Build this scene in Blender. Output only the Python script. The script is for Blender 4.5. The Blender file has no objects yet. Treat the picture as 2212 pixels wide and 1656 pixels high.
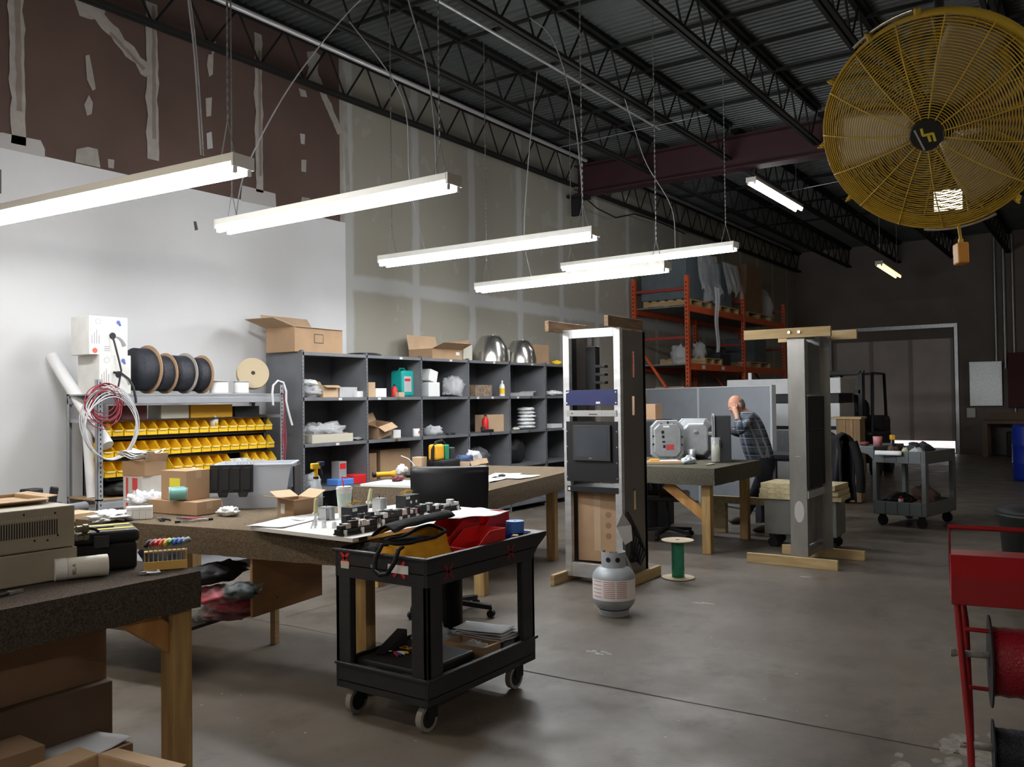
import bpy, math, random
from math import sin, cos, pi, radians, sqrt, floor as mfloor
from mathutils import Matrix, Vector, Euler, noise

random.seed(7)
SC = bpy.context.scene
COL = SC.collection

# ------------------------------------------------------------------ camera
# room axes: X runs along the plasterboard wall away from the camera, Y towards that wall, Z up
FPX, CX, CY, EYE = 1880.0, 1106.0, 828.0, 1.56
_ex = Vector((2405 - CX, 847 - CY, FPX)).normalized()
_ez = _ex.cross(Vector((1, -0.013, 0))).normalized()
if _ez.y > 0: _ez.negate()
_ey = _ez.cross(_ex)
cam_data = bpy.data.cameras.new('camera')
cam_data.sensor_width = 36.0
cam_data.lens = FPX / 2212.0 * 36.0
cam_data.clip_end = 200
cam = bpy.data.objects.new('camera', cam_data)
COL.objects.link(cam)
cam.matrix_world = Matrix(((_ex.x, -_ex.y, -_ex.z, 0), (_ey.x, -_ey.y, -_ey.z, 0),
                           (_ez.x, -_ez.y, -_ez.z, EYE), (0, 0, 0, 1)))
SC.camera = cam

# ------------------------------------------------------------------ light and exposure
w = bpy.data.worlds.new('daylight'); SC.world = w; w.use_nodes = True
w.node_tree.nodes['Background'].inputs[0].default_value = (1.0, 0.93, 0.98, 1)
w.node_tree.nodes['Background'].inputs[1].default_value = 4.0
SC.view_settings.view_transform = 'Standard'
SC.view_settings.look = 'None'
SC.view_settings.gamma = 1
SC.view_settings.use_curve_mapping = False
SC.view_settings.exposure = -0.1
SC.cycles.use_denoising = True
SC.cycles.max_bounces = 8
SC.cycles.transparent_max_bounces = 16
SC.cycles.sample_clamp_indirect = 6
TUBE_POWER = 80.0       # emission of the near fluorescent tubes
FAR_TUBE_POWER = 16.0
FLOOD_POWER = 18.0

def _ray(px, py):
    c = Vector(((px - CX) / FPX, (py - CY) / FPX, 1))
    return Vector((_ex.dot(c), _ey.dot(c), _ez.dot(c)))
def at_z(px, py, z=0.0):
    d = _ray(px, py); t = (z - EYE) / d.z; return Vector((d.x * t, d.y * t, z))
def at_y(px, py, y):
    d = _ray(px, py); t = y / d.y; return Vector((d.x * t, y, d.z * t + EYE))
def at_x(px, py, x):
    d = _ray(px, py); t = x / d.x; return Vector((x, d.y * t, d.z * t + EYE))
def at_d(px, py, dep):
    d = _ray(px, py); return Vector((d.x * dep, d.y * dep, d.z * dep + EYE))

# ------------------------------------------------------------------ materials
MATS = {}
def mat(name, col, rough=.6, metal=0.0, var=0.0, vs=6.0, bump=0.0, bs=60.0, stretch=None, col2=None,
        emit=0.0, trans=0.0, alpha=1.0, ior=1.45, spec=0.5, sheen=0.0, detail=4.0):
    if name in MATS: return MATS[name]
    m = bpy.data.materials.new(name); m.use_nodes = True
    N = m.node_tree.nodes; L = m.node_tree.links; b = N['Principled BSDF']
    b.inputs['Roughness'].default_value = rough; b.inputs['Metallic'].default_value = metal
    b.inputs['IOR'].default_value = ior
    b.inputs['Specular IOR Level'].default_value = spec
    if trans: b.inputs['Transmission Weight'].default_value = trans
    if alpha < 1: b.inputs['Alpha'].default_value = alpha
    if sheen: b.inputs['Sheen Weight'].default_value = sheen
    b.inputs['Base Color'].default_value = (*col, 1)
    if emit:
        b.inputs['Emission Color'].default_value = (*col, 1); b.inputs['Emission Strength'].default_value = emit
    if var or bump or col2:
        tc = N.new('ShaderNodeTexCoord'); mp = N.new('ShaderNodeMapping'); L.new(tc.outputs['Object'], mp.inputs[0])
        if stretch: mp.inputs['Scale'].default_value = stretch
    if var or col2:
        nz = N.new('ShaderNodeTexNoise'); nz.inputs['Scale'].default_value = vs; nz.inputs['Detail'].default_value = detail
        L.new(mp.outputs[0], nz.inputs['Vector'])
        rp = N.new('ShaderNodeValToRGB')
        c2 = col2 or tuple(max(0, c * (1 - var)) for c in col)
        c1 = col if col2 else tuple(min(1, c * (1 + var)) for c in col)
        rp.color_ramp.elements[0].color = (*c2, 1); rp.color_ramp.elements[1].color = (*c1, 1)
        rp.color_ramp.elements[0].position = .35; rp.color_ramp.elements[1].position = .65
        L.new(nz.outputs[0], rp.inputs[0]); L.new(rp.outputs[0], b.inputs['Base Color'])
    if bump:
        n2 = N.new('ShaderNodeTexNoise'); n2.inputs['Scale'].default_value = bs; n2.inputs['Detail'].default_value = 3
        L.new(mp.outputs[0], n2.inputs['Vector'])
        bp = N.new('ShaderNodeBump'); bp.inputs['Strength'].default_value = bump; bp.inputs['Distance'].default_value = .02
        L.new(n2.outputs[0], bp.inputs['Height']); L.new(bp.outputs[0], b.inputs['Normal'])
    MATS[name] = m
    return m

def wood(name, col, dark, axis=(1, 1, 1)):
    return mat(name, col, .65, var=.1, col2=dark, vs=5, stretch=axis, bump=.15, bs=14)

WHITE = mat('white plastic', (.78, .78, .77), .4)
PAPER = mat('paper', (.82, .83, .84), .7)
BLACK = mat('black plastic', (.012, .012, .014), .55, spec=.35)
DKGREY = mat('dark grey plastic', (.030, .031, .035), .55, spec=.4)
RUBBER = mat('rubber', (.02, .02, .02), .8)
STEEL = mat('galvanised steel', (.42, .43, .44), .38, .85, var=.08, vs=20)
CHROME = mat('chrome', (.75, .75, .77), .15, 1.0)
ALU = mat('brushed aluminium', (.62, .63, .64), .42, .75, var=.12, vs=3, stretch=(1, 1, 6))
SHELFGREY = mat('grey painted shelf steel', (.135, .14, .152), .45, .1, var=.1, vs=3)
SHELFDARK = mat('dark shelf back', (.085, .088, .098), .5, .1, var=.1, vs=3)
RACKGREY = mat('light grey painted steel', (.30, .31, .33), .4, .25, var=.06)
CARD = mat('cardboard', (.36, .23, .135), .8, var=.08, vs=4)
CARDL = mat('light cardboard', (.50, .35, .22), .8, var=.08, vs=4)
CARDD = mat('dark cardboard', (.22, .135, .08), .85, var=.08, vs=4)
TAPE = mat('packing tape', (.42, .30, .19), .3)
YELLOW = mat('yellow plastic', (.80, .50, .02), .42, var=.04)
YELLOWD = mat('deep yellow plastic', (.72, .37, .015), .5)
RED = mat('red plastic', (.55, .018, .02), .42)
BLUE = mat('blue plastic', (.03, .06, .42), .45)
CYANBLUE = mat('light blue plastic', (.08, .22, .62), .5)
GREEN = mat('green plastic', (.02, .24, .12), .45)
TEAL = mat('teal plastic', (.01, .33, .30), .4)
ORANGE = mat('orange plastic', (.75, .22, .02), .5)
BEIGE = mat('beige painted metal', (.37, .33, .255), .5, .05, var=.04)
CREAM = mat('cream plastic', (.62, .60, .50), .5)
PINK = mat('pink bag fabric', (.52, .05, .09), .5, var=.25, vs=12)
CARPET = mat('brown bench carpet', (.27, .213, .150), .97, col2=(.15, .115, .077), vs=130, bump=.9, bs=220, detail=2, spec=.1)
CARPETD = mat('dark bench carpet', (.145, .118, .098), .97, col2=(.07, .056, .047), vs=130, bump=.9, bs=220, detail=2, spec=.1)
PINE = mat('pine lumber', (.60, .42, .19), .6, col2=(.42, .26, .10), vs=4, stretch=(6, 6, .6), bump=.1, bs=20)
PINEH = mat('pine board', (.55, .39, .20), .6, col2=(.40, .27, .12), vs=4, stretch=(.8, .8, 8), bump=.1, bs=20)
PLY = mat('plywood', (.42, .23, .10), .6, col2=(.33, .17, .07), vs=3, stretch=(1, 1, 4))
FILM = mat('clear plastic film', (.80, .82, .84), .25, alpha=.32, bump=.8, bs=14)
FILMC = mat('crumpled clear plastic', (.72, .74, .76), .3, alpha=.55, bump=.9, bs=25)
CLOTH = mat('white cloth', (.78, .79, .80), .9, bump=.5, bs=30)
SCREEN = mat('dark screen glass', (.05, .056, .066), .12)
OLIVE = mat('light yellow powder', (.62, .60, .36), .8)

# ------------------------------------------------------------------ mesh helper
class MB:
    def __init__(s):
        s.v = []; s.f = []; s.m = []; s.sm = []; s.cur = 0; s.M = None
    def add(s, vs, fs, smooth=False):
        o = len(s.v)
        for p in vs:
            p = Vector(p)
            if s.M is not None: p = s.M @ p
            s.v.append(p)
        for f in fs:
            s.f.append([i + o for i in f]); s.m.append(s.cur); s.sm.append(smooth)
        return s
    def mi(s, i): s.cur = i; return s
    def box(s, x0, x1, y0, y1, z0, z1):
        return s.add([(x0, y0, z0), (x1, y0, z0), (x1, y1, z0), (x0, y1, z0), (x0, y0, z1), (x1, y0, z1), (x1, y1, z1), (x0, y1, z1)],
                     [(0, 3, 2, 1), (4, 5, 6, 7), (0, 1, 5, 4), (1, 2, 6, 5), (2, 3, 7, 6), (3, 0, 4, 7)])
    def cb(s, c, d, r=(0, 0, 0)):
        R = Euler(r).to_matrix(); c = Vector(c)
        vs = [c + R @ Vector((a * d[0] / 2, b * d[1] / 2, e * d[2] / 2)) for e in (-1, 1) for a, b in ((-1, -1), (1, -1), (1, 1), (-1, 1))]
        return s.add(vs, [(0, 3, 2, 1), (4, 5, 6, 7), (0, 1, 5, 4), (1, 2, 6, 5), (2, 3, 7, 6), (3, 0, 4, 7)])
    def bar(s, p0, p1, w, h, up=(0, 0, 1)):
        p0 = Vector(p0); p1 = Vector(p1); d = (p1 - p0).normalized(); u = Vector(up)
        if abs(d.dot(u)) > .98: u = Vector((1, 0, 0))
        x = d.cross(u).normalized(); u = x.cross(d)
        vs = [p + x * (a * w / 2) + u * (b * h / 2) for p in (p0, p1) for a, b in ((-1, -1), (1, -1), (1, 1), (-1, 1))]
        return s.add(vs, [(0, 1, 2, 3), (7, 6, 5, 4), (0, 4, 5, 1), (1, 5, 6, 2), (2, 6, 7, 3), (3, 7, 4, 0)])
    def cyl(s, p0, p1, r0, r1=None, n=16, caps=True):
        if r1 is None: r1 = r0
        p0 = Vector(p0); p1 = Vector(p1); d = (p1 - p0).normalized()
        u = Vector((0, 0, 1)) if abs(d.z) < .9 else Vector((1, 0, 0))
        x = d.cross(u).normalized(); y = d.cross(x)
        vs = []
        for p, r in ((p0, r0), (p1, r1)):
            for i in range(n):
                a = 2 * pi * i / n; vs.append(p + x * (cos(a) * r) + y * (sin(a) * r))
        s.add(vs, [(i, i + n, (i + 1) % n + n, (i + 1) % n) for i in range(n)], True)
        if caps: s.add(vs[:n], [tuple(range(n))]); s.add(vs[n:], [tuple(range(n - 1, -1, -1))])
        return s
    def tube(s, pts, r, n=6, closed=False):
        P = [Vector(p) for p in pts]; k = len(P); vs = []; prev = None
        for i in range(k):
            a = P[(i - 1) % k] if (closed or i) else P[i]; b = P[(i + 1) % k] if (closed or i < k - 1) else P[i]
            d = (b - a).normalized()
            if prev is None:
                u = Vector((0, 0, 1)) if abs(d.z) < .9 else Vector((1, 0, 0)); x = d.cross(u).normalized()
            else:
                x = (prev - d * prev.dot(d)).normalized()
            prev = x; y = d.cross(x); rr = r(i / (k - 1)) if callable(r) else r
            for j in range(n):
                t = 2 * pi * j / n; vs.append(P[i] + x * (cos(t) * rr) + y * (sin(t) * rr))
        fs = []
        for i in range(k if closed else k - 1):
            q = (i + 1) % k
            for j in range(n): fs.append((i * n + j, i * n + (j + 1) % n, q * n + (j + 1) % n, q * n + j))
        s.add(vs, fs, True)
        if not closed: s.add(vs[:n], [tuple(range(n))]); s.add(vs[-n:], [tuple(range(n - 1, -1, -1))])
        return s
    def lathe(s, prof, c=(0, 0, 0), n=24, M=None, cap=True):
        c = Vector(c); vs = []
        for r, z in prof:
            for i in range(n):
                a = 2 * pi * i / n; p = Vector((r * cos(a), r * sin(a), z))
                if M is not None: p = M @ p
                vs.append(c + p)
        k = len(prof)
        s.add(vs, [(i * n + j, i * n + (j + 1) % n, (i + 1) * n + (j + 1) % n, (i + 1) * n + j) for i in range(k - 1) for j in range(n)], True)
        if cap:
            if prof[0][0] > 1e-4: s.add(vs[:n], [tuple(range(n - 1, -1, -1))])
            if prof[-1][0] > 1e-4: s.add(vs[-n:], [tuple(range(n))])
        return s
    def ring(s, c, nrm, R, r, n=48, m=6):
        c = Vector(c); q = Vector(nrm).to_track_quat('Z', 'Y')
        return s.tube([c + q @ Vector((R * cos(2 * pi * i / n), R * sin(2 * pi * i / n), 0)) for i in range(n)], r, m, True)
    def prism(s, poly, axis, a, b):
        # poly in the plane across axis; x: (y,z)  y: (x,z)  z: (x,y)
        def P(p, t): return {'x': (t, p[0], p[1]), 'y': (p[0], t, p[1]), 'z': (p[0], p[1], t)}[axis]
        n = len(poly)
        return s.add([P(p, a) for p in poly] + [P(p, b) for p in poly],
                     [tuple(range(n)), tuple(range(2 * n - 1, n - 1, -1))] + [(i, i + n, (i + 1) % n + n, (i + 1) % n) for i in range(n)])
    def poly(s, pts, smooth=False): return s.add(pts, [tuple(range(len(pts)))], smooth)
    def sheet(s, fn, nu, nv, smooth=True):
        vs = [fn(i / nu, j / nv) for i in range(nu + 1) for j in range(nv + 1)]
        return s.add(vs, [(i * (nv + 1) + j, (i + 1) * (nv + 1) + j, (i + 1) * (nv + 1) + j + 1, i * (nv + 1) + j + 1) for i in range(nu) for j in range(nv)], smooth)
    def blob(s, c, d, amp=.15, fr=3.0, seed=0, n=20, m=12, flat=True):
        c = Vector(c); vs = []
        for i in range(m + 1):
            ph = pi * i / m
            for j in range(n):
                th = 2 * pi * j / n; p = Vector((sin(ph) * cos(th), sin(ph) * sin(th), cos(ph)))
                k = 1 + amp * 2 * noise.noise(p * fr + Vector((seed * 7.3, seed * 3.1, 0)))
                q = Vector((p.x * d[0] / 2 * k, p.y * d[1] / 2 * k, p.z * d[2] / 2 * k))
                if flat and q.z < -d[2] * .42: q.z = -d[2] * .42
                vs.append(c + q)
        return s.add(vs, [(i * n + j, (i + 1) * n + j, (i + 1) * n + (j + 1) % n, i * n + (j + 1) % n) for i in range(m) for j in range(n)], True)
    def build(s, name, mats, parent=None, bevel=0.0, solid=0.0, seg=2):
        me = bpy.data.meshes.new(name)
        me.from_pydata([tuple(p) for p in s.v], [], s.f)
        if not isinstance(mats, (list, tuple)): mats = [mats]
        for m in mats: me.materials.append(m)
        for p, mi_, sm in zip(me.polygons, s.m, s.sm): p.material_index = mi_; p.use_smooth = sm
        me.update()
        o = bpy.data.objects.new(name, me); COL.objects.link(o)
        if parent is not None: o.parent = parent
        if solid:
            md = o.modifiers.new('solid', 'SOLIDIFY'); md.thickness = solid; md.offset = 0
        if bevel:
            md = o.modifiers.new('bevel', 'BEVEL'); md.width = bevel; md.segments = seg; md.limit_method = 'ANGLE'
            md.angle_limit = radians(50)
        return o

def tag(o, label, cat, group=None):
    o['label'] = label; o['category'] = cat
    if group: o['group'] = group
    return o
def thing(name, label, cat, loc=(0, 0, 0), rz=0.0, group=None):
    o = bpy.data.objects.new(name, None); COL.objects.link(o); o.empty_display_size = .05
    o.location = loc; o.rotation_euler = (0, 0, rz)
    return tag(o, label, cat, group)
def one(name, label, cat, mb, mats, loc=(0, 0, 0), rz=0.0, group=None, bevel=0.0, solid=0.0, rot=None):
    o = mb.build(name, mats, None, bevel, solid)
    o.location = loc; o.rotation_euler = rot or (0, 0, rz)
    return tag(o, label, cat, group)
def struct(name, mb, mats, bevel=0.0):
    o = mb.build(name, mats, None, bevel); o['kind'] = 'structure'; return o
def dup(root, loc, rz=None, label=None, group=None, rot=None):
    r = root.copy(); COL.objects.link(r); r.location = loc
    if rz is not None: r.rotation_euler = (0, 0, rz)
    if rot: r.rotation_euler = rot
    if label: r['label'] = label
    if group: r['group'] = group
    for ch in list(root.children):
        c = ch.copy(); COL.objects.link(c); c.parent = r
        for g in ch.children:
            d = g.copy(); COL.objects.link(d); d.parent = c
    return r
def text(name, body, size, m, parent, loc, rot, ext=.0005, align='CENTER'):
    cu = bpy.data.curves.new(name, 'FONT'); cu.body = body; cu.size = size; cu.extrude = ext
    cu.align_x = align; cu.align_y = 'CENTER'; cu.resolution_u = 3
    t = bpy.data.objects.new(name, cu); COL.objects.link(t)
    dg = bpy.context.evaluated_depsgraph_get()
    me = bpy.data.meshes.new_from_object(t.evaluated_get(dg))
    bpy.data.objects.remove(t)
    o = bpy.data.objects.new(name, me); me.materials.clear(); me.materials.append(m); COL.objects.link(o)
    o.parent = parent; o.location = loc; o.rotation_euler = rot
    return o
def PZ(px, py, z):
    c = at_z(px, py, z); d = (c - Vector((0, 0, EYE))).dot(Vector((_ex.z, _ey.z, _ez.z))); return c, d / FPX
def PY(px, py, y):
    c = at_y(px, py, y); d = (c - Vector((0, 0, EYE))).dot(Vector((_ex.z, _ey.z, _ez.z))); return c, d / FPX
FACE = -0.967   # turn that squares a thing's front (-Y) to the camera's picture plane

# ================================================================== the room shell
WALLY = 7.6; DECK = 5.72; FARX = 25.5; NEARX = -3.0; RIGHTY = -8.0
def concrete():
    m = mat('concrete floor', (.105, .094, .082), .5)
    N = m.node_tree.nodes; L = m.node_tree.links; b = N['Principled BSDF']
    tc = N.new('ShaderNodeTexCoord')
    def nz(s, d, r=.6):
        n = N.new('ShaderNodeTexNoise'); n.inputs['Scale'].default_value = s; n.inputs['Detail'].default_value = d
        n.inputs['Roughness'].default_value = r; L.new(tc.outputs['Object'], n.inputs['Vector']); return n
    def ramp(src, stops):
        r = N.new('ShaderNodeValToRGB'); e = r.color_ramp.elements
        e[0].position, e[0].color = stops[0][0], (*stops[0][1], 1); e[1].position, e[1].color = stops[-1][0], (*stops[-1][1], 1)
        for p, c in stops[1:-1]: q = e.new(p); q.color = (*c, 1)
        L.new(src, r.inputs[0]); return r
    base = ramp(nz(.7, 8).outputs[0], [(.3, (.105, .085, .067)), (.5, (.135, .114, .094)), (.7, (.168, .146, .123))])
    dirt = ramp(nz(2.6, 9, .7).outputs[0], [(.36, (.55, .52, .48)), (.46, (1, 1, 1)), (1, (1, 1, 1))])
    mx = N.new('ShaderNodeMix'); mx.data_type = 'RGBA'; mx.blend_type = 'MULTIPLY'; mx.inputs[0].default_value = .65
    L.new(base.outputs[0], mx.inputs[6]); L.new(dirt.outputs[0], mx.inputs[7])
    fleck = ramp(nz(9, 6, .75).outputs[0], [(.0, (1, 1, 1)), (.69, (1, 1, 1)), (.74, (1.7, 1.7, 1.6))])
    m2 = N.new('ShaderNodeMix'); m2.data_type = 'RGBA'; m2.blend_type = 'MULTIPLY'; m2.inputs[0].default_value = .7
    L.new(mx.outputs[2], m2.inputs[6]); L.new(fleck.outputs[0], m2.inputs[7])
    L.new(m2.outputs[2], b.inputs['Base Color'])
    rr = ramp(nz(3, 5).outputs[0], [(.3, (.34,) * 3), (.7, (.58,) * 3)]); L.new(rr.outputs[0], b.inputs['Roughness'])
    bp = N.new('ShaderNodeBump'); bp.inputs['Strength'].default_value = .12; bp.inputs['Distance'].default_value = .01
    L.new(nz(14, 6).outputs[0], bp.inputs['Height']); L.new(bp.outputs[0], b.inputs['Normal'])
    return m
CONC = concrete()
JOINT = mat('floor joint filler', (.03, .027, .024), .9, var=.3, vs=20)
CHALK = mat('white floor paint scrap', (.42, .41, .40), .8, var=.3, vs=40)
b = MB().box(NEARX, 60, RIGHTY, WALLY + .3, -.15, 0)
b.mi(1)
def crackline(x0, y0, x1, y1, w):
    n = 60; L_ = []; R_ = []
    for i in range(n + 1):
        t = i / n; x = x0 + (x1 - x0) * t; y = y0 + (y1 - y0) * t
        o = .012 * noise.noise(Vector((x * 3, y * 3, 1))); ww = w * (1 + .8 * noise.noise(Vector((x * 9, y * 9, 4))))
        dx, dy = (y1 - y0), -(x1 - x0); l = sqrt(dx * dx + dy * dy); dx /= l; dy /= l
        L_.append((x + dx * (o + ww), y + dy * (o + ww), .0008)); R_.append((x + dx * (o - ww), y + dy * (o - ww), .0008))
    for i in range(n): b.poly([L_[i], R_[i], R_[i + 1], L_[i + 1]])
crackline(4.09, 7.5, 4.34, -5.5, .006)
crackline(4.3, 5.0, 12.5, 5.1, .004)
b.mi(2)
for i in range(90):   # paint scraps and dust lying in the slab's surface
    c = at_z(random.uniform(120, 2100), random.uniform(1180, 1600) if i > 20 else random.uniform(1190, 1260))
    if c.x > 12: continue
    s_ = random.uniform(.003, .009); n_ = random.randint(4, 6); a0 = random.random() * 6
    b.poly([(c.x + s_ * random.uniform(.5, 1.4) * cos(a0 + 2 * pi * k / n_), c.y + s_ * random.uniform(.5, 1.4) * sin(a0 + 2 * pi * k / n_), .0009) for k in range(n_)])
for px, py, ln in ((1275, 1407, .03), (1284, 1406, .02), (1295, 1412, .035), (1306, 1408, .03), (1316, 1412, .02), (1508, 1302, .05), (1530, 1303, .06), (1740, 1246, .05)):
    c = at_z(px, py); b.poly([(c.x - .01, c.y - ln, .0009), (c.x + .012, c.y - ln * .6, .0009), (c.x + .02, c.y + ln, .0009), (c.x - .014, c.y + ln * .8, .0009)])
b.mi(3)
for i in range(46):   # worn pale paint and lamp glare, both painted as pale blobs, near the expansion joint
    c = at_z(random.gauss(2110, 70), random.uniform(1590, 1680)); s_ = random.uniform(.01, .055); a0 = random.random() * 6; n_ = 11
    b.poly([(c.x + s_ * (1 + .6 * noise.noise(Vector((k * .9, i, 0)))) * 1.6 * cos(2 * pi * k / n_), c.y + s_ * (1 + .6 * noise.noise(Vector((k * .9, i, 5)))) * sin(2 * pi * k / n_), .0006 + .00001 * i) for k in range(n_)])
struct('floor', b, [CONC, JOINT, CHALK, mat('worn floor paint and painted glare', (.30, .28, .25), .55, col2=(.17, .15, .13), vs=18)])

# --- long wall with white paint, bare brown board above it and taped grey board beyond
def taped_board():
    m = mat('taped grey plasterboard', (.335, .315, .27), .85)
    N = m.node_tree.nodes; L = m.node_tree.links; bs = N['Principled BSDF']
    tc = N.new('ShaderNodeTexCoord'); sp = N.new('ShaderNodeSeparateXYZ'); L.new(tc.outputs['Object'], sp.inputs[0])
    nz = N.new('ShaderNodeTexNoise'); nz.inputs['Scale'].default_value = 3; nz.inputs['Detail'].default_value = 6; L.new(tc.outputs['Object'], nz.inputs[0])
    def M(op, a, b_=None, c=None):
        n = N.new('ShaderNodeMath'); n.operation = op
        for i, v in enumerate((a, b_, c)):
            if v is None: continue
            if isinstance(v, (int, float)): n.inputs[i].default_value = v
            else: L.new(v, n.inputs[i])
        return n.outputs[0]
    wob = M('MULTIPLY', M('SUBTRACT', nz.outputs[0], .5), .10)
    def band(coord, step, off, w):
        d = M('ABSOLUTE', M('SUBTRACT', M('MODULO', M('ADD', M('ADD', coord, wob), off), step), step / 2))
        r = N.new('ShaderNodeMapRange'); r.interpolation_type = 'SMOOTHSTEP'
        r.inputs[1].default_value = w * 1.7; r.inputs[2].default_value = w * .75; L.new(d, r.inputs[0]); return r.outputs[0]
    v = band(sp.outputs[0], 1.234, 1.234 * 10 + .617 - 7.56, .058)
    h = band(sp.outputs[2], 3.66, 3.66 + 1.83 - 3.02, .075)
    screws = M('MULTIPLY', M('GREATER_THAN', nz.outputs[0], .63), .25)
    k = M('MULTIPLY', M('MINIMUM', M('ADD', M('MAXIMUM', v, h), screws), 1.0), .8)
    mx = N.new('ShaderNodeMix'); mx.data_type = 'RGBA'; L.new(k, mx.inputs[0])
    mx.inputs[6].default_value = (.335, .315, .265, 1); mx.inputs[7].default_value = (.47, .475, .47, 1)
    L.new(mx.outputs[2], bs.inputs['Base Color']); return m
TAPED = taped_board()
PAINTW = mat('white wall paint', (.68, .68, .685), .75, var=.02, vs=2)
BROWN = mat('brown bare board', (.105, .064, .052), .85, var=.12, vs=1.2)
MUD = mat('joint compound', (.36, .33, .30), .85, var=.1, vs=9)
MUDT = mat('paper joint tape', (.24, .20, .165), .85, var=.1, vs=9)
b = MB(); W0 = WALLY
b.box(NEARX, 7.5, W0, W0 + .2, 0, 3.73)
b.mi(1).box(NEARX, 7.42, W0 + .004, W0 + .2, 3.73, DECK + .1)
b.mi(2).box(7.5, FARX, W0, W0 + .2, 0, 3.73); b.box(7.42, FARX, W0, W0 + .2, 3.73, DECK + .1)
def wy(px, py, off): return at_y(px, py, W0 - off)
def patch(pts, m_, off=.002):
    b.mi(m_).poly([wy(x, y, off) for x, y in pts][::-1])
def strip(x0, y0, x1, y1, w, m_, off, n=18, seed=1, jag=.25):
    A = wy(x0, y0, off); B = wy(x1, y1, off); d = (B - A).normalized(); p = Vector((-d.z, 0, d.x)); Ls = []; Rs = []
    for i in range(n + 1):
        t = i / n; q = A.lerp(B, t)
        Ls.append(q + p * w * (1 + jag * 2 * noise.noise(Vector((t * 9, seed, 0))))); Rs.append(q - p * w * (1 + jag * 2 * noise.noise(Vector((t * 9, seed, 7)))))
    b.mi(m_)
    for i in range(n): b.poly([Ls[i], Rs[i], Rs[i + 1], Ls[i + 1]])
strip(34, -40, 40, 312, .062, 3, .002, seed=1); strip(37, -40, 42, 240, .024, 4, .003, seed=2)
strip(327, 6, 331, 345, .062, 3, .002, seed=3); strip(332, 12, 333, 300, .02, 4, .003, seed=4)
strip(557, 72, 561, 415, .05, 3, .002, seed=5); strip(560, 110, 563, 380, .018, 4, .003, seed=6)
strip(165, -20, 322, 158, .062, 3, .0025, seed=7); strip(238, 70, 312, 150, .018, 4, .0035, seed=8)
strip(668, 130, 735, 288, .05, 3, .0025, seed=9)
strip(742, 158, 752, 420, .035, 3, .0025, seed=10)
patch([(158, -8), (176, -4), (205, 18), (232, 12), (222, 40), (196, 42), (172, 34)], 3)
patch([(662, 112), (680, 110), (692, 120), (686, 150), (690, 176), (676, 184), (660, 172), (668, 140)], 3)
for pts in ([(184, 120), (193, 118), (201, 158), (207, 192), (200, 196), (188, 172)], [(192, 205), (201, 222), (198, 246), (188, 250), (182, 226)],
            [(455, 92), (466, 89), (468, 110), (458, 118)], [(450, 118), (461, 116), (460, 160), (452, 166), (447, 140)], [(444, 212), (458, 210), (456, 250), (446, 252)],
            [(446, 288), (457, 284), (460, 320), (448, 322)], [(645, 190), (660, 196), (664, 210), (650, 208)], [(648, 288), (659, 290), (658, 312), (650, 310)], [(651, 345), (662, 345), (661, 372), (651, 370)],
            [(165, 322), (190, 317), (211, 322), (217, 362), (163, 350)], [(233, 343), (247, 345), (246, 364), (234, 362)],
            [(-30, 288), (5, 286), (32, 292), (88, 303), (97, 322), (97, 340), (-30, 312)],
            [(523, 400), (595, 418), (597, 449), (520, 434)], [(652, 425), (670, 428), (662, 446), (650, 440)]):
    patch(pts, 3 if pts[0][1] not in (288, 400) else 5)
patch([(418, 478), (424, 478), (428, 496), (421, 498)], 6, .001); patch([(0, 366), (3, 366), (3, 418), (0, 418)], 6, .001)
HOLE = mat('dark wall hole', (.1, .08, .07), .9)
PAINT2 = mat('thin white wall paint', (.46, .44, .43), .8)
struct('wall_left', b, [PAINTW, BROWN, TAPED, MUD, MUDT, PAINT2, HOLE])

DARKW = mat('dark grey painted block wall', (.22, .19, .18), .8, var=.08, vs=1.5)
b = MB(); dy0, dy1, dz1 = 3.45, 6.5, 3.05
b.box(FARX, FARX + .25, RIGHTY, dy0, 0, DECK + .1); b.box(FARX, FARX + .25, dy1, WALLY + .2, 0, DECK + .1); b.box(FARX, FARX + .25, dy0, dy1, dz1, DECK + .1)
struct('wall_far', b, [DARKW])
struct('wall_right', MB().box(NEARX, FARX, RIGHTY - .2, RIGHTY, 0, DECK + .1), [DARKW])
struct('wall_near', MB().box(NEARX - .2, NEARX, RIGHTY, WALLY + .2, 0, DECK + .1), [PAINTW])

# roof deck: real corrugations across the joists
DECKM = mat('galvanised roof deck', (.085, .095, .095), .5, .3, var=.12, vs=1.5)
b = MB(); pitch = .102; x = NEARX - .2; prof = []
while x < FARX + .2:
    prof += [(x, 0), (x + .05, 0), (x + .064, .03), (x + .088, .03)]; x += pitch
vs = []; 
for px_, pz in prof: vs += [(px_, RIGHTY - .2, DECK + pz), (px_, WALLY + .2, DECK + pz)]
b.add(vs, [(2 * i, 2 * i + 2, 2 * i + 3, 2 * i + 1) for i in range(len(prof) - 1)])
b.box(NEARX - .2, FARX + .2, RIGHTY - .2, WALLY + .2, DECK + .06, DECK + .12)
struct('ceiling', b, [DECKM])

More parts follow.
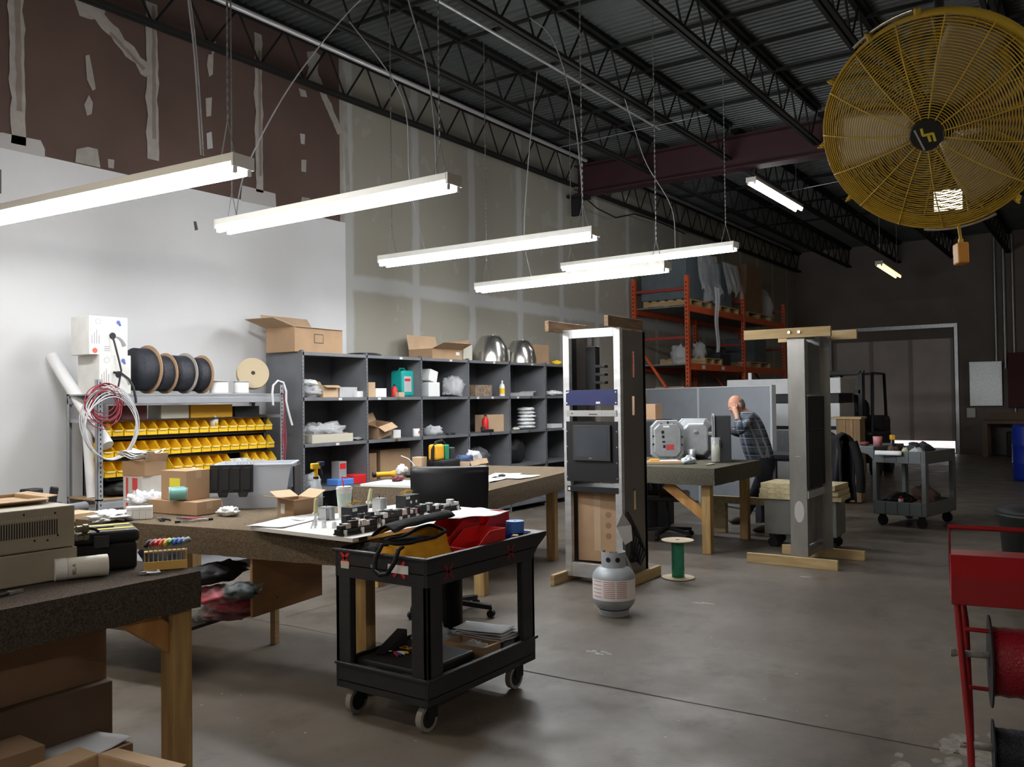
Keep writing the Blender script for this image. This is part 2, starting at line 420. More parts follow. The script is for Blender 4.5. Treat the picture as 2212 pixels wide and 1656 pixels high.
# sectional dock door, raised a hand's breadth off the floor
DOORM = mat('grey dock door panel', (.62, .56, .54), .6, .1, var=.06, vs=2)
b = MB()
z = .33; k = 0
while z < dz1 - .12:
    z1 = min(z + .54, dz1); z1 = dz1 + .12 if dz1 - z1 < .1 else z1; b.box(FARX + .04, FARX + .09, dy0 - .05, dy1 + .05, z + .0, z1); b.box(FARX + .034, FARX + .041, dy0, dy1, z1 - .02, z1 - .006)
    for q in range(3): b.box(FARX + .03, FARX + .041, dy0 + .02, dy1 - .02, z + .1 + q * .16, z + .13 + q * .16)
    z = z1
d = struct('door_1', b, [DOORM])
b = MB()
for y in (dy0 + .02, dy0 + 1.05, dy0 + 2.05, dy1 - .02): b.box(FARX + .012, FARX + .03, y - .05, y + .05, .34, dz1)
o = b.build('door_stile', [mat('darker door stile', (.36, .33, .32), .6, .2)], d)
b = MB().box(FARX - .1, FARX + .02, dy0 - .12, dy0 - .04, 0, dz1 + .3).box(FARX - .1, FARX + .02, dy1 + .04, dy1 + .12, 0, dz1 + .3).box(FARX - .12, FARX + .02, dy0 - .12, dy1 + .12, dz1 + .28, dz1 + .38)
b.build('door_track', [STEEL], d)
struct('trim_1', MB().box(FARX - .02, FARX + .26, dy0 - .0, dy1, 0.001, .03), [STEEL])

# ------------------------------------------------------------------ roof steel
JOISTM = mat('dark primed joist steel', (.016, .015, .015), .75, spec=.25)
CHAINM = mat('dull chain steel', (.20, .20, .20), .5, .6)
BEAMM = mat('dark red primed beam steel', (.034, .009, .012), .6, .1, var=.15, vs=3)
JY = [7.42, 6.02, 4.73, 3.41, 2.12, .88, -.4, -1.7, -3.0, -4.3, -5.6, -6.9]
ORD2 = ['first', 'second', 'third', 'fourth', 'fifth', 'sixth', 'seventh', 'eighth', 'ninth', 'tenth', 'eleventh', 'twelfth', 'thirteenth', 'fourteenth']
ORD = ['first', 'second', 'third', 'fourth', 'fifth', 'sixth', 'seventh', 'eighth', 'ninth', 'tenth', 'eleventh', 'twelfth']
def joist(x0, x1, y, lab, grp, dense):
    t = thing('roof_joist', lab, 'joist', (x0, y, 0), 0, grp); Ln = x1 - x0
    MB().box(0, Ln, -.065, .065, DECK - .06, DECK - .004).box(0, Ln, -.012, .012, DECK - .1, DECK - .06).build('top_chord', [JOISTM], t)
    MB().box(0, Ln, -.055, -.012, 5.15, 5.19).box(0, Ln, .012, .055, 5.15, 5.19).build('bottom_chord', [JOISTM], t)
    w_ = MB(); n = int(Ln / .61); st = Ln / n
    for i in range(n):
        w_.cyl((i * st, 0, DECK - .05), (i * st + st * .45, 0, 5.17), .012, n=6, caps=False)
        w_.cyl((i * st + st * .45, 0, 5.17), ((i + 1) * st, 0, DECK - .05), .012, n=6, caps=False)
    o = w_.build('web_rods', [JOISTM], t)
for i, y in enumerate(JY):
    if i < 8:
        joist(NEARX, 12.72, y, 'dark open-web roof joist before the red beam, %s from the plasterboard wall' % ORD[i], 'open web joists before the red beam', 1)
    if i < 7:
        joist(13.0, FARX, y, 'dark open-web roof joist beyond the red beam, %s from the plasterboard wall' % ORD[i], 'open web joists beyond the red beam', 0)
b = MB()
b.box(12.72, 12.99, RIGHTY, 7.45, 5.02, 5.045).box(12.72, 12.99, RIGHTY, 7.45, 5.5, 5.525).box(12.845, 12.865, RIGHTY, 7.45, 5.04, 5.5)
b2 = b
t = thing('steel_beam', 'deep dark red steel beam crossing under the roof joists', 'beam', (0, 0, 0))
b.build('beam_section', [BEAMM], t)
MB().box(12.68, 13.03, 7.3, 7.58, 4.98, 5.02).box(12.8, 12.9, 7.42, 7.58, 4.7, 4.98).build('bearing_bracket', [JOISTM], t)
# bridging angles
for i, x in enumerate((1.6, 2.9, 4.2, 5.5, 6.75, 7.75, 8.97, 9.85, 10.8, 11.6, 14.6, 16.5, 18.5, 20.5)):
    one('bridging_bar', 'thin dark bridging angle under the roof deck, %s one from the near end' % ORD2[i], 'bridging',
        MB().box(x - .015, x + .015, -6.9, 7.4, DECK - .098, DECK - .062), [JOISTM], group='bridging bars under the roof deck')
# sprinkler and conduit pipes
def pipe(name, lab, pts, r, m_, n=8, cat='pipe'):
    return one(name, lab, cat, MB().tube(pts, r, n), [m_])
CONDM = mat('bright galvanised conduit', (.62, .62, .63), .35, .4)
pipe('conduit', 'long shiny conduit under the roof along the plasterboard wall', [(-2, 7.2, 5.56), (12.7, 7.2, 5.56)], .03, CONDM)
pipe('conduit', 'shiny conduit between the second and third roof joists', [(-2, 5.52, 5.60), (12.0, 5.52, 5.60)], .018, CONDM)
pipe('conduit', 'dim conduit running on beyond the red beam beside the plasterboard wall', [(13.1, 7.2, 5.585), (24, 7.2, 5.585)], .035, STEEL)
pipe('conduit', 'short bright pipe under the roof beyond the red beam', [(13.1, 5.35, 5.59), (17, 5.35, 5.59)], .03, STEEL)
pipe('hanger_wire', 'thin stay wire slanting across under the roof joists', [at_z(1205, 319, 5.148), at_z(1340, 289, 5.147), at_z(1530, 247, 5.148)], .006, STEEL, 5, 'wire')
pipe('hanger_wire', 'thin wire between joists past the far strip light', [at_z(1680, 418, 5.146), at_z(1820, 390, 5.146)], .008, STEEL, 5, 'wire')
pipe('cable_run', 'loose dark cable sagging along the wall under the red beam end', [at_y(1262, 425, 7.4), at_y(1290, 450, 7.4), at_y(1330, 470, 7.4), at_y(1370, 462, 7.4), at_y(1420, 478, 7.4), at_y(1480, 505, 7.4)], .012, JOISTM, 5, 'cable')

# ------------------------------------------------------------------ fluorescent strip lights
GLOW = mat('lit fluorescent tube', (.96, .98, 1.0), .3, emit=TUBE_POWER)
GLOWF = mat('lit far fluorescent tube', (.98, .98, 1.0), .3, emit=FAR_TUBE_POWER)
GLOWY = mat('dim yellow fluorescent tube', (1.0, .88, .38), .3, emit=2.2)
HOUSE = mat('off white lamp housing', (.72, .70, .64), .4, .1)
def strip_light(lab, c, Ln, rz, gl, tilt=0.0, chains=True, grp=None, cordpts=None, top=None):
    t = thing('strip_light', lab, 'light', c, rz, grp); t.rotation_euler = (0, tilt, rz); h = Ln / 2
    MB().box(-h, h, -.08, .08, .025, .075).build('housing', [HOUSE], t, bevel=.004)
    for s in (-1, 1):
        MB().cyl((-h + .03, s * .052, -.008), (h - .03, s * .052, -.008), .023, n=14).build('tube', [gl], t)
        MB().box(s * h - .008, s * h + .008, -.08, .08, -.0, .075).build('end_cap', [HOUSE], t)
        for q in (-1, 1): MB().cb((s * (h - .012), q * .052, -.002), (.018, .03, .062)).build('lamp_holder', [WHITE], t)
    if chains:
        for s in (-1, 1):
            x = s * (h - .12); zt = (top or DECK) - c[2]; bb = MB()
            bb.tube([(x - .06, 0, .075), (x, 0, .30)], .004, 4); bb.tube([(x + .06, 0, .075), (x, 0, .30)], .004, 4)
            z = .30; k = 0
            while z < zt and k < 140:
                if k % 2: bb.cb((x, 0, z + .016), (.003, .013, .03))
                else: bb.cb((x, 0, z + .016), (.013, .003, .03))
                z += .026; k += 1
            bb.build('chain', [CHAINM], t)
    return t
def cord(lamp, pts, r=.006):
    # smooth the polyline
    P = [Vector(p) for p in pts]; out = []
    for i in range(len(P) - 1):
        p0 = P[max(i - 1, 0)]; p1 = P[i]; p2 = P[i + 1]; p3 = P[min(i + 2, len(P) - 1)]
        for k in range(6):
            t = k / 6; out.append(.5 * ((2 * p1) + (p2 - p0) * t + (2 * p0 - 5 * p1 + 4 * p2 - p3) * t * t + (3 * p1 - p0 - 3 * p2 + p3) * t ** 3))
    out.append(P[-1])
    M_ = Matrix.LocRotScale(lamp.location, lamp.rotation_euler, None).inverted()
    return MB().tube([M_ @ p for p in out], r, 5).build('power_cord', [CORDM], lamp)
CORDM = mat('grey cable jacket', (.24, .24, .25), .5)
LY = 4.83
G_ = 'suspended strip lights over the benches'
LA = strip_light('suspended strip light nearest the camera, running out of the top left of the view', (3.10, 5.36, 2.90), 2.62, pi / 2 + .075, GLOW, grp=G_)
LB_ = strip_light('second suspended strip light, its near end over the yellow tool bag', (4.56, 4.82, 3.00), 2.44, pi / 2, GLOW, grp=G_)
LC = strip_light('third suspended strip light, above the grey shelving bays', (6.53, 4.85, 2.96), 2.44, pi / 2 + .01, GLOW, grp=G_)
LD = strip_light('lowest suspended strip light, just above the aluminium rack', (8.07, 4.85, 2.85), 2.44, pi / 2 - .05, GLOW, grp=G_)
LE = strip_light('furthest of the five white strip lights, reaching out before the pallet rack', (10.0, 4.85, 3.32), 2.44, pi / 2 - .05, GLOW, grp=G_)
strip_light('bright strip light hung high beyond the red beam', (14.2, 4.48, 4.84), 2.44, 0, GLOWF)
strip_light('small dim yellow strip light high near the dock door', (21.4, 4.19, 4.42), 2.44, .03, GLOWY)
G2_ = 'strip lights outside the view'
GLOWW = mat('lit warm fluorescent tube', (1.0, .90, .76), .3, emit=TUBE_POWER * .5)
strip_light('suspended strip light just outside the view on the left', (1.40, 4.85, 2.95), 2.44, pi / 2, GLOWW, grp=G2_)
strip_light('suspended strip light above the photographer', (-1.6, 2.2, 3.3), 2.44, pi / 2, GLOWW, grp=G2_)
strip_light('warm strip light outside the view on the right', (3.2, -3.2, 3.6), 2.44, 0, GLOWW, grp=G2_)
strip_light('added warm strip light in the far half of the hall, outside the view', (19.0, -5.5, 4.2), 2.44, 0, GLOWW, grp=G2_)  # unseen lamp, added to brighten the far end and dock door
strip_light('warm strip light far outside the view on the right', (9.0, -4.5, 3.8), 2.44, 0, GLOWW, grp=G2_)
cord(LA, [(3.12, 4.32, 3.0), (3.10, 4.35, 3.6), (3.06, 4.40, 4.3), (3.0, 4.25, 4.9), (2.95, 4.1, 5.6)], .011)
cord(LB_, [(4.56, 3.75, 3.08), (4.60, 3.8, 3.5), (4.75, 4.0, 4.0), (4.7, 4.15, 4.6), (4.8, 4.3, 5.2)])
cord(LB_, [(4.58, 5.9, 3.07), (4.65, 5.85, 3.5), (4.9, 5.6, 4.2), (5.3, 5.3, 4.9), (5.5, 5.0, 5.2)])
cord(LC, [(6.5, 5.5, 3.04), (6.4, 5.6, 3.7), (6.3, 5.6, 4.5), (5.9, 5.9, 5.18)])
cord(LC, [(6.55, 3.75, 3.04), (6.6, 3.8, 3.6), (6.7, 3.95, 4.3), (6.8, 4.2, 4.9), (6.9, 4.5, 5.2)])
cord(LD, [(8.08, 5.3, 2.93), (8.1, 5.4, 3.4), (8.05, 5.3, 4.2), (8.1, 5.2, 5.2)])
cord(LE, [(9.95, 4.4, 3.4), (9.9, 4.42, 3.9), (9.6, 4.6, 4.4), (9.5, 4.7, 4.8), (9.3, 4.75, 5.2)])

# ------------------------------------------------------------------ high floodlight behind the fan
FLOODM = mat('lit floodlight panel', (1.0, .93, .86), .3, emit=FLOOD_POWER)
c = at_z(2048, 432, 4.5)
t = thing('flood_light', 'square floodlight glowing through the bottom of the fan cage', 'light', c, 0)
q = (Vector((0, 0, EYE)) - c).to_track_quat('X', 'Z')
b = MB(); b.M = q.to_matrix().to_4x4(); b.box(-.08, -.005, -.22, .22, -.18, .18); b.build('lamp_body', [JOISTM], t, bevel=.01)
b = MB(); b.M = q.to_matrix().to_4x4(); b.box(-.005, .0, -.19, .19, -.15, .15); b.build('light_panel', [FLOODM], t)
b = MB(); b.tube([(0, 0, .18), (0, 0, DECK - c.z)], .012, 6); b.build('hanger', [JOISTM], t)

# ================================================================== hanging drum fan
FANY = mat('yellow fan guard enamel', (.60, .405, .045), .4, .1)
FANB = mat('pale fan blade metal', (.50, .46, .42), .42, .35)
fc = at_d(2018, 268, 3.24)
_f = Vector((_ex.z, _ey.z, _ez.z)); _r = Vector((_ex.x, _ey.x, _ez.x)); _u = Vector((-_ex.y, -_ey.y, -_ez.y))
fn = ((Vector((0, 0, EYE)) - fc).normalized() + _u * -.32 + _r * -.22).normalized()
fxx = _u.cross(fn).normalized(); fyy = fn.cross(fxx)
# keep the guard's own vertical near the world's
fan = thing('hanging_fan', 'large yellow wire-guard drum fan hung high near the camera', 'fan', fc)
FM = Matrix((fxx, fyy, fn)).transposed().to_4x4()
def fb(): 
    b = MB(); b.M = FM; return b
R0 = .388
def fz(r): return .115 * (1 - (r / R0) ** 2.6) + .035
b = fb()
for k in range(36):
    r = .062 + (R0 - .062) * (k / 35); b.ring((0, 0, fz(r)), (0, 0, 1), r, .0021, 72, 5)
for k in range(5): b.ring((0, 0, .035 - k * .016), (0, 0, 1), R0 + .004, .0021, 72, 5)
for k in range(15):
    a = 2 * pi * k / 15 + .12; pts = []
    for j in range(12):
        r = .058 + (R0 + .004 - .058) * j / 11; pts.append((r * cos(a), r * sin(a), fz(min(r, R0)) + .003))
    pts.append((pts[-1][0], pts[-1][1], -.03)); b.tube(pts, .0027, 5)
b.build('front_guard', [FANY], fan)
b = fb()
for k in range(30):
    r = .08 + (R0 - .08) * (k / 29); b.ring((0, 0, -fz(r) - .05), (0, 0, 1), r, .0021, 64, 5)
for k in range(15):
    a = 2 * pi * k / 15 + .3; b.tube([((.08 + (R0 - .08) * j / 9) * cos(a), (.08 + (R0 - .08) * j / 9) * sin(a), -fz(.08 + (R0 - .08) * j / 9) - .053) for j in range(10)], .0027, 5)
b.build('rear_guard', [FANY], fan)
b = fb(); b.lathe([(R0 + .002, -.085), (R0 + .010, -.07), (R0 + .012, -.03), (R0 + .010, .01), (R0 + .002, .022)], n=72, cap=False); b.build('rim_band', [FANY], fan)
for k in range(3):
    b = fb(); a0 = pi + .03 + k * 2 * pi / 3
    def bl(u, v, a0=a0):
        r = .07 + .275 * u; wd = (.045 + .055 * sin(min(1, u * 1.25) * pi / 2)) ; s = (v - .5) * 2
        tw = .55 - .25 * u; x = r; y = s * wd * cos(tw); z = s * wd * sin(tw) - .01
        return (x * cos(a0) - y * sin(a0), x * sin(a0) + y * cos(a0), z)
    b.sheet(bl, 10, 8); b.build('blade', [FANB], fan, solid=.003)
b = fb(); b.cyl((0, 0, -.16), (0, 0, -.02), .075, n=28); b.cyl((0, 0, -.02), (0, 0, .03), .05, n=24); b.build('motor', [BLACK], fan)
bd = fb(); bd.cyl((0, 0, .13), (0, 0, .156), .056, .054, n=36); badge = bd.build('hub_badge', [mat('black badge', (.02, .02, .02), .3)], fan, bevel=.002)
LOGO = mat('yellow logo ink', (.75, .62, .05), .4); GREYINK = mat('grey badge lettering', (.5, .5, .5), .5)
b = fb(); z0 = .1575
bu = (FM.to_3x3().inverted() @ _u); bu.z = 0; bu.normalize(); br = Vector((bu.y, -bu.x, 0))
if br.dot(FM.to_3x3().inverted() @ _r) < 0: br.negate()
def lp(pts):
    b.add([bu * y + br * x + Vector((0, 0, z0)) for x, y in pts] + [bu * y + br * x + Vector((0, 0, z0 - .001)) for x, y in pts], [tuple(range(len(pts))), tuple(range(2 * len(pts) - 1, len(pts) - 1, -1))])
def stroke(x0, y0, x1, y1, w):
    d = Vector((x1 - x0, y1 - y0)).normalized() * w; n_ = Vector((-d.y, d.x)); lp([(x0 - d.x * .3 + n_.x, y0 - d.y * .3 + n_.y), (x0 - d.x * .3 - n_.x, y0 - d.y * .3 - n_.y), (x1 + d.x * .3 - n_.x, y1 + d.y * .3 - n_.y), (x1 + d.x * .3 + n_.x, y1 + d.y * .3 + n_.y)])
for q_ in ((-.0145, .026, -.011, .001), (-.011, .001, .022, .004), (.022, .004, .027, -.024), (.007, -.004, .011, -.023)): stroke(*q_, .0045)
b.build('logo', [LOGO], badge)
b = fb()
for k in range(9): stroke(-.038 + .003 * k, .024 - .0086 * k, -.035 + .003 * k, .018 - .0086 * k, .003)
b.build('small_lettering', [GREYINK], badge)
for k in range(7):
    a = [2.05, 2.55, pi + .03, pi + .62, 1.62, -.9, .4][k]
    b = fb(); 
    b.cb(((R0 + .016) * cos(a), (R0 + .016) * sin(a), 0), (.026, .016, .05), (0, 0, a)); b.cyl(((R0 + .012) * cos(a), (R0 + .012) * sin(a), .03), ((R0 + .034) * cos(a), (R0 + .034) * sin(a), .03), .004, n=8)
    b.build('guard_clip', [FANY], fan, bevel=.002)
for lo, hi in ((1.66, 2.22), (-1.75, -1.12)):
    b = fb(); b.tube([((R0 + .026) * cos(lo + (hi - lo) * j / 14), (R0 + .026) * sin(lo + (hi - lo) * j / 14), -.01) for j in range(15)], .0065, 8); b.build('chrome_rod', [CHROME], fan)
# it hangs from the roof by its yoke, outside the view
hk = FM.to_3x3() @ Vector((0, 0, -.14))
b = MB(); b.tube([hk, hk + Vector((.02, 0, .45)), hk + Vector((.05, 0, DECK - fc.z - .02 - hk.z - .0) )], .018, 8); b.build('hanging_pole', [JOISTM], fan)
px_ = at_d(2076, 548, 3.05)
px_ = at_d(2076, 548, 3.26)
t = MB().cb((0, 0, 0), (.055, .04, .08), (0, .05, .5)).build('switch_box', [mat('orange yellow box enamel', (.62, .27, .03), .5)], fan, bevel=.006)
t.location = px_ - fc; top = at_d(2071, 488, 3.22) - px_
MB().tube([(0, 0, .035), (-.004, 0, .06), tuple(top)], .0055, 6).build('cord', [FANY], t)
MB().cyl((0, 0, .03), (0, 0, .055), .009, n=10).build('cord_grip', [FANY], t)

# ================================================================== generic small things
def carton(lab, c, s, rz=0.0, m=None, flaps=None, tape=True, label=None, group=None, name='cardboard_box', cat='box', rot=None, stamp=0, inner=None):
    """open or shut carton; c = centre of its base"""
    m = m or CARD; t = thing(name, lab, cat, c, rz, group)
    if rot: t.rotation_euler = rot
    x, y, z = s[0] / 2, s[1] / 2, s[2]; b = MB(); th = .004
    if flaps is None:
        b.box(-x, x, -y, y, 0, z)
    else:
        b.box(-x, x, -y, y, 0, th); b.box(-x, -x + th, -y, y, th, z); b.box(x - th, x, -y, y, th, z); b.box(-x + th, x - th, -y, -y + th, th, z); b.box(-x + th, x - th, y - th, y, th, z)
    b.build('carton_body', [m], t, bevel=.002)
    if flaps:
        for side, ang, ln in flaps:
            f = MB()
            if side in 'fb':
                sy = -1 if side == 'f' else 1
                p = [(-x, sy * y, z), (x, sy * y, z), (x * .96, sy * (y + ln * cos(ang)), z + ln * sin(ang)), (-x * .96, sy * (y + ln * cos(ang)), z + ln * sin(ang))]
            else:
                sx = -1 if side == 'l' else 1
                p = [(sx * x, -y, z), (sx * x, y, z), (sx * (x + ln * cos(ang)), y * .96, z + ln * sin(ang)), (sx * (x + ln * cos(ang)), -y * .96, z + ln * sin(ang))]
            f.poly(p); f.build('flap', [CARDL if m is CARD else m], t, solid=.004)
    elif tape:
        MB().box(-x - .001, x + .001, -.025, .025, z - .05, z + .001).build('packing_tape', [TAPE], t)
    if label:
        lx, lz, lw, lh, lm = label
        MB().box(lx * x - lw / 2, lx * x + lw / 2, -y - .0015, -y, lz * z - lh / 2, lz * z + lh / 2).build('label', [lm], t)
    if stamp:
        for k in range(stamp):
            MB().box(x * (-.6 + .45 * k) - .0, x * (-.6 + .45 * k) + x * .28, -y - .001, -y, z * .25, z * .25 + z * .07).build('printed_mark', [INK], t)
    return t
INK = mat('faded printing ink', (.10, .07, .05), .8)
def boxp(lab, px0, px1, Y, py_base, z0, h, dep, m, cat='box', name='small_box', rz=0.0, **kw):
    """box standing at shelf height z0 with its front in the plane y=Y, its sides read off at picture columns"""
    a = at_y(px0, py_base, Y); b_ = at_y(px1, py_base, Y)
    return carton(lab, ((a.x + b_.x) / 2, Y + dep / 2, z0), (abs(b_.x - a.x), dep, h), rz, m, name=name, cat=cat, **kw)
def lathe_thing(name, lab, cat, c, prof, m, n=20, group=None, rot=None):
    return one(name, lab, cat, MB().lathe(prof, n=n), [m], c, group=group, rot=rot)
def crumple(name, lab, cat, c, s, m, seed, amp=.25, fr=3.5, rz=0.0, group=None, n=28):
    b = MB().blob((0, 0, s[2] * .42), s, amp, fr, seed, n, n // 2)
    o = one(name, lab, cat, b, [m], c, rz, group); return o
def paper_sheet(name, lab, c, w, h, rz, m=PAPER, curl=.01, seed=0, group=None, cat='paper', lift=.0012):
    def fn(u, v):
        x = (u - .5) * w; y = (v - .5) * h
        return (x, y, lift + curl * (1 + noise.noise(Vector((u * 2.2 + seed, v * 2.2, seed)))) * (.3 + abs(u - .5) + abs(v - .5)))
    o = one(name, lab, cat, MB().sheet(fn, 10, 10), [m], c, rz, group, solid=.0012); return o

# ================================================================== left steel shelving
SX0, SX1, SY0, SY1, SZ = 3.88, 5.80, 6.75, 7.22, 1.655
t = thing('steel_shelving', 'light grey slotted steel shelving unit against the white wall', 'shelving', (SX0, SY0, 0))
def slot_post(x, y, h, fx, fy):
    b = MB(); b.box(min(x, x + fx * .045), max(x, x + fx * .045), min(y, y + fy * .003), max(y, y + fy * .003), 0, h)
    b.box(min(x, x + fx * .003), max(x, x + fx * .003), min(y, y + fy * .04), max(y, y + fy * .04), 0, h)
    b.mi(1); z = .06
    while z < h - .03:
        b.box(min(x + fx * .02, x + fx * .030), max(x + fx * .02, x + fx * .030), y - fy * .0012 if fy > 0 else y - fy * 0 , y + .0001 if fy > 0 else y + .0012, z, z + .018); z += .038
    return b
HOLEB = mat('black slot', (.01, .01, .012), .8)
for x, y, h, fx, fy in ((0, 0, 1.77, 1, 1), (SX1 - SX0, 0, 1.74, -1, 1), (0, SY1 - SY0, 1.66, 1, -1), (SX1 - SX0, SY1 - SY0, 1.66, -1, -1)):
    slot_post(x, y, h, fx, fy).build('post', [RACKGREY, HOLEB], t)
W_, D_ = SX1 - SX0, SY1 - SY0
for z in (SZ, .80):
    MB().box(.0, W_, 0, D_, z - .012, z).build('shelf_deck', [RACKGREY if z > 1 else mat('particle board', (.33, .22, .12), .8, var=.1)], t)
    for y in (0.004, D_ - .03): MB().box(.0, W_, y, y + .025, z - .085, z - .03).box(.0, W_, y, y + .018, z - .03, z - .012).build('shelf_beam', [RACKGREY], t, bevel=.004)
MB().box(0.0, W_, 0, D_, .1, .115).build('shelf_deck', [RACKGREY], t)
for x in (0.01, W_ - .02):
    for z in (1.42, .70): MB().box(x, x + .015, .01, D_ - .01, z, z + .03).build('end_brace', [RACKGREY], t)
# louvred bin rack inside
BLKST = mat('black bin rack steel', (.018, .018, .021), .5, .1)
t = thing('bin_rack', 'black stepped rack carrying the rows of yellow parts bins', 'rack', (SX0 + .12, SY0 + .12, .80))
ROWZ = (1.30, 1.125, .965); RX0, RX1 = 4.02, 5.70
b = MB().box(.0, 1.71, .30, .318, 0, .62); b.box(.0, .02, .12, .318, 0, .62).box(1.69, 1.71, .05, .318, 0, .62); b.build('back_panel', [BLKST], t)
for k, z in enumerate(ROWZ): MB().box(0.02, 1.69, .0 - .03 * k + .03, .3, z - .80 - .03, z - .80 - .004).build('louvre_shelf', [BLKST], t)
# one hopper bin
def make_bin(name, lab, m, c, s, group, lm=WHITE, rz=0.0, labelled=True):
    t = thing(name, lab, 'bin', c, rz, group); w, d, h = s; x = w / 2; th = .003
    b = MB()
    side = [(0, 0), (d, 0), (d, h), (d * .45, h), (0, h * .42)]
    for sx in (-x, x - th): b.prism([(p[0], p[1]) for p in side], 'x', sx, sx + th)
    b.box(-x, x, 0, d, 0, th); b.box(-x, x, d - th, d, 0, h); b.box(-x, x, 0, th, 0, h * .42)
    b.box(-x, x, -.006, .001, h * .36, h * .42)
    b.build('bin_body', [m], t, bevel=.0012)
    if labelled: MB().box(-x * .7, x * .7, -.0075, -.0062, h * .30, h * .405).build('label_card', [mat('pale bin card', (.72, .56, .20), .6)], t)
    return t
proto = None; G2 = 'small yellow hopper bins on the shelving'
used = []
def put_bin(x, y, z, lab, s=1.0):
    global proto
    if proto is None:
        proto = make_bin('parts_bin', lab, YELLOW, (x, y, z), (.097, .17, .125), G2); r = proto
    else: r = dup(proto, (x, y, z), label=lab)
    return r
NUM = ['first', 'second', 'third', 'fourth', 'fifth', 'sixth', 'seventh', 'eighth', 'ninth', 'tenth', 'eleventh', 'twelfth', 'thirteenth', 'fourteenth', 'fifteenth', 'sixteenth', 'seventeenth']
for r, z in enumerate(ROWZ):
    rn = ['top', 'middle', 'bottom'][r]
    for k in range(17):
        x = RX0 + (RX1 - RX0) * k / 16
        if r == 2 and (k in (2, 4, 5) or k in (12, 13)): continue
        put_bin(x, SY0 + .055 - .03 * r + .06, z, 'yellow parts bin, %s along the %s row from the slotted post' % (NUM[k], rn))
for k in (12, 13):
    x = RX0 + (RX1 - RX0) * k / 16
    make_bin('parts_bin', ['white open parts box in the bottom row beside the short run of yellow bins', 'second white open parts box in the bottom row, next to the rightmost yellow bins'][k - 12], WHITE, (x, SY0 + .03, ROWZ[2]), (.097, .14, .075), None, labelled=False)
crumple('rag', 'white rag poking out of a yellow bin in the top row', 'rag', (5.13, 6.95, 1.34), (.07, .08, .13), CLOTH, 31)
# big bins on the shadowed upper level of the bin rack
b = MB().box(SX0 + .08, SX1 - .06, SY0 + .15, SY1 - .05, 1.425, 1.435)
one('upper_shelf_board', 'black board above the yellow bins under the top shelf', 'shelf', b, [BLKST])
for lab, p0, p1, h, m in (('cream plastic box under the top shelf of the steel shelving', 348, 408, .12, CREAM), ('dark yellow plastic box under the top shelf of the steel shelving', 412, 502, .12, YELLOWD),
                          ('black plastic case under the top shelf beside the dark yellow box', 508, 560, .10, BLACK), ('dark red box in the shade under the top shelf', 262, 318, .12, mat('dark red box', (.12, .03, .03), .6))):
    boxp(lab, p0, p1, 6.93, 870, 1.436, h, .2, m, tape=False, name='storage_box')
crumple('black_pouch', 'limp black pouch on the lower deck beneath the yellow bins', 'pouch', (4.25, 6.86, .801), (.5, .25, .14), BLACK, 5, .15)
one('cutting_mat', 'green sheet lying on the lower deck of the steel shelving', 'mat', MB().box(-.2, .2, -.1, .1, 0, .006), [GREEN], (4.2, 6.86, .801), .1) if False else None
# clear plastic bags at floor level of the shelving
crumple('plastic_bag', 'crumpled clear plastic bag on the bottom shelf of the steel shelving', 'bag', (4.15, 6.98, .116), (.42, .36, .42), FILMC, 8, .2)
crumple('dark_bag', 'dark bag on the bottom shelf behind the slotted post', 'bag', (4.62, 6.98, .116), (.42, .36, .34), DKGREY, 9, .2)

# rolls leaning on the wall
ROLL = mat('white paper roll', (.74, .74, .75), .7)
def roll(lab, p0, p1, r):
    t = thing('paper_roll', lab, 'paper roll', p0, 0); d = Vector(p1) - Vector(p0)
    b = MB(); b.cyl((0, 0, 0), d, r, r, 24); b.build('rolled_sheet', [ROLL], t)
    b = MB(); b.cyl(d * 1.0, d * 1.001, r * .8, n=20); b.build('core_hole', [mat('roll core shade', (.45, .45, .45), .9)], t)
    return t
roll('long white paper roll leaning diagonally across the end of the steel shelving', at_y(232, 962, 6.80) + Vector((0, 0, 0)), at_y(112, 770, 7.50), .052)
roll('short white paper roll standing upright behind the slotted front post', (3.945, 6.95, .802), (3.94, 7.02, 1.44), .04)

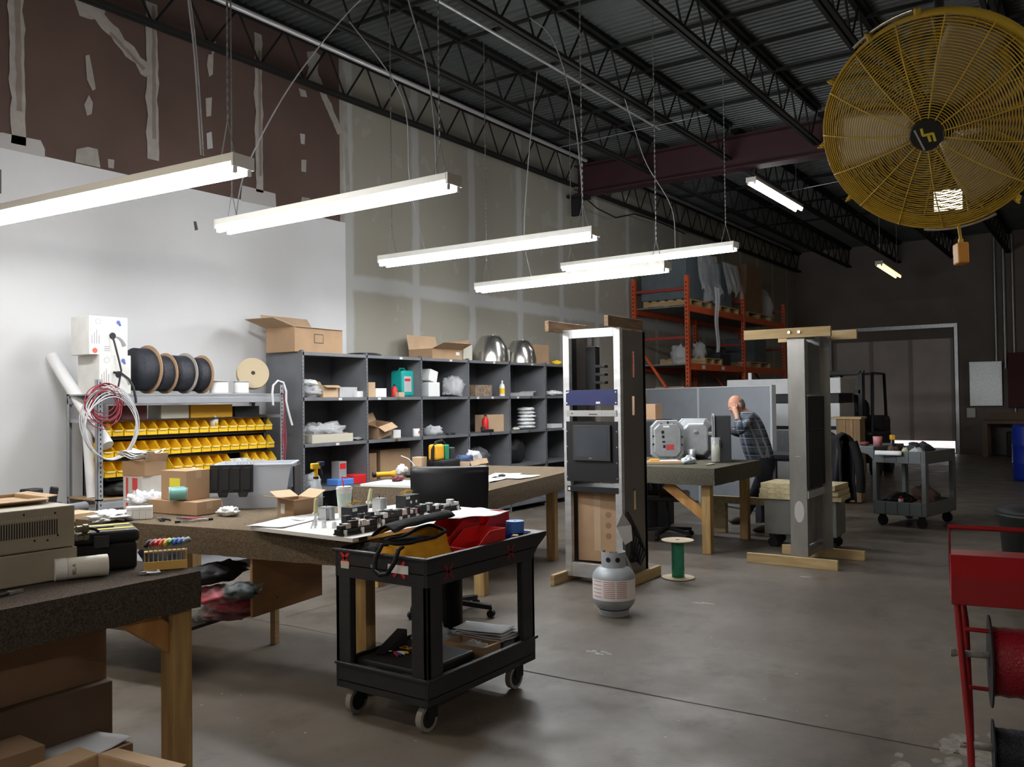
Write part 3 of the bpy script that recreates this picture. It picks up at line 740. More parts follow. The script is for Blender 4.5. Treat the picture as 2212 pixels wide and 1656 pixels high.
# cable boxes with cable tails
def cable_box(lab, px0, px1, pys, Y, z0, h, dep):
    a = at_y(px0, pys, Y); b_ = at_y(px1, pys, Y); w = b_.x - a.x; cx_ = (a.x + b_.x) / 2
    t = thing('cable_box', lab, 'box', (cx_, Y, z0), 0, 'white pull boxes of cable')
    MB().box(-w / 2, w / 2, 0, dep, 0, h).build('carton_body', [mat('white printed carton', (.62, .61, .58), .7, var=.05, vs=9)], t, bevel=.003)
    def disc(nm, x, z, r, m):
        MB().cyl((x * w / 2, -.0015, z * h), (x * w / 2, -.0002, z * h), r, n=24).build(nm, [m], t)
    disc('pull_hole', .2, .50, .029, BLACK)
    disc('printed_emblem', -.55, .86, .024, mat('faint grey print', (.35, .35, .36), .8)); MB().cyl((-.55 * w / 2, -.002, .86 * h), (-.55 * w / 2, -.0016, .86 * h), .019, n=24).build('printed_emblem', [WHITE], t)
    b = MB(); b.cyl((.25 * w, -.0016, .86 * h), (.25 * w, -.0004, .86 * h), .018, n=16); b.cyl((.29 * w, -.0016, .80 * h), (.29 * w, -.0004, .80 * h), .012, n=14); b.build('printed_emblem', [mat('blue print', (.10, .14, .38), .8)], t)
    disc('printed_emblem', -.72, .10, .022, mat('red print', (.48, .10, .07), .8))
    b = MB()
    for k in range(4): b.box(-.44 * w + k * .02, -.44 * w + k * .02 + .006, -.0012, -.0002, .28 * h, (.5 + .07 * (k % 3)) * h)
    for k in range(3): b.box(-.12 * w, .02 * w, -.0012, -.0002, (.10 + .05 * k) * h, (.12 + .05 * k) * h)
    b.build('printed_lines', [mat('grey print', (.3, .3, .31), .8)], t)
    b = MB(); c0 = (.1 * w, -.002, .5 * h); pts = [(c0[0] + .03 + .085 * sin(a_), -.002, c0[2] - .01 - .15 * (1 - cos(a_))) for a_ in [i * .13 for i in range(9)]]
    for i in range(8):
        p, q = Vector(pts[i]), Vector(pts[i + 1]); ww = .007 + .0016 * i; d = (q - p).normalized(); n_ = Vector((d.z, 0, -d.x))
        b.poly([p - n_ * ww, p + n_ * ww, q + n_ * (ww + .001), q - n_ * (ww + .001)])
    b.build('printed_swoosh', [mat('mid grey print', (.22, .22, .23), .8)], t)
    return t
B2 = cable_box('lower white cable pull box standing on the shelving end', 215, 283, 845, 6.88, SZ + .001, .325, .33)
B1 = cable_box('upper white cable pull box, stacked on the other one', 193, 276, 765, 6.90, SZ + .327, .32, .28)
one('cable_tail', 'black cable drooping from the upper white cable box', 'cable', MB().tube([at_y(238, 722, 6.89), at_y(246, 735, 6.86), at_y(255, 770, 6.85), at_y(262, 800, 6.84), at_y(255, 838, 6.84)], .008, 8), [BLACK])
one('cable_tail', 'black cable curling from the lower white cable box over the shelf edge', 'cable', MB().tube([at_y(246, 804, 6.87), at_y(262, 806, 6.80), at_y(278, 818, 6.72), at_y(288, 835, 6.70), at_y(293, 860, 6.70), at_y(294, 870, 6.70)], .010, 8), [BLACK])
def spool(name, lab, c, R, r, wdt, fm, wm, axis, group=None, sides=(-1, 1), lumps=True):
    """c = centre; axis = unit direction"""
    t = thing(name, lab, 'spool', c, 0, group); a = Vector(axis).normalized(); h = wdt / 2
    for s in sides: MB().cyl(a * (s * h), a * (s * (h + .006)), R, n=36).cyl(a * (s * (h + .006)), a * (s * (h + .0065)), R * .16, n=16).build('flange', [fm], t)
    b = MB(); M_ = a.to_track_quat('Z', 'Y').to_matrix().to_4x4(); b.M = M_; n = 9; pr = [(.001, -h)]
    for k in range(n + 1): pr.append((r * (1 - .035 * (k % 2) if lumps else 1), -h + wdt * k / n))
    pr.append((.001, h)); b.lathe(pr, n=32, cap=False); b.build('wound_wire', [wm], t)
    b = MB(); 
    for s in sides: b.cyl(a * (s * (h + .0062)), a * (s * (h + .0075)), R * .13, n=16)
    b.build('arbor_hole', [BLACK], t)
    return t
WIREB = mat('black wire windings', (.016, .018, .026), .45, bump=.5, bs=120, stretch=(1, 1, 1))
G3 = 'black wire spools on the steel shelving'
for px, py0, wd, lab, fmt in ((303, 745, .13, 'largest black wire spool, its brown flange touching the cable boxes', CARD), (343, 762, .12, 'black wire spool second from the cable boxes', CARD),
                        (384, 762, .14, 'black wire spool third from the cable boxes, with a pale flange', mat('pale fibre flange', (.34, .31, .27), .7)), (424, 767, .10, 'black wire spool nearest the small white spools', CARD)):
    p = at_y(px, py0, 7.0); R_ = (p.z - SZ) / 2
    spool('wire_spool', lab, (p.x, 7.0, SZ + R_ + .001), R_, R_ * .87, wd, fmt, WIREB, (1, .05, 0), G3, (1,))
for px, lab in ((473, 'flat white spool lying beside the black wire spools'), (521, 'smaller flat white spool under the leaning tan flange')):
    p = at_y(px, 838, 6.92); spool('white_spool', lab, (p.x, 6.92, SZ + .062), .10 if px < 500 else .085, .085 if px < 500 else .07, .11, mat('clear grey flange', (.5, .5, .5), .3), WHITE, (0, 0, 1), 'small white spools', lumps=False)
p = at_y(547, 807, 6.99); spool('reel', 'tan fibre reel leaning against the grey shelving bay', (p.x, 7.0, p.z), .155, .07, .05, mat('tan fibre', (.42, .34, .22), .7), WHITE, (-.45, -.85, .25))
# coils hung on the slotted post
b = MB()
for k in range(7):
    R_ = .245 - .006 * k; pc = at_y(238 + k * .6, 912 + k * 2, 6.70 - .006 * k)
    b.tube([pc + Vector((R_ * cos(2 * pi * i / 40 + .3), .02 * sin(3 * 2 * pi * i / 40 + k), R_ * 1.22 * sin(2 * pi * i / 40 + .3) + .006 * sin(i * .5 + k))) for i in range(40)], .0042, 6, True)
one('cable_coil', 'big loose coil of light grey cable hung on the slotted post', 'cable', b, [mat('light grey cable', (.5, .5, .52), .45)])
b = MB()
for k in range(9):
    R_ = .095 + .012 * (k % 5); pc = at_y(222 + 3 * (k % 4), 862 + k * 2.5, 6.715 - .004 * k)
    b.tube([pc + Vector((R_ * 1.1 * cos(2 * pi * i / 28), .015 * sin(2 * 2 * pi * i / 28 + k), R_ * 1.15 * sin(2 * pi * i / 28) * (1 + .1 * sin(k)))) for i in range(28)], .004, 6, True)
one('wire_coil', 'tangled coil of red and black wire hung on the slotted post', 'wire', b, [mat('dark red wire', (.20, .012, .025), .5)])
b = MB().tube([at_y(x, y, 6.70) for x, y in ((590, 875), (588, 850), (590, 832), (600, 822), (612, 826), (618, 845), (618, 865), (622, 885), (631, 918))], .011, 8)
one('hose', 'pale corrugated hose hooked over the far post of the steel shelving', 'hose', b, [mat('pale hose', (.55, .56, .58), .5)])
b = MB()
for k in range(4): b.tube([at_y(612 + k * 1.5 + 2 * sin(i * .9 + k), 850 + i * 18, 6.72 - .002 * k) for i in range(9)], .005, 5)
one('wire_bundle', 'dark red wire bundle hanging down the far post of the steel shelving', 'wire', b, [mat('dull red wire', (.20, .03, .05), .5)])

# ================================================================== bank of grey shelving bays
BY0, BY1, BX0, BW = 6.90, 7.47, 6.17, .938
BZ = (2.09, 1.615, 1.13, .655, .11)
LBLM = mat('shelf label', (.6, .6, .58), .7)
bay0 = None
BAYL = ['first grey shelving bay, under the big open carton', 'second grey shelving bay, with the teal jug on it', 'third grey shelving bay, under the flat carton', 'fourth grey shelving bay, under the first steel dome',
        'fifth grey shelving bay, with the white folded bags', 'sixth grey shelving bay, mostly behind the aluminium rack']
for k in range(6):
    x0 = BX0 + k * BW
    if bay0 is None:
        t = bay0 = thing('shelving_bay', BAYL[0], 'shelving', (x0, BY0, 0), 0, 'grey steel shelving bays')
        for z in BZ:
            MB().box(.012, BW - .002, .004, BY1 - BY0 - .01, z - .012, z).box(.012, BW - .002, 0, .012, z - .035, z).build('shelf', [SHELFGREY], t, bevel=.0015)
        MB().box(0, .008, .04, BY1 - BY0 - .01, .02, 2.1).build('side_panel', [SHELFGREY], t)
        MB().box(.01, BW, BY1 - BY0 - .009, BY1 - BY0, .02, 2.1).build('back_panel', [SHELFDARK], t)
        b = MB().box(0, .03, 0, .003, 0, 2.11).box(0, .003, 0, .04, 0, 2.11); b.mi(1); z = .05
        while z < 2.08: b.box(.012, .018, -.001, .0002, z, z + .012); z += .04
        b.build('post', [SHELFGREY, HOLEB], t)
    else: t = dup(bay0, (x0, BY0, 0), label=BAYL[k])
    for z, off in ((BZ[0], .6), (BZ[1], .55), (BZ[2], .5), (BZ[1], .2)):
        if random.random() < .75: MB().box(BW * off, BW * off + .05, -.002, 0, z - .032, z - .006).build('shelf_label', [LBLM if (k, z) != (1, BZ[2]) else YELLOW], t)
b = MB().box(0, .03, 0, .003, 0, 2.11).box(0, .008, .04, .56, .02, 2.1)
one('end_upright', 'last grey upright closing the row of shelving bays', 'shelving', b, [SHELFGREY], (BX0 + 6 * BW + .001, BY0, 0))

# ---- things on top of the bays
TZ = BZ[0] + .001
p = at_y(672, 757, 7.02)
t = carton('big open carton with one flap drooping, on top of the first grey bay', (p.x + .06, 7.18, TZ), (.72, .42, .26), .06, CARD, flaps=[('l', .25, .30), ('b', 1.0, .18), ('f', -.0, .02)], stamp=0)
MB().box(-.08, .06, -.2125, -.211, .10, .2).build('printed_mark', [INK], t); MB().box(-.07, .05, -.213, -.2122, .11, .19).build('printed_mark', [CARD], t)
p = at_y(800, 762, 7.0); lathe_thing('black_disc', 'flat black disc lying on top of the second grey bay', 'disc', (p.x, 7.12, TZ), [(.0, .0), (.21, 0), (.22, .012), (.16, .03), (0, .032)], BLACK)
p = at_y(962, 770, 7.02); t = carton('flat carton with a raised lid on top of the third grey bay', (p.x, 7.18, TZ), (.58, .40, .13), -.03, CARD, flaps=[('f', .35, .2), ('r', .6, .25), ('b', 1.3, .2)], label=(.7, .6, .07, .04, WHITE))
p = at_y(1014, 770, 7.02)
for lab, px, wdt, h in (('cream battery case behind the first steel dome', 1010, .20, .24), ('cream battery case between the two steel domes', 1095, .14, .20)):
    p = at_y(px, 775, 7.2); t = thing('battery_case', lab, 'case', (p.x, 7.28, TZ), 0, 'cream cases among the domes')
    MB().box(-wdt / 2, wdt / 2, -.09, .09, 0, h).build('case_body', [CREAM], t, bevel=.01)
    for q in (-.3, 0, .3): MB().cyl((q * wdt, 0, h), (q * wdt, 0, h + .02), .012, n=10).build('terminal', [BLACK], t)
dome = None
DOMEM = mat('polished steel dome', (.62, .60, .57), .22, .95, bump=.12, bs=8)
for lab, px, R_ , h in (('larger polished steel dome on top of the fourth grey bay', 1059, .26, .37), ('polished steel dome beside the tan carton on the fifth bay', 1124, .235, .34)):
    p = at_y(px, 778, 7.15); t = thing('steel_dome', lab, 'dome', (p.x + .04, 7.17, TZ), 0, 'steel domes on the shelving')
    MB().lathe([(R_, 0), (R_ * 1.0, .01), (R_ * .97, h * .3), (R_ * .85, h * .62), (R_ * .62, h * .9), (R_ * .5, h), (R_ * .2, h), (.001, h)], n=40).build('dome_shell', [DOMEM], t)
    for a in range(3): MB().cyl((R_ * .35 * cos(a * 2.1), R_ * .35 * sin(a * 2.1), h), (R_ * .35 * cos(a * 2.1), R_ * .35 * sin(a * 2.1), h + .015), .01, n=8).build('stud', [STEEL], t)
p = at_y(1168, 781, 7.05); carton('tan carton standing at the end on top of the shelving bays', (p.x + .02, 7.17, TZ), (.38, .28, .29), 0, CARD)
p = at_y(1202, 780, 7.0); crumple('glove', 'yellow glove hanging over the top of the sixth bay', 'glove', (p.x, 7.0, TZ), (.12, .16, .07), YELLOW, 3)

# ---- things on the bay shelves
def B(px, py, Y=7.05): return at_y(px, py, Y)
A1, A2, A3 = BZ[1] + .001, BZ[2] + .001, BZ[3] + .001
def ib(lab, p0, p1, top, base, z, m, dep=.25, Y=7.0, name='small_box', cat='box', **kw):
    a = at_y(p0, base, Y); b_ = at_y(p1, base, Y); h = at_y(p0, top, Y).z - at_y(p0, base, Y).z
    return carton(lab, ((a.x + b_.x) / 2, Y + dep / 2, z), (abs(b_.x - a.x), dep, h), kw.pop('rz', 0), m, name=name, cat=cat, tape=False, **kw)
p = B(678, 853); crumple('wrapped_parcel', 'white foam-wrapped parcel on the first bay', 'parcel', (p.x, 7.12, A1), (.28, .26, .15), FILMC, 11, .2); crumple('foam_pad', 'white foam pad on top of the wrapped parcel', 'foam', (p.x - .02, 7.12, A1 + .13), (.22, .2, .07), WHITE, 12, .12)
ib('small open cardboard box beside the wrapped parcel on the first bay', 698, 731, 827, 853, A1, CARDL, flaps=[('f', -.4, .06), ('b', .9, .06)])
ib('grey-white tray box on the upper shelf of the first bay', 734, 772, 833, 855, A1, mat('grey board', (.45, .45, .46), .7))
ib('little white carton with blue print at the end of the first bay', 772, 786, 842, 855, A1, WHITE, dep=.12, Y=6.95)
ib('upright tan box on the upper shelf of the second bay', 796, 811, 820, 852, A1, CARDL, dep=.2)
ib('plain white box in the second bay', 812, 835, 834, 853, A1, WHITE, dep=.2)
def bottle(name, lab, c, r, h, m, capm, cat='bottle', group=None, neck=.35, lblm=None):
    t = thing(name, lab, cat, c, 0, group)
    MB().lathe([(.001, 0), (r * .95, 0), (r, .01), (r, h * .62), (r * .8, h * .74), (r * neck, h * .82), (r * neck, h * .88), (.001, h * .88)], n=20, cap=False).build('bottle_body', [m], t)
    MB().cyl((0, 0, h * .86), (0, 0, h), r * neck * 1.15, n=14).build('cap', [capm], t)
    if lblm: MB().lathe([(r * 1.01, h * .15), (r * 1.01, h * .5)], n=20, cap=False).build('bottle_label', [lblm], t)
    return t
p = B(848, 851); bottle('spray_can', 'red can in front of the teal jug on the second bay', (p.x, 7.02, A1), .035, .15, RED, BLACK, 'can')
p = B(880, 853)
t = thing('jug', 'big teal plastic jug with a grey label on the second bay', 'jug', (p.x + .02, 7.12, A1)); 
MB().box(-.14, .14, -.1, .1, 0, .32).build('jug_body', [TEAL], t, bevel=.03, seg=3)
MB().box(-.11, .02, -.102, -.1, .06, .25).build('jug_label', [mat('grey jug label', (.42, .42, .43), .6)], t)
MB().box(-.1, .0, -.1035, -.1021, .19, .22).build('label_stripe', [RED], t); MB().cyl((.07, 0, .32), (.07, 0, .36), .03, n=16).build('cap', [BLACK], t); MB().tube([(-.10, 0, .31), (-.08, 0, .345), (0, 0, .345), (.02, 0, .32)], .012, 8).build('handle', [TEAL], t)
ib('small tan box before the teal jug', 862, 874, 843, 853, A1, CARDL, dep=.06, Y=6.93)
p = B(932, 852); t = thing('foam_block_stack', 'stack of white styrofoam packing pieces on the third bay', 'packing foam', (p.x, 7.1, A1))
MB().cb((0, 0, .09), (.22, .2, .18)).build('foam_block', [WHITE], t, bevel=.01); MB().cb((-.0, 0, .26), (.16, .18, .15), (0, .25, 0)).build('foam_block', [WHITE], t, bevel=.01)
p = B(984, 858); t = thing('bagged_parcel', 'clear bag of printed white sheets hanging out of the third bay', 'parcel', (p.x - .03, 7.05, A1))
MB().cb((0, .02, .12), (.24, .16, .22), (0, .12, 0)).build('printed_sheet', [mat('printed sheet', (.55, .56, .57), .6, col2=(.12, .12, .13), vs=22)], t, bevel=.01)
b = MB().blob((0, 0, .13), (.31, .26, .28), .12, 3, 5, 26, 13); b.build('plastic_wrap', [FILM], t)
ib('colourful printed parts box on the fourth bay', 1027, 1063, 827, 852, A1, mat('busy printed carton', (.32, .20, .10), .6, col2=(.10, .10, .12), vs=25), dep=.2)
p = B(1082, 851); bottle('white_bottle', 'white bottle with a yellow tag on the fourth bay', (p.x, 7.02, A1), .045, .22, WHITE, WHITE, lblm=YELLOW)
p = B(1130, 852); t = carton('open white document tray on the fifth bay', (p.x, 7.1, A1), (.34, .25, .05), .1, mat('grey board', (.45, .45, .46), .7), flaps=[('r', .2, .1)])
p = B(1195, 854); crumple('plastic_bag', 'white bag at the edge of the sixth bay upper shelf', 'bag', (p.x, 7.05, A1), (.3, .25, .09), CLOTH, 14)
# middle shelf
p = B(703, 950); t = carton('long white tray carton filled with bags on the first bay middle shelf', (p.x, 7.1, A2), (.60, .34, .09), 0, mat('cream board', (.52, .49, .40), .8), flaps=[])
crumple('plastic_bag', 'clear bags of parts heaped in the long white tray', 'bag', (p.x + .02, 7.12, A2 + .03), (.5, .3, .2), FILMC, 15, .3)
ib('red and white tin beside the bag tray on the first bay', 737, 751, 928, 947, A2, mat('pinkish tin', (.45, .22, .2), .5), dep=.1)
p = B(770, 945); crumple('wire_pile', 'pile of grey offcuts on the first bay middle shelf', 'scrap', (p.x, 7.05, A2), (.24, .2, .05), STEEL, 17, .3)
p = B(822, 940); t = carton('tipped open carton on the middle shelf of the second bay', (p.x, 7.1, A2 + .03), (.28, .22, .15), .15, CARD, flaps=[('f', -.5, .1), ('b', 1.1, .1), ('l', .4, .08)], rot=(.12, -.18, .15))
ib('little white cube box on the second bay middle shelf', 850, 866, 922, 939, A2, WHITE, dep=.09)
p = B(889, 938); t = thing('mug', 'white mug with a red print on the second bay', 'mug', (p.x, 6.97, A2))
MB().lathe([(.001, .004), (.036, .004), (.042, 0), (.045, .01), (.045, .1), (.04, .1), (.04, .012), (.001, .012)], n=24, cap=False).build('mug_body', [WHITE], t)
MB().tube([(.044, 0, .08), (.07, 0, .075), (.078, 0, .05), (.068, 0, .028), (.044, 0, .022)], .006, 8).build('handle', [WHITE], t); MB().box(-.018, .008, -.0465, -.0452, .04, .07).build('printed_logo', [mat('red print', (.48, .10, .07), .8)], t)
p = B(930, 938); crumple('parts_bag', 'silvery bag of parts on the third bay middle shelf', 'bag', (p.x + .05, 7.05, A2), (.26, .2, .13), FILMC, 18, .25)
p = B(925, 935); MBt = MB().cb((0, 0, .17), (.05, .02, .34), (0, .08, 0)); one('metal_strip', 'upright grey metal strip leaning in the third bay', 'metal strip', MBt, [STEEL], (p.x, 7.3, A2 - .005))
p = B(996, 934); lathe_thing('tin_can', 'small steel can on the third bay middle shelf', 'can', (p.x, 7.0, A2), [(.03, 0), (.033, .004), (.033, .09), (.03, .094), (.001, .094)], STEEL)
p = B(964, 936); crumple('tool_pile', 'small heap of fittings on the third bay middle shelf', 'fittings', (p.x, 6.98, A2), (.14, .1, .03), DKGREY, 20, .3)
p = B(1042, 919); bottle('glue_bottle', 'red squeeze bottle with a black spout on the fourth bay', (p.x, 7.0, A2), .045, .25, RED, BLACK, neck=.3)
ib('square tan carton on the fourth bay middle shelf', 1054, 1093, 890, 927, A2, CARDL, dep=.22)
p = B(1040, 928); t = thing('hand_tool', 'black hand tool lying before the tan carton on the fourth bay', 'tool', (p.x, 6.95, A2)); MB().cb((0, 0, .02), (.22, .06, .04)).build('tool_body', [BLACK], t, bevel=.008); MB().cb((-.1, 0, .05), (.05, .05, .06)).build('tool_grip', [DKGREY], t, bevel=.008)
p = B(1143, 918); t = thing('folded_bag_stack', 'tall stack of folded white bags on the fifth bay', 'bags', (p.x, 7.1, A2))
for k in range(6): MB().blob((.012 * sin(k * 2.2), 0, .035 + k * .052), (.30 - .008 * k, .26, .062), .12, 3, 40 + k, 22, 9).build('folded_bag', [CLOTH], t)
p = B(1195, 920); t = carton('low white box on the middle shelf of the sixth bay', (p.x, 7.08, A2), (.3, .2, .06), 0, WHITE, tape=False)
p = B(1105, 918); crumple('tool_pile', 'odds and ends beside the folded white bags', 'fittings', (p.x, 6.98, A2), (.12, .1, .05), CREAM, 22, .3)
# third shelf
ib('upright tan carton on the third shelf of the second bay', 798, 814, 985, 1045, A3, CARDD, dep=.3)
ib('large brown carton on the third shelf of the second bay', 822, 890, 982, 1045, A3, CARD, dep=.34, Y=7.08)
ib('red and white tin box on the third shelf of the first bay', 733, 749, 998, 1048, A3, mat('grey red tin', (.28, .27, .26), .5), dep=.12, label=(0, .8, .09, .06, RED))
p = B(724, 1050); one('blue_tray', 'blue plastic tray on the third shelf of the first bay', 'tray', MB().box(-.12, .12, -.09, .09, 0, .07), [CYANBLUE], (p.x + .02, 6.99, A3), bevel=.01)
p = B(760, 1048); t = thing('red_bin', 'red tray of hardware on the third shelf of the first bay', 'bin', (p.x, 7.0, A3)); MB().box(-.11, .11, -.09, .09, 0, .1).build('tray_body', [RED], t, bevel=.006)
p = B(670, 1050); crumple('clear_bottles', 'clear bags standing on the third shelf of the first bay', 'bag', (p.x + .02, 7.05, A3), (.2, .2, .16), FILMC, 24, .2)
p = B(1035, 1010); crumple('grey_bag', 'dark grey bag on the third shelf of the fourth bay', 'bag', (p.x, 7.1, A3), (.45, .3, .3), SHELFDARK, 25, .15)
p = B(1120, 1010); crumple('dark_bag', 'black bag slumped on the third shelf of the fifth bay', 'bag', (p.x, 7.15, A3), (.45, .3, .42), BLACK, 26, .15)

# ================================================================== benches
POST = mat('bench post lumber', (.46, .30, .12), .65, col2=(.30, .185, .07), vs=3.5, stretch=(7, 7, .7), bump=.1, bs=20)
def bench(lab, c, ln, wd, rz, zt, skirt, cm, legs, braces, extra=None):
    """local x along the length, y along the width, corner at the origin"""
    t = thing('workbench', lab, 'workbench', (c[0], c[1], 0), rz)
    b = MB(); nx, ny = int(ln / .05), int(wd / .05)
    def top(u, v): 
        x, y = u * ln, v * wd; return (x, y, zt + .0025 * noise.noise(Vector((x * 4, y * 4, zt))))
    b.sheet(top, nx, ny)
    def side(p, q, n_):
        def fn(u, v):
            x = p[0] + (q[0] - p[0]) * u; y = p[1] + (q[1] - p[1]) * u; w_ = .006 * noise.noise(Vector((x * 5, y * 5, v * 2))) * v
            nrm = Vector((q[1] - p[1], -(q[0] - p[0]), 0)).normalized()
            return (x + nrm.x * (.004 * sin(v * pi) + w_), y + nrm.y * (.004 * sin(v * pi) + w_), zt - skirt * v + (.007 * noise.noise(Vector((x * 9, y * 9, 3))) if v > .9 else 0))
        b.sheet(fn, n_, 6)
    P = [(0, 0), (ln, 0), (ln, wd), (0, wd)]
    for i in range(4): side(P[i], P[(i + 1) % 4], int(max(ln, wd) / .04))
    o = b.build('carpet_cover', [cm], t)
    MB().box(.02, ln - .02, .02, wd - .02, zt - .05, zt - .012).build('bench_top', [PLY], t)
    b = MB(); i_ = .03
    for y in (i_, wd - i_ - .038): b.box(i_, ln - i_, y, y + .038, zt - .05 - .09, zt - .05)
    for x in (i_, ln - i_ - .038): b.box(x, x + .038, i_ + .038, wd - i_ - .038, zt - .05 - .09, zt - .05)
    b.build('apron', [PINEH], t)
    for x, y in legs: MB().box(x - .045, x + .045, y - .045, y + .045, 0, zt - .051).build('leg', [POST], t, bevel=.004)
    for x0, y0, z0, x1, y1, z1 in braces: MB().bar((x0, y0, z0), (x1, y1, z1), .038, .10).build('brace', [mat('brace lumber', (.50, .27, .09), .65, col2=(.36, .17, .05), vs=4, stretch=(3, 3, 1))], t, bevel=.002)
    if extra: extra(t)
    return t
FZ = .86
bench('dark carpeted workbench nearest the camera', (-.9, 3.17), 3.17, 1.0, 0, FZ, .15, CARPETD,
      [(3.115, .09), (3.115, .88), (.1, .12), (.1, .88)], [(3.10, .09, .57, 2.84, .09, .76)])
MZ = .85
MC = at_z(797, 1163, MZ); MR = radians(99.5)
def mextra(t):
    # local x runs away from the near corner along the long side
    b = MB(); b.box(.98, 1.62, -.62, -.6, .36, .70)
    pass
Mt = bench('long tan carpeted workbench in the middle, holding the white assembly board', (MC.x, MC.y), 2.36, 1.1, MR, MZ, .155, CARPET,
      [(.12, -.12 + 1.1), (.12, .14), (2.2, .14), (2.2, .98)], [])
# the bench above is laid out with its width running back over the near corner: mirror it into place
Mt.location = (MC.x + 1.1 * cos(MR - pi / 2), MC.y + 1.1 * sin(MR - pi / 2), 0)
def M2W(a, w, z=MZ + .002):   # a along the long side from the near corner, w across towards the far side
    return Vector((MC.x + a * cos(MR) + w * cos(MR - pi / 2), MC.y + a * sin(MR) + w * sin(MR - pi / 2), z))
# plywood box slung under the middle bench
p0 = at_z(546, 1334, .36); 
t = thing('drawer_box', 'brown plywood box slung under the tan middle bench', 'box', (p0.x, p0.y, .36), radians(9))
MB().box(0, .62, 0, .018, 0, .335).build('box_side', [PLY], t, bevel=.002)
MB().box(.2, .208, -.0015, 0, .07, .078).build('screw_head', [BLACK], t)
# under-shelf with the bagged goods
q0 = at_z(300, 1350, .30)
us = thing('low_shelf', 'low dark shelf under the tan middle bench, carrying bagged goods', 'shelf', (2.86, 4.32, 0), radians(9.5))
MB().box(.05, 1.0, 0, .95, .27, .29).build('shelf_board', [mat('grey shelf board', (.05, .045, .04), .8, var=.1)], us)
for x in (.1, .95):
    for y in (.04, .9): MB().box(x - .02, x + .02, y - .02, y + .02, 0, .27).build('leg', [PINEH], us)
FILMT = mat('thin clear wrap', (.80, .82, .84), .2, alpha=.12, bump=.8, bs=14)
def bag(lab, px, py, z, s, m, seed, film=True, amp=.2, rz=.3, dd=0.0, name='bagged_goods', cat='bag'):
    c = at_z(px, py, z) + Vector((dd, dd * .3, 0)); t = thing(name, lab, cat, c, rz)
    MB().blob((0, 0, s[2] * .42), [v * .9 for v in s], amp, 3, seed, 26, 13).build('folded_contents', [m], t)
    if film: MB().blob((0, 0, s[2] * .46), [v * 1.02 for v in s], amp * 1.1, 4, seed + 2, 30, 15).build('plastic_wrap', [FILMT], t)
    return t
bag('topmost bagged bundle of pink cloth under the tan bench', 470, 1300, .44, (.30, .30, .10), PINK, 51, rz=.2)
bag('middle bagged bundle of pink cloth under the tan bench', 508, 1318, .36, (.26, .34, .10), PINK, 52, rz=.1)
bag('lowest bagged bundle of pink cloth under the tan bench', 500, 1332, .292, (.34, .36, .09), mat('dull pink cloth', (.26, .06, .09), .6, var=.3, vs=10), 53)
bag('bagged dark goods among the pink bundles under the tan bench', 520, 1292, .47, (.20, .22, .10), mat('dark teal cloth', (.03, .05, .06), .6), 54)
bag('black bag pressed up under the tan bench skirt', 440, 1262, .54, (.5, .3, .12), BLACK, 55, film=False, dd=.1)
bag('clear plastic bag hanging off the low shelf beside the dark bench', 440, 1345, .27, (.16, .16, .20), FILMC, 56, film=False, name='plastic_bag')

BZ_ = .85; BC = at_z(1052, 1062, BZ_)
BC = Vector((5.52, 4.06, BZ_)); BR = radians(11.5)
Bt = bench('tan carpeted workbench behind the black office chair', (BC.x, BC.y), 2.44, 1.25, BR, BZ_, .16, CARPET,
      [(.12, .12), (1.75, .12), (2.3, 1.1), (.12, 1.1), (2.32, .12)], [])
def B2W(a, w, z=BZ_ + .002): return Vector((BC.x + a * cos(BR) - w * sin(BR), BC.y + a * sin(BR) + w * cos(BR), z))

TZ_ = .86; TC = at_z(1549, 1011, TZ_)
Tt = bench('grey-brown carpeted workbench where the man stands', (8.17, 3.24), 1.35, 1.55, 0, TZ_, .17, mat('grey carpet', (.155, .145, .115), .97, col2=(.09, .083, .065), vs=110, bump=.8, bs=200, spec=.1),
      [(.13, .13), (1.2, .13), (.13, 1.42), (1.2, 1.42)], [(.13, .14, .36, .13, .58, .68)])

# ================================================================== things on the nearest bench
def FT(px, py, z=FZ): return at_z(px, py, z + .003)
# beige instrument with louvres
t = thing('instrument_case', 'beige metal instrument case with a slotted side, on the dark bench', 'case', (1.56, 3.36, FZ + .003), 0)
c1 = at_z(168, 1247, FZ); 
t.location = (c1.x, c1.y, FZ + .003); t.rotation_euler = (0, 0, radians(-2))
IW, ID, IH = 1.2, .50, .16
MB().box(-IW, 0, 0, ID, 0, .125).build('lower_shell', [BEIGE], t, bevel=.006)
b = MB().prism([(0, .128), (.0, .295), (ID, .295), (ID, .128)], 'x', -IW, -.01); b.build('upper_shell', [BEIGE], t, bevel=.006)
MB().box(-.009, .004, .06, ID - .06, .135, .28).build('end_panel', [BEIGE], t, bevel=.004)
b = MB()
for k in range(34): b.box(-.085 - k * .0095, -.0815 - k * .0095, -.0015, .001, .185, .245)
b.build('vent_slot', [mat('vent shadow black', (.015, .013, .011), .9)], t)['kind'] = 'stuff'
b = MB()
for k in range(30): b.box(-.09 - k * .0105, -.087 - k * .0105, -.0012, .001, .250, .262)
b.build('vent_slot_row', [mat('pale vent strip', (.50, .45, .36), .6)], t)
for x, z in ((-.12, .165), (-.17, .17), (-.08, .18), (-.09, .27), (-.21, .275)): MB().cyl((x, -.0015, z), (x, .001, z), .004, n=10).build('screw', [BLACK], t)
b = MB()
for k in range(2): b.cyl((.004, .02 + .0 * k, .19 - .035 * k), (.03, .02, .19 - .035 * k), .014, n=14).cyl((.03, .02, .19 - .035 * k), (.05, .02, .19 - .035 * k), .018, n=14)
b.build('twin_connector', [mat('tarnished brass', (.16, .14, .09), .4, .8)], t)
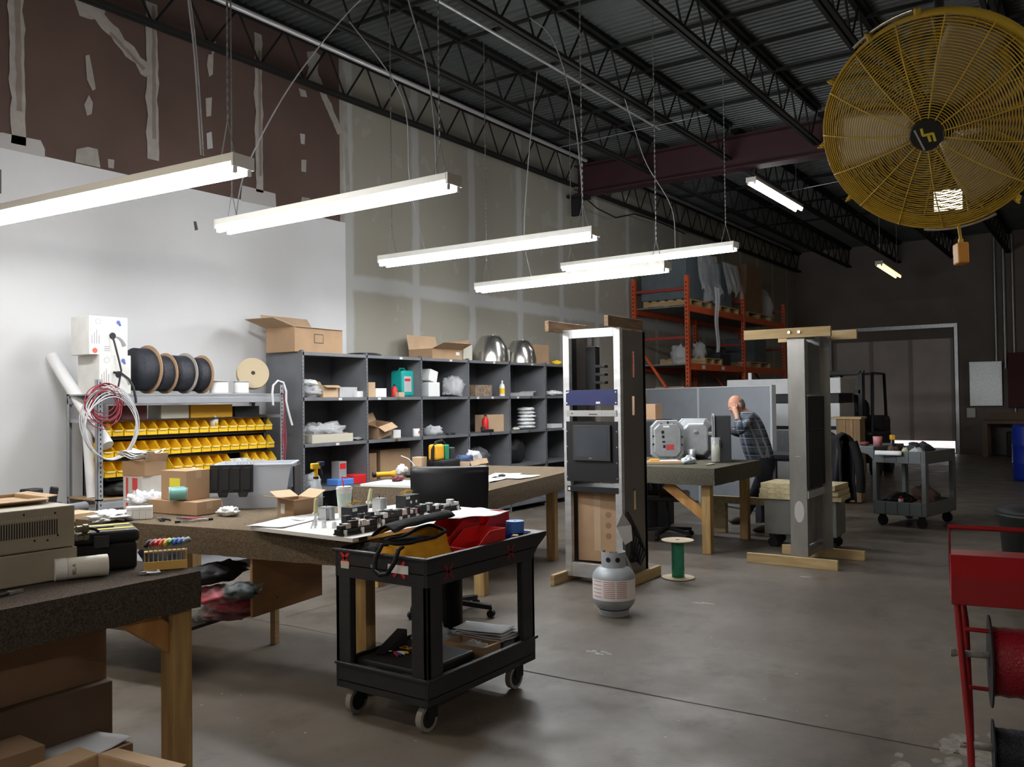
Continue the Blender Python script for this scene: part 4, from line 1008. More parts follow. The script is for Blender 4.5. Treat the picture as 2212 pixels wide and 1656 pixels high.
MB().tube([(.045, .02, .19), (.075, .01, .185), (.09, 0, .17)], .007, 6).build('cable_stub', [BLACK], t)
# open carton resting on the instrument
c2 = at_z(60, 1112, FZ + .32)
tc_ = carton('low open carton resting on top of the beige instrument case', (t.location.x - .26, t.location.y + .33, FZ + .302), (.46, .30, .018), radians(-3), CARDL, flaps=[('f', -.1, .04), ('r', .1, .05)])
# black toolbox with yellow stripes
c3 = at_z(236, 1236, FZ); t = thing('toolbox', 'black toolbox with two yellow stripes on its lid', 'toolbox', (c3.x + .04, c3.y + .15, FZ + .003), radians(-25))
w, d, h = .30, .27, .168
MB().box(-w / 2 + .01, w / 2 - .01, -d / 2 + .01, d / 2 - .01, 0, .115).build('box_body', [BLACK], t, bevel=.012, seg=3)
MB().box(-w / 2, w / 2, -d / 2, d / 2, .115, h).build('lid', [BLACK], t, bevel=.018, seg=3)
for y in (-.072, .06): MB().box(-w / 2 + .02, w / 2 - .02, y - .018, y + .018, h - .001, h + .003).build('lid_stripe', [mat('bright yellow paint', (.80, .66, .05), .45)], t, bevel=.001)
MB().box(-.06, .06, -.02, .02, h - .002, h + .006).build('carry_handle', [DKGREY], t, bevel=.003)
MB().box(-.03, .03, -d / 2 - .006, -d / 2 + .001, .10, .15).build('latch', [DKGREY], t, bevel=.003)
# white cylinder bottle lying down
a = at_z(118, 1256, FZ); e = at_z(232, 1243, FZ); r_ = .043
t = thing('white_canister', 'white plastic canister lying in front of the toolbox', 'canister', (a.x, a.y, FZ + .003 + r_), math.atan2(e.y - a.y, e.x - a.x)); L_ = (e - a).length
MB().cyl((0, 0, 0), (L_ * .22, 0, 0), r_ * 1.03, n=28).build('cap', [WHITE], t, bevel=.001); MB().cyl((L_ * .225, 0, 0), (L_ * .80, 0, 0), r_, n=28).cyl((L_ * .80, 0, 0), (L_, 0, 0), r_ * 1.02, n=28).build('canister_body', [mat('ivory plastic', (.74, .71, .65), .4)], t, bevel=.001)
text('printed_lettering', 'BEL-R', .018, INK, t, (L_ * .34, -r_ * 1.005, .002), (pi / 2, -pi / 2, 0), align='CENTER').name = 'printed_lettering'
# pliers and small bits
def pliers(lab, c, rz, m1, s=1.0, name='pliers'):
    t = thing(name, lab, 'pliers', c, rz)
    for k in (-1, 1):
        MB().tube([(0, 0, .006), (-.04 * s, k * .012, .006), (-.11 * s, k * .026, .006), (-.15 * s, k * .018, .006)], .0055, 8).build('handle', [m1], t)
    MB().cyl((0, 0, 0), (0, 0, .012), .011, n=14).build('pivot', [STEEL], t); MB().prism([(0, -.01), (.05 * s, -.002), (.05 * s, .002), (0, .01)], 'z', .001, .011).build('jaw', [STEEL], t)
    return t
pliers('dark pliers at the edge of the dark bench, below the instrument', at_z(22, 1283, FZ + .003), 0.1, RUBBER)
pliers('small steel hand tool between canister and hex key stand', at_z(312, 1240, FZ + .003), 2.6, STEEL, .4)
# hex key stand
c5 = at_z(358, 1228, FZ); t = thing('hex_key_stand', 'yellow stand holding coloured T-handle hex keys', 'tool stand', (c5.x, c5.y, FZ + .003), radians(-33))
SW = .085
b = MB(); b.box(-SW, SW, -.034, .034, 0, .004); b.box(-SW, -SW + .004, -.022, .022, 0, .075).box(SW - .004, SW, -.022, .022, 0, .075).box(-SW, SW, -.022, .022, .072, .076)
b.build('stand_frame', [mat('ochre enamel', (.50, .33, .08), .5)], t, bevel=.001)
MB().box(-SW, SW, -.038, -.03, 0, .036).build('front_plate', [mat('ochre yellow enamel', (.66, .42, .12), .5)], t, bevel=.001)
HC = [BLACK, mat('dark red grip', (.25, .05, .05), .5), RED, mat('orange red grip', (.62, .10, .05), .45), mat('yellow grip', (.72, .55, .05), .45), GREEN, BLUE, mat('sky blue grip', (.05, .16, .45), .45), mat('slate grip', (.16, .20, .24), .5)]
for k in range(9):
    x = -SW + .018 + k * .0185; key = MB().cyl((x, 0, .006), (x, 0, .100), .0028 - .0001 * k, n=8)
    k_ = key.build('hex_key', [STEEL], t)
    hm = HC[k]; MB().tube([(x - .012, -.022, .100 + (k % 3) * .003), (x - .004, -.008, .112), (x + .008, .01, .116), (x + .016, .026, .108)], lambda u: .0085 + .003 * sin(pi * u), 8).build('grip', [hm], k_)
# left back: goods on a wooden table behind the nearest bench
b = MB(); tb = thing('side_table', 'low cluttered table against the white wall behind the beige instrument', 'table', (1.75, 5.6, 0), 0)
MB().box(0, 1.45, 0, .9, .80, .83).build('tabletop', [mat('dusty board', (.26, .22, .17), .85, var=.1)], tb)
for x in (.06, 1.4):
    for y in (.06, .84): MB().box(x - .03, x + .03, y - .03, y + .03, 0, .80).build('leg', [PINEH], tb)
def ST(px, py): return at_z(px, py, .831)
crumple('cap', 'dark green cap lying on the cluttered table by the wall', 'cap', ST(22, 1098), (.26, .2, .11), mat('dark olive cloth', (.05, .055, .05), .9), 61, .12)
crumple('work_gloves', 'black gloves spread on the cluttered table by the wall', 'gloves', ST(75, 1110), (.5, .22, .06), BLACK, 62, .25)
t = thing('battery_pack', 'black battery pack standing on the cluttered table', 'battery', ST(68, 1097) + Vector((0, 0, .04)), .2); MB().box(-.06, .06, -.05, .05, 0, .10).build('pack_body', [BLACK], t, bevel=.01); MB().box(-.07, .07, -.06, .06, -.04, .0).build('pack_foot', [DKGREY], t, bevel=.01); MB().box(-.04, .04, -.062, -.06, -.03, -.015).build('yellow_label', [YELLOW], t)
t = thing('power_tool', 'black cordless tool standing beside the battery pack', 'tool', ST(112, 1100), -.1); MB().box(-.06, .06, -.04, .04, 0, .05).build('battery_foot', [DKGREY], t, bevel=.01); MB().cb((.01, 0, .10), (.05, .045, .12), (0, .15, 0)).build('tool_body', [BLACK], t, bevel=.01)
crumple('fittings_pile', 'little heap of red and black fittings between the black tools', 'fittings', ST(93, 1102), (.14, .1, .06), mat('red black parts', (.20, .02, .03), .5, col2=(.02, .02, .02), vs=40), 63, .3)
t = thing('grey_tube_roll', 'grey foam tube lying along the cluttered table edge', 'tube', ST(75, 1122), .25); MB().tube([(0, 0, .035), (.2, 0, .035), (.42, .02, .035)], .035, 12).build('foam_tube', [mat('grey foam', (.13, .13, .14), .9)], t)
carton('low tan carton at the end of the cluttered table', ST(145, 1125) + Vector((-.02, -.0, 0)), (.34, .2, .05), .1, CARDL, tape=False)
carton('tan carton corner at the very edge of the view by the wall', ST(2, 1110), (.16, .16, .06), .5, CARDL, tape=False)

# cartons under and in front of the nearest bench
def stack(lab, x0, x1, y0, y1, z0, z1, m, **k): return carton(lab, ((x0 + x1) / 2, (y0 + y1) / 2, z0), (x1 - x0, y1 - y0, z1 - z0), 0, m, tape=False, **k)
e1 = at_y(230, 1400, 3.55); e2 = at_y(243, 1500, 3.50)
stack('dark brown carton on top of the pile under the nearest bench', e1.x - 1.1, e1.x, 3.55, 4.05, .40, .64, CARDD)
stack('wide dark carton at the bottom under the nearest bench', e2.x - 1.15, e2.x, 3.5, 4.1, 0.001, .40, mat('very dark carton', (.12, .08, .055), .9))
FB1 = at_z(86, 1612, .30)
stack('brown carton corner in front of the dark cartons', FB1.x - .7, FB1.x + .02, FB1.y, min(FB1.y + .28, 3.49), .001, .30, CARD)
fl = at_z(205, 1640, .36)
t = carton('open tan carton with a printed flap at the bottom edge of the view', (fl.x - .16, fl.y - .11, .02), (.52, .36, .33), radians(8), CARDL, flaps=[('b', .15, .09), ('r', -.05, .07), ('f', .1, .12)])
t.location.z = .001
MB().box(.02, .16, -.20, -.165, .3335, .3345).build('printed_label', [PAPER], t)
text('label_lettering', '25 4421', .026, INK, t, (.09, -.182, .3348), (0, 0, 0))
paper_sheet('white_sheet', 'grey-white sheet of packing lying between the cartons under the bench', (FB1.x + .17, FB1.y + .12, .201), .35, .3, .2, mat('grey board', (.45, .45, .46), .7))
stack('flat carton under the packing sheet', FB1.x + .02, FB1.x + .36, FB1.y - .02, 3.47, .001, .20, CARDD)

# ================================================================== things on the middle bench
BD0 = at_z(541, 1137, MZ + .03); BD1 = at_z(762, 1163, MZ + .03); BD2 = at_z(1062, 1100, MZ + .03)
bl = (BD1 - BD0).length; bd = (BD2 - BD1).length; br_ = math.atan2((BD0 - BD1).y, (BD0 - BD1).x)
board = thing('assembly_board', 'white assembly board lying on the tan middle bench', 'board', (BD1.x, BD1.y, MZ + .0035), br_)
MB().box(0, bl, -bd, 0, .006, .028).build('board_panel', [WHITE], board, bevel=.002)
for x in (.12, bl - .12): MB().box(x, x + .05, -bd, 0, 0, .006).build('batten', [BLACK], board)
MB().box(-.002, 0, -.10, -.04, .008, .026).build('edge_recess', [BLACK], board)
BZT = MZ + .032
def BW(px, py, z=BZT): return at_z(px, py, z)
paper_sheet('paper', 'grey-white drawing sheets spread on the white board', BW(610, 1130), .34, .24, .25, mat('drawing paper', (.58, .60, .62), .7), .004, 1)
paper_sheet('paper', 'second drawing sheet lying askew near the carton', BW(665, 1118), .26, .2, -.1, mat('drawing paper', (.58, .60, .62), .7), .004, 2)
BRACK = mat('aluminium bracket', (.55, .56, .57), .35, .8)
def module(lab, px, py, L_, rz, cubes, seed):
    """long black linear stage with small blocks on it"""
    c = BW(px, py); t = thing('linear_stage', lab, 'machine part', c, rz); rnd = random.Random(seed)
    MB().box(-L_ / 2, L_ / 2, -.022, .022, .012, .032).box(-L_ / 2, L_ / 2, -.03, .03, .004, .012).build('rail', [BLACK], t, bevel=.001)
    for x in (-L_ / 2 + .03, L_ / 2 - .03, 0): MB().box(x - .008, x + .008, -.033, -.023, 0, .03).build('foot_bracket', [WHITE], t)
    for k in range(cubes):
        x = -L_ / 2 + .03 + (L_ - .06) * k / max(1, cubes - 1); hh = rnd.uniform(.015, .04); ww = rnd.uniform(.010, .022)
        m_ = rnd.choice([BLACK, BRACK, BLACK, WHITE, DKGREY])
        MB().box(x - ww, x + ww, rnd.uniform(-.02, -.012), rnd.uniform(.01, .02), .033, .033 + hh).build('block', [m_], t, bevel=.001)
    for k in range(4):
        x = rnd.uniform(-L_ / 2, L_ / 2); MB().cyl((x, -.015, .033), (x, -.015, .06), .004, n=8).build('screw', [CHROME], t)
    return t
BRZ = br_ - pi / 2
module('long black linear stage along the near edge of the white board', 775, 1150, .30, BRZ, 9, 1)
module('black linear stage crossing the middle of the white board', 800, 1133, .42, BRZ, 11, 2)
module('black linear stage on the board behind the second black box', 858, 1126, .34, BRZ, 10, 3)
module('black linear stage near the far end of the white board', 912, 1116, .36, BRZ, 11, 4)
module('last black linear stage reaching towards the red bins', 950, 1107, .34, BRZ, 8, 5)
def ebox(lab, px, py, s, rz):
    t = thing('control_box', lab, 'machine part', BW(px, py), rz); w, d, h = s
    MB().box(-w / 2, w / 2, -d / 2, d / 2, 0, h).build('box_shell', [BLACK], t, bevel=.002)
    MB().box(-w / 2 + .004, -w / 2 + .045, -d / 2 - .001, -d / 2, h * .72, h * .93).build('label', [WHITE], t)
    MB().box(w / 2 + .001, w / 2 + .008, -d / 2, d / 2, 0, h).build('mounting_plate', [BLACK], t)
    for x in (-.1, .3): MB().cyl((x * w, -d / 2 - .0012, h * .45), (x * w, -d / 2 - .0002, h * .45), .009, n=16).build('round_window', [WHITE], t)
    b = MB()
    for k in range(4): b.tube([(-w / 2 + .01 + .01 * k, 0, h), (-w / 2 + .02 * k, 0, h + .02 + .004 * k), (0.02 * k, 0, h + .022), (w * .3, 0, h + .004)], .0016, 5)
    b.build('yellow_wire', [YELLOW], t); return t
ebox('black control box with a white label at the middle of the board', 765, 1125, (.13, .08, .085), BRZ + .1)
ebox('second black control box, in front of the chair back', 880, 1095, (.14, .08, .08), BRZ + .1)
def brk(lab, px, py, s, rz):
    t = thing('bracket_frame', lab, 'machine part', BW(px, py), rz); w, d, h = s
    MB().box(-w / 2, -w / 2 + .004, -d / 2, d / 2, 0, h).box(w / 2 - .004, w / 2, -d / 2, d / 2, 0, h).box(-w / 2, w / 2, -d / 2, d / 2, h - .004, h).build('frame_plate', [BRACK], t)
    MB().cyl((0, 0, h), (0, 0, h + .02), .003, n=8).build('screw', [BLACK], t); MB().box(-w * .25, w * .1, -d * .3, d * .3, 0, h * .8).build('core_block', [mat('pale core', (.45, .46, .46), .4, .5)], t, bevel=.002)
    return t
brk('bare aluminium bracket frame at the middle of the board', 705, 1122, (.08, .06, .075), BRZ + .15)
brk('bare aluminium bracket frame further back beside the second control box', 820, 1105, (.07, .06, .085), BRZ + .15)
for i, (px, py) in enumerate(((681, 1135), (700, 1138), (815, 1118), (722, 1140))):
    t = thing('clear_fitting', 'small clear fitting, %s along the board' % ['first', 'second', 'third', 'fourth'][i], 'fitting', BW(px, py), .3 * i, 'clear fittings on the board')
    MB().cyl((0, 0, 0), (0, 0, .03), .012, n=12).build('clear_body', [FILMC], t); MB().cyl((0, 0, .03), (0, 0, .035), .006, n=8).build('tip', [WHITE], t)
def cart_(lab, px, py, tilt):
    t = thing('filled_cartridge', lab, 'cartridge', BW(px, py), BRZ); t.rotation_euler = (0, tilt, BRZ)
    MB().cyl((0, 0, .0), (0, 0, .07), .006, n=10).cyl((-.03, 0, 0), (-.004, 0, .06), .004, n=8).build('stem', [FILMC], t)
    MB().lathe([(.001, .07), (.012, .072), (.013, .09), (.011, .15), (.008, .158), (.001, .16)], n=14).build('yellow_fill', [OLIVE], t)
    MB().cyl((.0, -.02, .075), (0, .02, .075), .008, n=10).build('clip', [WHITE], t)
cart_('pale yellow cartridge standing on clear legs beside the open carton', 681, 1140, .05)
cart_('pale yellow cartridge leaning behind the drink cup', 793, 1112, .22)
# drink cup
c = at_z(745, 1118, MZ); t = thing('drink_cup', 'white foam drink cup with green print and a red straw', 'cup', BW(744, 1116)); k = 1.0
MB().lathe([(.001, 0), (.032, 0), (.034, .01), (.047, .165), (.049, .168), (.049, .172), (.001, .172)], n=28, cap=False).build('cup_body', [WHITE], t)
b = MB().lathe([(.0382, .06), (.0455, .14)], n=28, cap=False); b.build('green_print', [mat('pale green print', (.50, .68, .58), .7, col2=(.72, .76, .74), vs=30)], t)
MB().cyl((0, 0, .171), (0, 0, .180), .044, n=28).build('lid', [WHITE], t, bevel=.001); MB().tube([(0, 0, .16), (-.012, 0, .215), (-.02, 0, .235), (.03, 0, .228)], .004, 8).build('straw', [RED], t)
# open small carton
c = at_z(640, 1118, MZ + .003); carton('small open carton with raised flaps beside the spray bottle', (c.x, c.y, MZ + .004), (.19, .15, .12), br_ + pi - .15, CARD, flaps=[('l', .35, .10), ('r', .15, .11), ('f', .25, .10), ('b', .5, .09)], label=(-.3, .5, .045, .06, PAPER))
# spray bottle
c = at_z(683, 1075, MZ + .003); t = thing('spray_bottle', 'clear spray bottle with a yellow trigger head', 'bottle', at_z(683, 1092, MZ + .003))
MB().lathe([(.001, .002), (.043, .002), (.045, .01), (.045, .10), (.035, .14), (.016, .175), (.014, .19), (.001, .19)], n=24, cap=False).build('bottle_body', [mat('clear blue plastic', (.62, .68, .75), .25, alpha=.6)], t)
MB().lathe([(.001, .004), (.041, .004), (.041, .085), (.001, .085)], n=20, cap=False).build('liquid', [mat('blue liquid', (.30, .38, .50), .3)], t)
MB().cyl((0, 0, .185), (0, 0, .2), .019, n=14).build('collar', [BLACK], t); MB().cyl((0, 0, .2), (0, 0, .255), .014, n=12).cb((-.004, 0, .272), (.075, .028, .04)).build('trigger_head', [YELLOW], t, bevel=.006)
MB().cb((.042, 0, .285), (.05, .03, .03)).cb((.045, 0, .24), (.012, .016, .07), (0, -.35, 0)).build('trigger', [mat('dark blue plastic', (.02, .03, .08), .4)], t, bevel=.004)
# clear tote with black folding lid
ca = at_z(478, 1104, MZ); cb_ = at_z(640, 1098, MZ)
t = thing('storage_tote', 'clear plastic tote with a black folding lid hanging open', 'tote', (at_z(560, 1098, MZ + .003)), FACE + .12)
t.location = at_z(556, 1092, MZ + .003)
TWt, TDt, THt = .50, .36, .30
TOTE = mat('translucent tote plastic', (.62, .67, .74), .35, alpha=.72)
def frust(b, w0, d0, w1, d1, z0, z1, th=.003):
    vs = [(-w0, -d0, z0), (w0, -d0, z0), (w0, d0, z0), (-w0, d0, z0), (-w1, -d1, z1), (w1, -d1, z1), (w1, d1, z1), (-w1, d1, z1)]
    return b.add(vs, [(0, 3, 2, 1), (0, 1, 5, 4), (1, 2, 6, 5), (2, 3, 7, 6), (3, 0, 4, 7)])
b = MB(); frust(b, .20, .13, .25, .18, 0, THt); b.build('tote_shell', [TOTE], t, solid=.004)
MB().box(-.262, .262, -.192, -.178, THt - .012, THt).box(-.262, .262, .178, .192, THt - .012, THt).box(-.262, -.248, -.178, .178, THt - .012, THt).box(.248, .262, -.178, .178, THt - .012, THt).build('rim', [TOTE], t, bevel=.003)
for s, (yy) in ((-1, -.2), (1, .2)):
    b = MB()
    for k in range(6): b.cyl((-.10 + k * .022, yy * .9, THt), (-.10 + k * .022, yy * .9, THt + .014), .005, n=8)
    b.build('hinge_teeth', [TOTE], t)
b = MB(); b.M = Matrix.Translation((-.13, -.20, THt)) @ Matrix.Rotation(-.08, 4, 'X')
b.box(-.14, .14, -.012, 0, -.185, 0)
for k in range(4): b.box(-.13 + k * .07, -.085 + k * .07, -.018, -.012, -.17, -.02)
b.prism([(-.09, -.185), (-.02, -.185), (-.03, -.215), (-.08, -.215)], 'y', -.012, -.002); b.prism([(.04, -.185), (.11, -.185), (.10, -.215), (.05, -.215)], 'y', -.012, -.002)
b.build('lid_flap', [BLACK], t, bevel=.004)
b = MB().box(.262, .275, -.17, .17, .02, THt - .02); b.build('lid_flap', [BLACK], t, bevel=.004)
MB().box(-.17, .16, -.10, .10, .006, .09).build('tote_contents', [mat('pale tote contents', (.48, .40, .36), .8, var=.2, vs=12)], t)
# rag, pen, tools
crumple('rag', 'crumpled white rag in front of the clear tote', 'rag', at_z(492, 1113, MZ + .003), (.17, .09, .06), CLOTH, 71, .3, rz=br_)
def M_(px, py, z=MZ + .003): return at_z(px, py, z)
a = M_(378, 1130); e = M_(460, 1123); t = thing('hacksaw_blade_holder', 'silver and black marker-like tool lying on the tan bench', 'tool', a, math.atan2(e.y - a.y, e.x - a.x)); L_ = (e - a).length
MB().cyl((L_ * .12, 0, .008), (L_ * .88, 0, .008), .0075, n=12).build('shaft', [CHROME], t); MB().cyl((0, 0, .008), (L_ * .13, 0, .008), .008, n=12).cyl((L_ * .87, 0, .008), (L_, 0, .008), .008, n=12).build('end_grip', [BLACK], t); t.name = 'measuring_tool'
pliers('dark red pliers lying by the small white boxes', M_(395, 1120), br_ + .3, mat('dark red grip', (.25, .05, .05), .5))
pliers('black pliers crossing the dark red pliers', M_(345, 1122), br_ - .2, BLACK, .8)
# row of small white boxes
a = M_(284, 1122); e = M_(340, 1119); rz_ = math.atan2(e.y - a.y, e.x - a.x)
for k in range(4):
    q = a.lerp(e, (k + .5) / 4); ww = (e - a).length / 4 * .98
    t = thing('white_box', 'small white box, %s of four lined up on the tan bench' % ['first', 'second', 'third', 'last'][k], 'box', (q.x - .0 * sin(rz_), q.y + .05, MZ + .003), rz_, 'row of small white boxes')
    MB().box(-ww / 2, ww / 2, -.05, .05, 0, .075).build('box_body', [WHITE], t, bevel=.002); MB().box(-ww / 2 + .004, ww / 2 - .004, -.051, -.05, .055, .058).build('lid_seam', [mat('roll core shade', (.45, .45, .45), .9)], t)
crumple('plastic_bag', 'heap of white plastic bags trailing along the tan bench', 'bag', M_(243, 1122), (.30, .26, .06), CLOTH, 72, .3, rz=.5, n=36)
crumple('plastic_bag', 'taller heap of white plastic behind the small white boxes', 'bag', M_(315, 1100), (.24, .2, .15), mat('white film', (.74, .76, .80), .35, bump=.7, bs=25), 73, .3, n=32)
# cartons at the far end of the middle bench
c = M_(405, 1110); t = carton('long flat tan carton on the tan middle bench', (c.x + .05, c.y + .10, MZ + .003), (.46, .20, .085), br_ + pi + .12, CARD)
LB = t.location
t2 = carton('square tan carton with a yellow label, on the long flat carton', (LB.x + .02, LB.y + .02, MZ + .09), (.24, .19, .19), br_ + pi + .12, CARD, label=(.1, .60, .10, .055, mat('bright yellow paint', (.80, .66, .05), .45)))
c = M_(332, 1100); t3 = thing('print_box', 'white box printed with red blocks, under the brown carton', 'box', (c.x + .01, c.y + .12, MZ + .003), br_ + pi + .02)
MB().box(-.11, .11, -.09, .09, 0, .225).build('box_body', [mat('white printed carton', (.70, .69, .66), .7)], t3, bevel=.002)
b = MB().box(-.075, -.05, -.0915, -.09, .02, .215).box(.0, .06, -.0915, -.09, .135, .215).box(.0, .06, -.0915, -.09, .02, .055).box(.0, .06, -.0912, -.09, .075, .12); b.build('red_print', [mat('red carton print', (.60, .06, .07), .6)], t3)
t4 = carton('small brown carton on top of the red-printed box', (t3.location.x - .0, t3.location.y, MZ + .229), (.22, .18, .10), br_ + pi + .15, CARD, flaps=[('r', 1.1, .06)])
for k in range(4): paper_sheet('paper', 'sheets of paper fanned on the small brown carton, %s from below' % ['first', 'second', 'third', 'topmost'][k], (t3.location.x - .05 + .01 * k, t3.location.y - .01, MZ + .335 + .008 * k), .24, .17, br_ + pi + .1 + .14 * k, PAPER, .03, k * 3, 'papers on the brown carton')
c = M_(382, 1085); t = spool('film_roll', 'roll of teal and clear film lying before the yellow-labelled carton', (LB.x - .09, LB.y - .06, MZ + .138), .045, .044, .10, FILMC, mat('teal film', (.20, .45, .43), .3), (.8, -.5, .0), lumps=False)
c = M_(447, 1090); t = carton('white carton with black print behind the tan cartons', (c.x + .05, c.y + .22, MZ + .003), (.18, .14, .17), br_ + pi, mat('grey board', (.45, .45, .46), .7), tape=False)
crumple('plastic_bag', 'white printed bag between the tan carton and the black lid', 'bag', (t.location.x, t.location.y, MZ + .175), (.11, .10, .08), CLOTH, 74, .2)
c = at_z(590, 1098, MZ); carton('small white labelled box behind the open carton', (at_z(622, 1085, MZ + .003)), (.12, .10, .12), br_ + pi, mat('grey board', (.45, .45, .46), .7), tape=False)

# ================================================================== black utility cart
KX0, KX1, KY0, KY1 = 3.10, 4.13, 2.635, 3.235
cart = thing('utility_cart', 'black two-shelf plastic utility cart in front of the tan bench', 'cart', (KX0, KY0, 0)); KW, KD = KX1 - KX0 - .12, KY1 - KY0
CARTB = mat('black cart plastic', (.020, .020, .023), .5, bump=.1, bs=60)
def tray(w, d, z0, z1, lip, m):
    b = MB(); b.box(0, w, 0, d, z0, z0 + .012); t_ = .014
    b.box(0, w, 0, t_, z0, z1).box(0, w, d - t_, d, z0, z1).box(0, t_, t_, d - t_, z0, z1).box(w - t_, w, t_, d - t_, z0, z1)
    b.box(-lip, w + lip, -lip, 0, z1 - .018, z1).box(-lip, w + lip, d, d + lip, z1 - .018, z1).box(-lip, 0, 0, d, z1 - .018, z1).box(w, w + lip, 0, d, z1 - .018, z1); return b
b = MB(); b.box(0, KW, 0, KD, .745, .757); t_ = .014
b.box(0, KW, 0, t_, .69, .83).box(0, KW, KD - t_, KD, .69, .83).box(0, t_, t_, KD - t_, .69, .83).box(KW - t_, KW, t_, KD - t_, .69, .83)
b.box(-.012, KW, -.012, 0, .815, .83).box(-.012, KW, KD, KD + .012, .815, .83).box(-.012, 0, 0, KD, .815, .83)
b.build('upper_tray', [CARTB], cart, bevel=.004)
b = MB(); b.prism([(KW - .01, .70), (KW + .04, .75), (KW + .13, .80), (KW + .13, .825), (KW - .01, .825)], 'y', 0, KD); b.build('push_handle', [CARTB], cart, bevel=.006)
b = MB(); b.box(0, KW, 0, KD, .17, .182).box(0, KW, 0, t_, .14, .27).box(0, KW, KD - t_, KD, .14, .27).box(0, t_, t_, KD - t_, .14, .27).box(KW - t_, KW, t_, KD - t_, .14, .27); b.box(-.012, KW + .012, -.012, 0, .255, .27).box(-.012, 0, 0, KD, .255, .27)
b.build('lower_tray', [CARTB], cart, bevel=.004)
for x in (0, KW):
    for y in (0, KD):
        sx = 1 if x == 0 else -1; sy = 1 if y == 0 else -1
        b = MB(); xa, xb = sorted((x + sx * .001, x + sx * .115)); ya, yb = sorted((y + sy * .001, y + sy * .03)); b.box(xa, xb, ya, yb, .26, .70)
        xa, xb = sorted((x + sx * .001, x + sx * .03)); ya, yb = sorted((y + sy * .001, y + sy * .10)); b.box(xa, xb, ya, yb, .26, .70); b.build('corner_leg', [CARTB], cart, bevel=.006)
WHEELM = mat('grey wheel tread', (.26, .25, .23), .6)
for x, y in ((.09, .07), (KW - .09, .07), (.09, KD - .07), (KW - .09, KD - .07)):
    b = MB(); b.box(x - .04, x + .04, y - .04, y + .04, .125, .14).box(x - .035, x + .035, y - .024, y - .019, .06, .125).box(x - .035, x + .035, y + .019, y + .024, .06, .125)
    cs = b.build('caster', [BLACK], cart)
    c = MB().cyl((x - .02, y - .016, .064), (x - .02, y + .016, .064), .063, n=28); c.build('wheel', [WHEELM], cs, bevel=.003)
    c = MB().cyl((x - .02, y - .017, .064), (x - .02, y + .017, .064), .045, n=24); c.build('wheel_hub', [BLACK], cs)
RTAPE = mat('red tape', (.62, .02, .03), .5)
def cross(fn, s):
    b = MB()
    for a in (.75, -.75):
        d = Vector((cos(a + pi / 2) , sin(a + pi / 2))); n_ = Vector((-d.y, d.x)) * .008
        b.poly([fn(*(d * s + n_)), fn(*(d * s - n_)), fn(*(-d * s - n_)), fn(*(-d * s + n_))])
    return b
for (y, z, s) in ((KD - .07, .785, .045), (.17, .765, .052)): cross(lambda u, v, y=y, z=z: (-.002, y + u, z + v), s).build('red_tape_cross', [RTAPE], cart, solid=.0008)
for (x, z) in ((.16, .745), (.68, .76)): cross(lambda u, v, x=x, z=z: (x + u, -.002, z + v), .05).build('red_tape_cross', [mat('dull red tape', (.18, .01, .02), .6)], cart, solid=.0008)
MB().box(-.0045, -.003, KD - .10, KD - .045, .735, .77).build('paper_label', [CREAM], cart); MB().box(-.0045, -.003, .11, .24, .745, .785).build('paper_label', [PAPER], cart); MB().box(-.002, 0, .335, .355, .755, .77).build('maker_plate', [STEEL], cart)
def KT(px, py, z=.758): return at_z(px, py, z)
# yellow tool bag
t = thing('tool_bag', 'yellow and black open tool bag lying on the near end of the black cart', 'bag', (KX0 + .235, KY0 + .285, .758), radians(-6))
t.scale = (1, 1, .78)
YB = mat('yellow canvas', (.74, .36, .015), .75, var=.08, vs=14, bump=.3, bs=40); BB = mat('black canvas', (.012, .012, .013), .9, bump=.3, bs=60, spec=.2)
def bagside(u, v):
    a = 2 * pi * u; L2 = .19 * (1 - .10 * v); W2 = .135 * (1 - .30 * v)
    sq = lambda c_: math.copysign(abs(c_) ** .55, c_)
    x = L2 * sq(cos(a)); y = W2 * sq(sin(a)); z = .005 + .135 * v + .02 * v * noise.noise(Vector((x * 9, y * 9, 2))) + .05 * v * (x > 0) * abs(x) / .19
    return (x + .01 * noise.noise(Vector((z * 12, a, 0))), y + .012 * noise.noise(Vector((z * 14, a * 2, 5))), z)
b = MB(); b.sheet(bagside, 44, 8); b.add([bagside(i / 44, 0) for i in range(44)], [tuple(range(44))]); b.build('bag_body', [YB], t, solid=.004)
b = MB(); b.tube([Vector(bagside(i / 40, 1.0)) + Vector((0, 0, .004)) for i in range(40)], .011, 6, True); b.build('rim_piping', [BB], t)
b = MB(); b.sheet(lambda u, v: Vector(bagside(u, v * .16)) * 1.0 + Vector(bagside(u, 0)).normalized() * .006, 44, 3); b.build('bag_base', [BB], t)
b = MB()
def flap(u, v):
    x = -.19 + .40 * u; return (x, .10 - .17 * v + .02 * sin(u * 5), .175 + .075 * sin(pi * v * .8) + .05 * u + .008 * noise.noise(Vector((u * 6, v * 4, 1))))
b.sheet(flap, 18, 8); b.build('top_flap', [BB], t, solid=.008)
b = MB(); b.sheet(lambda u, v: (lambda p: (p[0] * .9, p[1] - .008, p[2] - .012))(flap(u, .15 + .6 * v)), 14, 6); b.build('flap_lining', [YB], t, solid=.003)
for s, x in ((-1, -.17), (-1, -.06)):
    pass
b = MB(); pts = [(-.195, -.03, .14), (-.225, -.02, .14), (-.27, -.03, .08), (-.30, -.05, -.0), (-.30, -.09, -.02), (-.29, -.13, -.01), (-.27, -.16, .06), (-.235, -.15, .13), (-.20, -.14, .14)]
b.tube(pts, .0115, 8); b.build('carry_strap', [BB], t)
MB().tube([(x - .0, y, z + .012) for x, y, z in pts[1:-1]], .003, 5).build('strap_stitching', [mat('grey stitching', (.25, .25, .25), .8)], t)
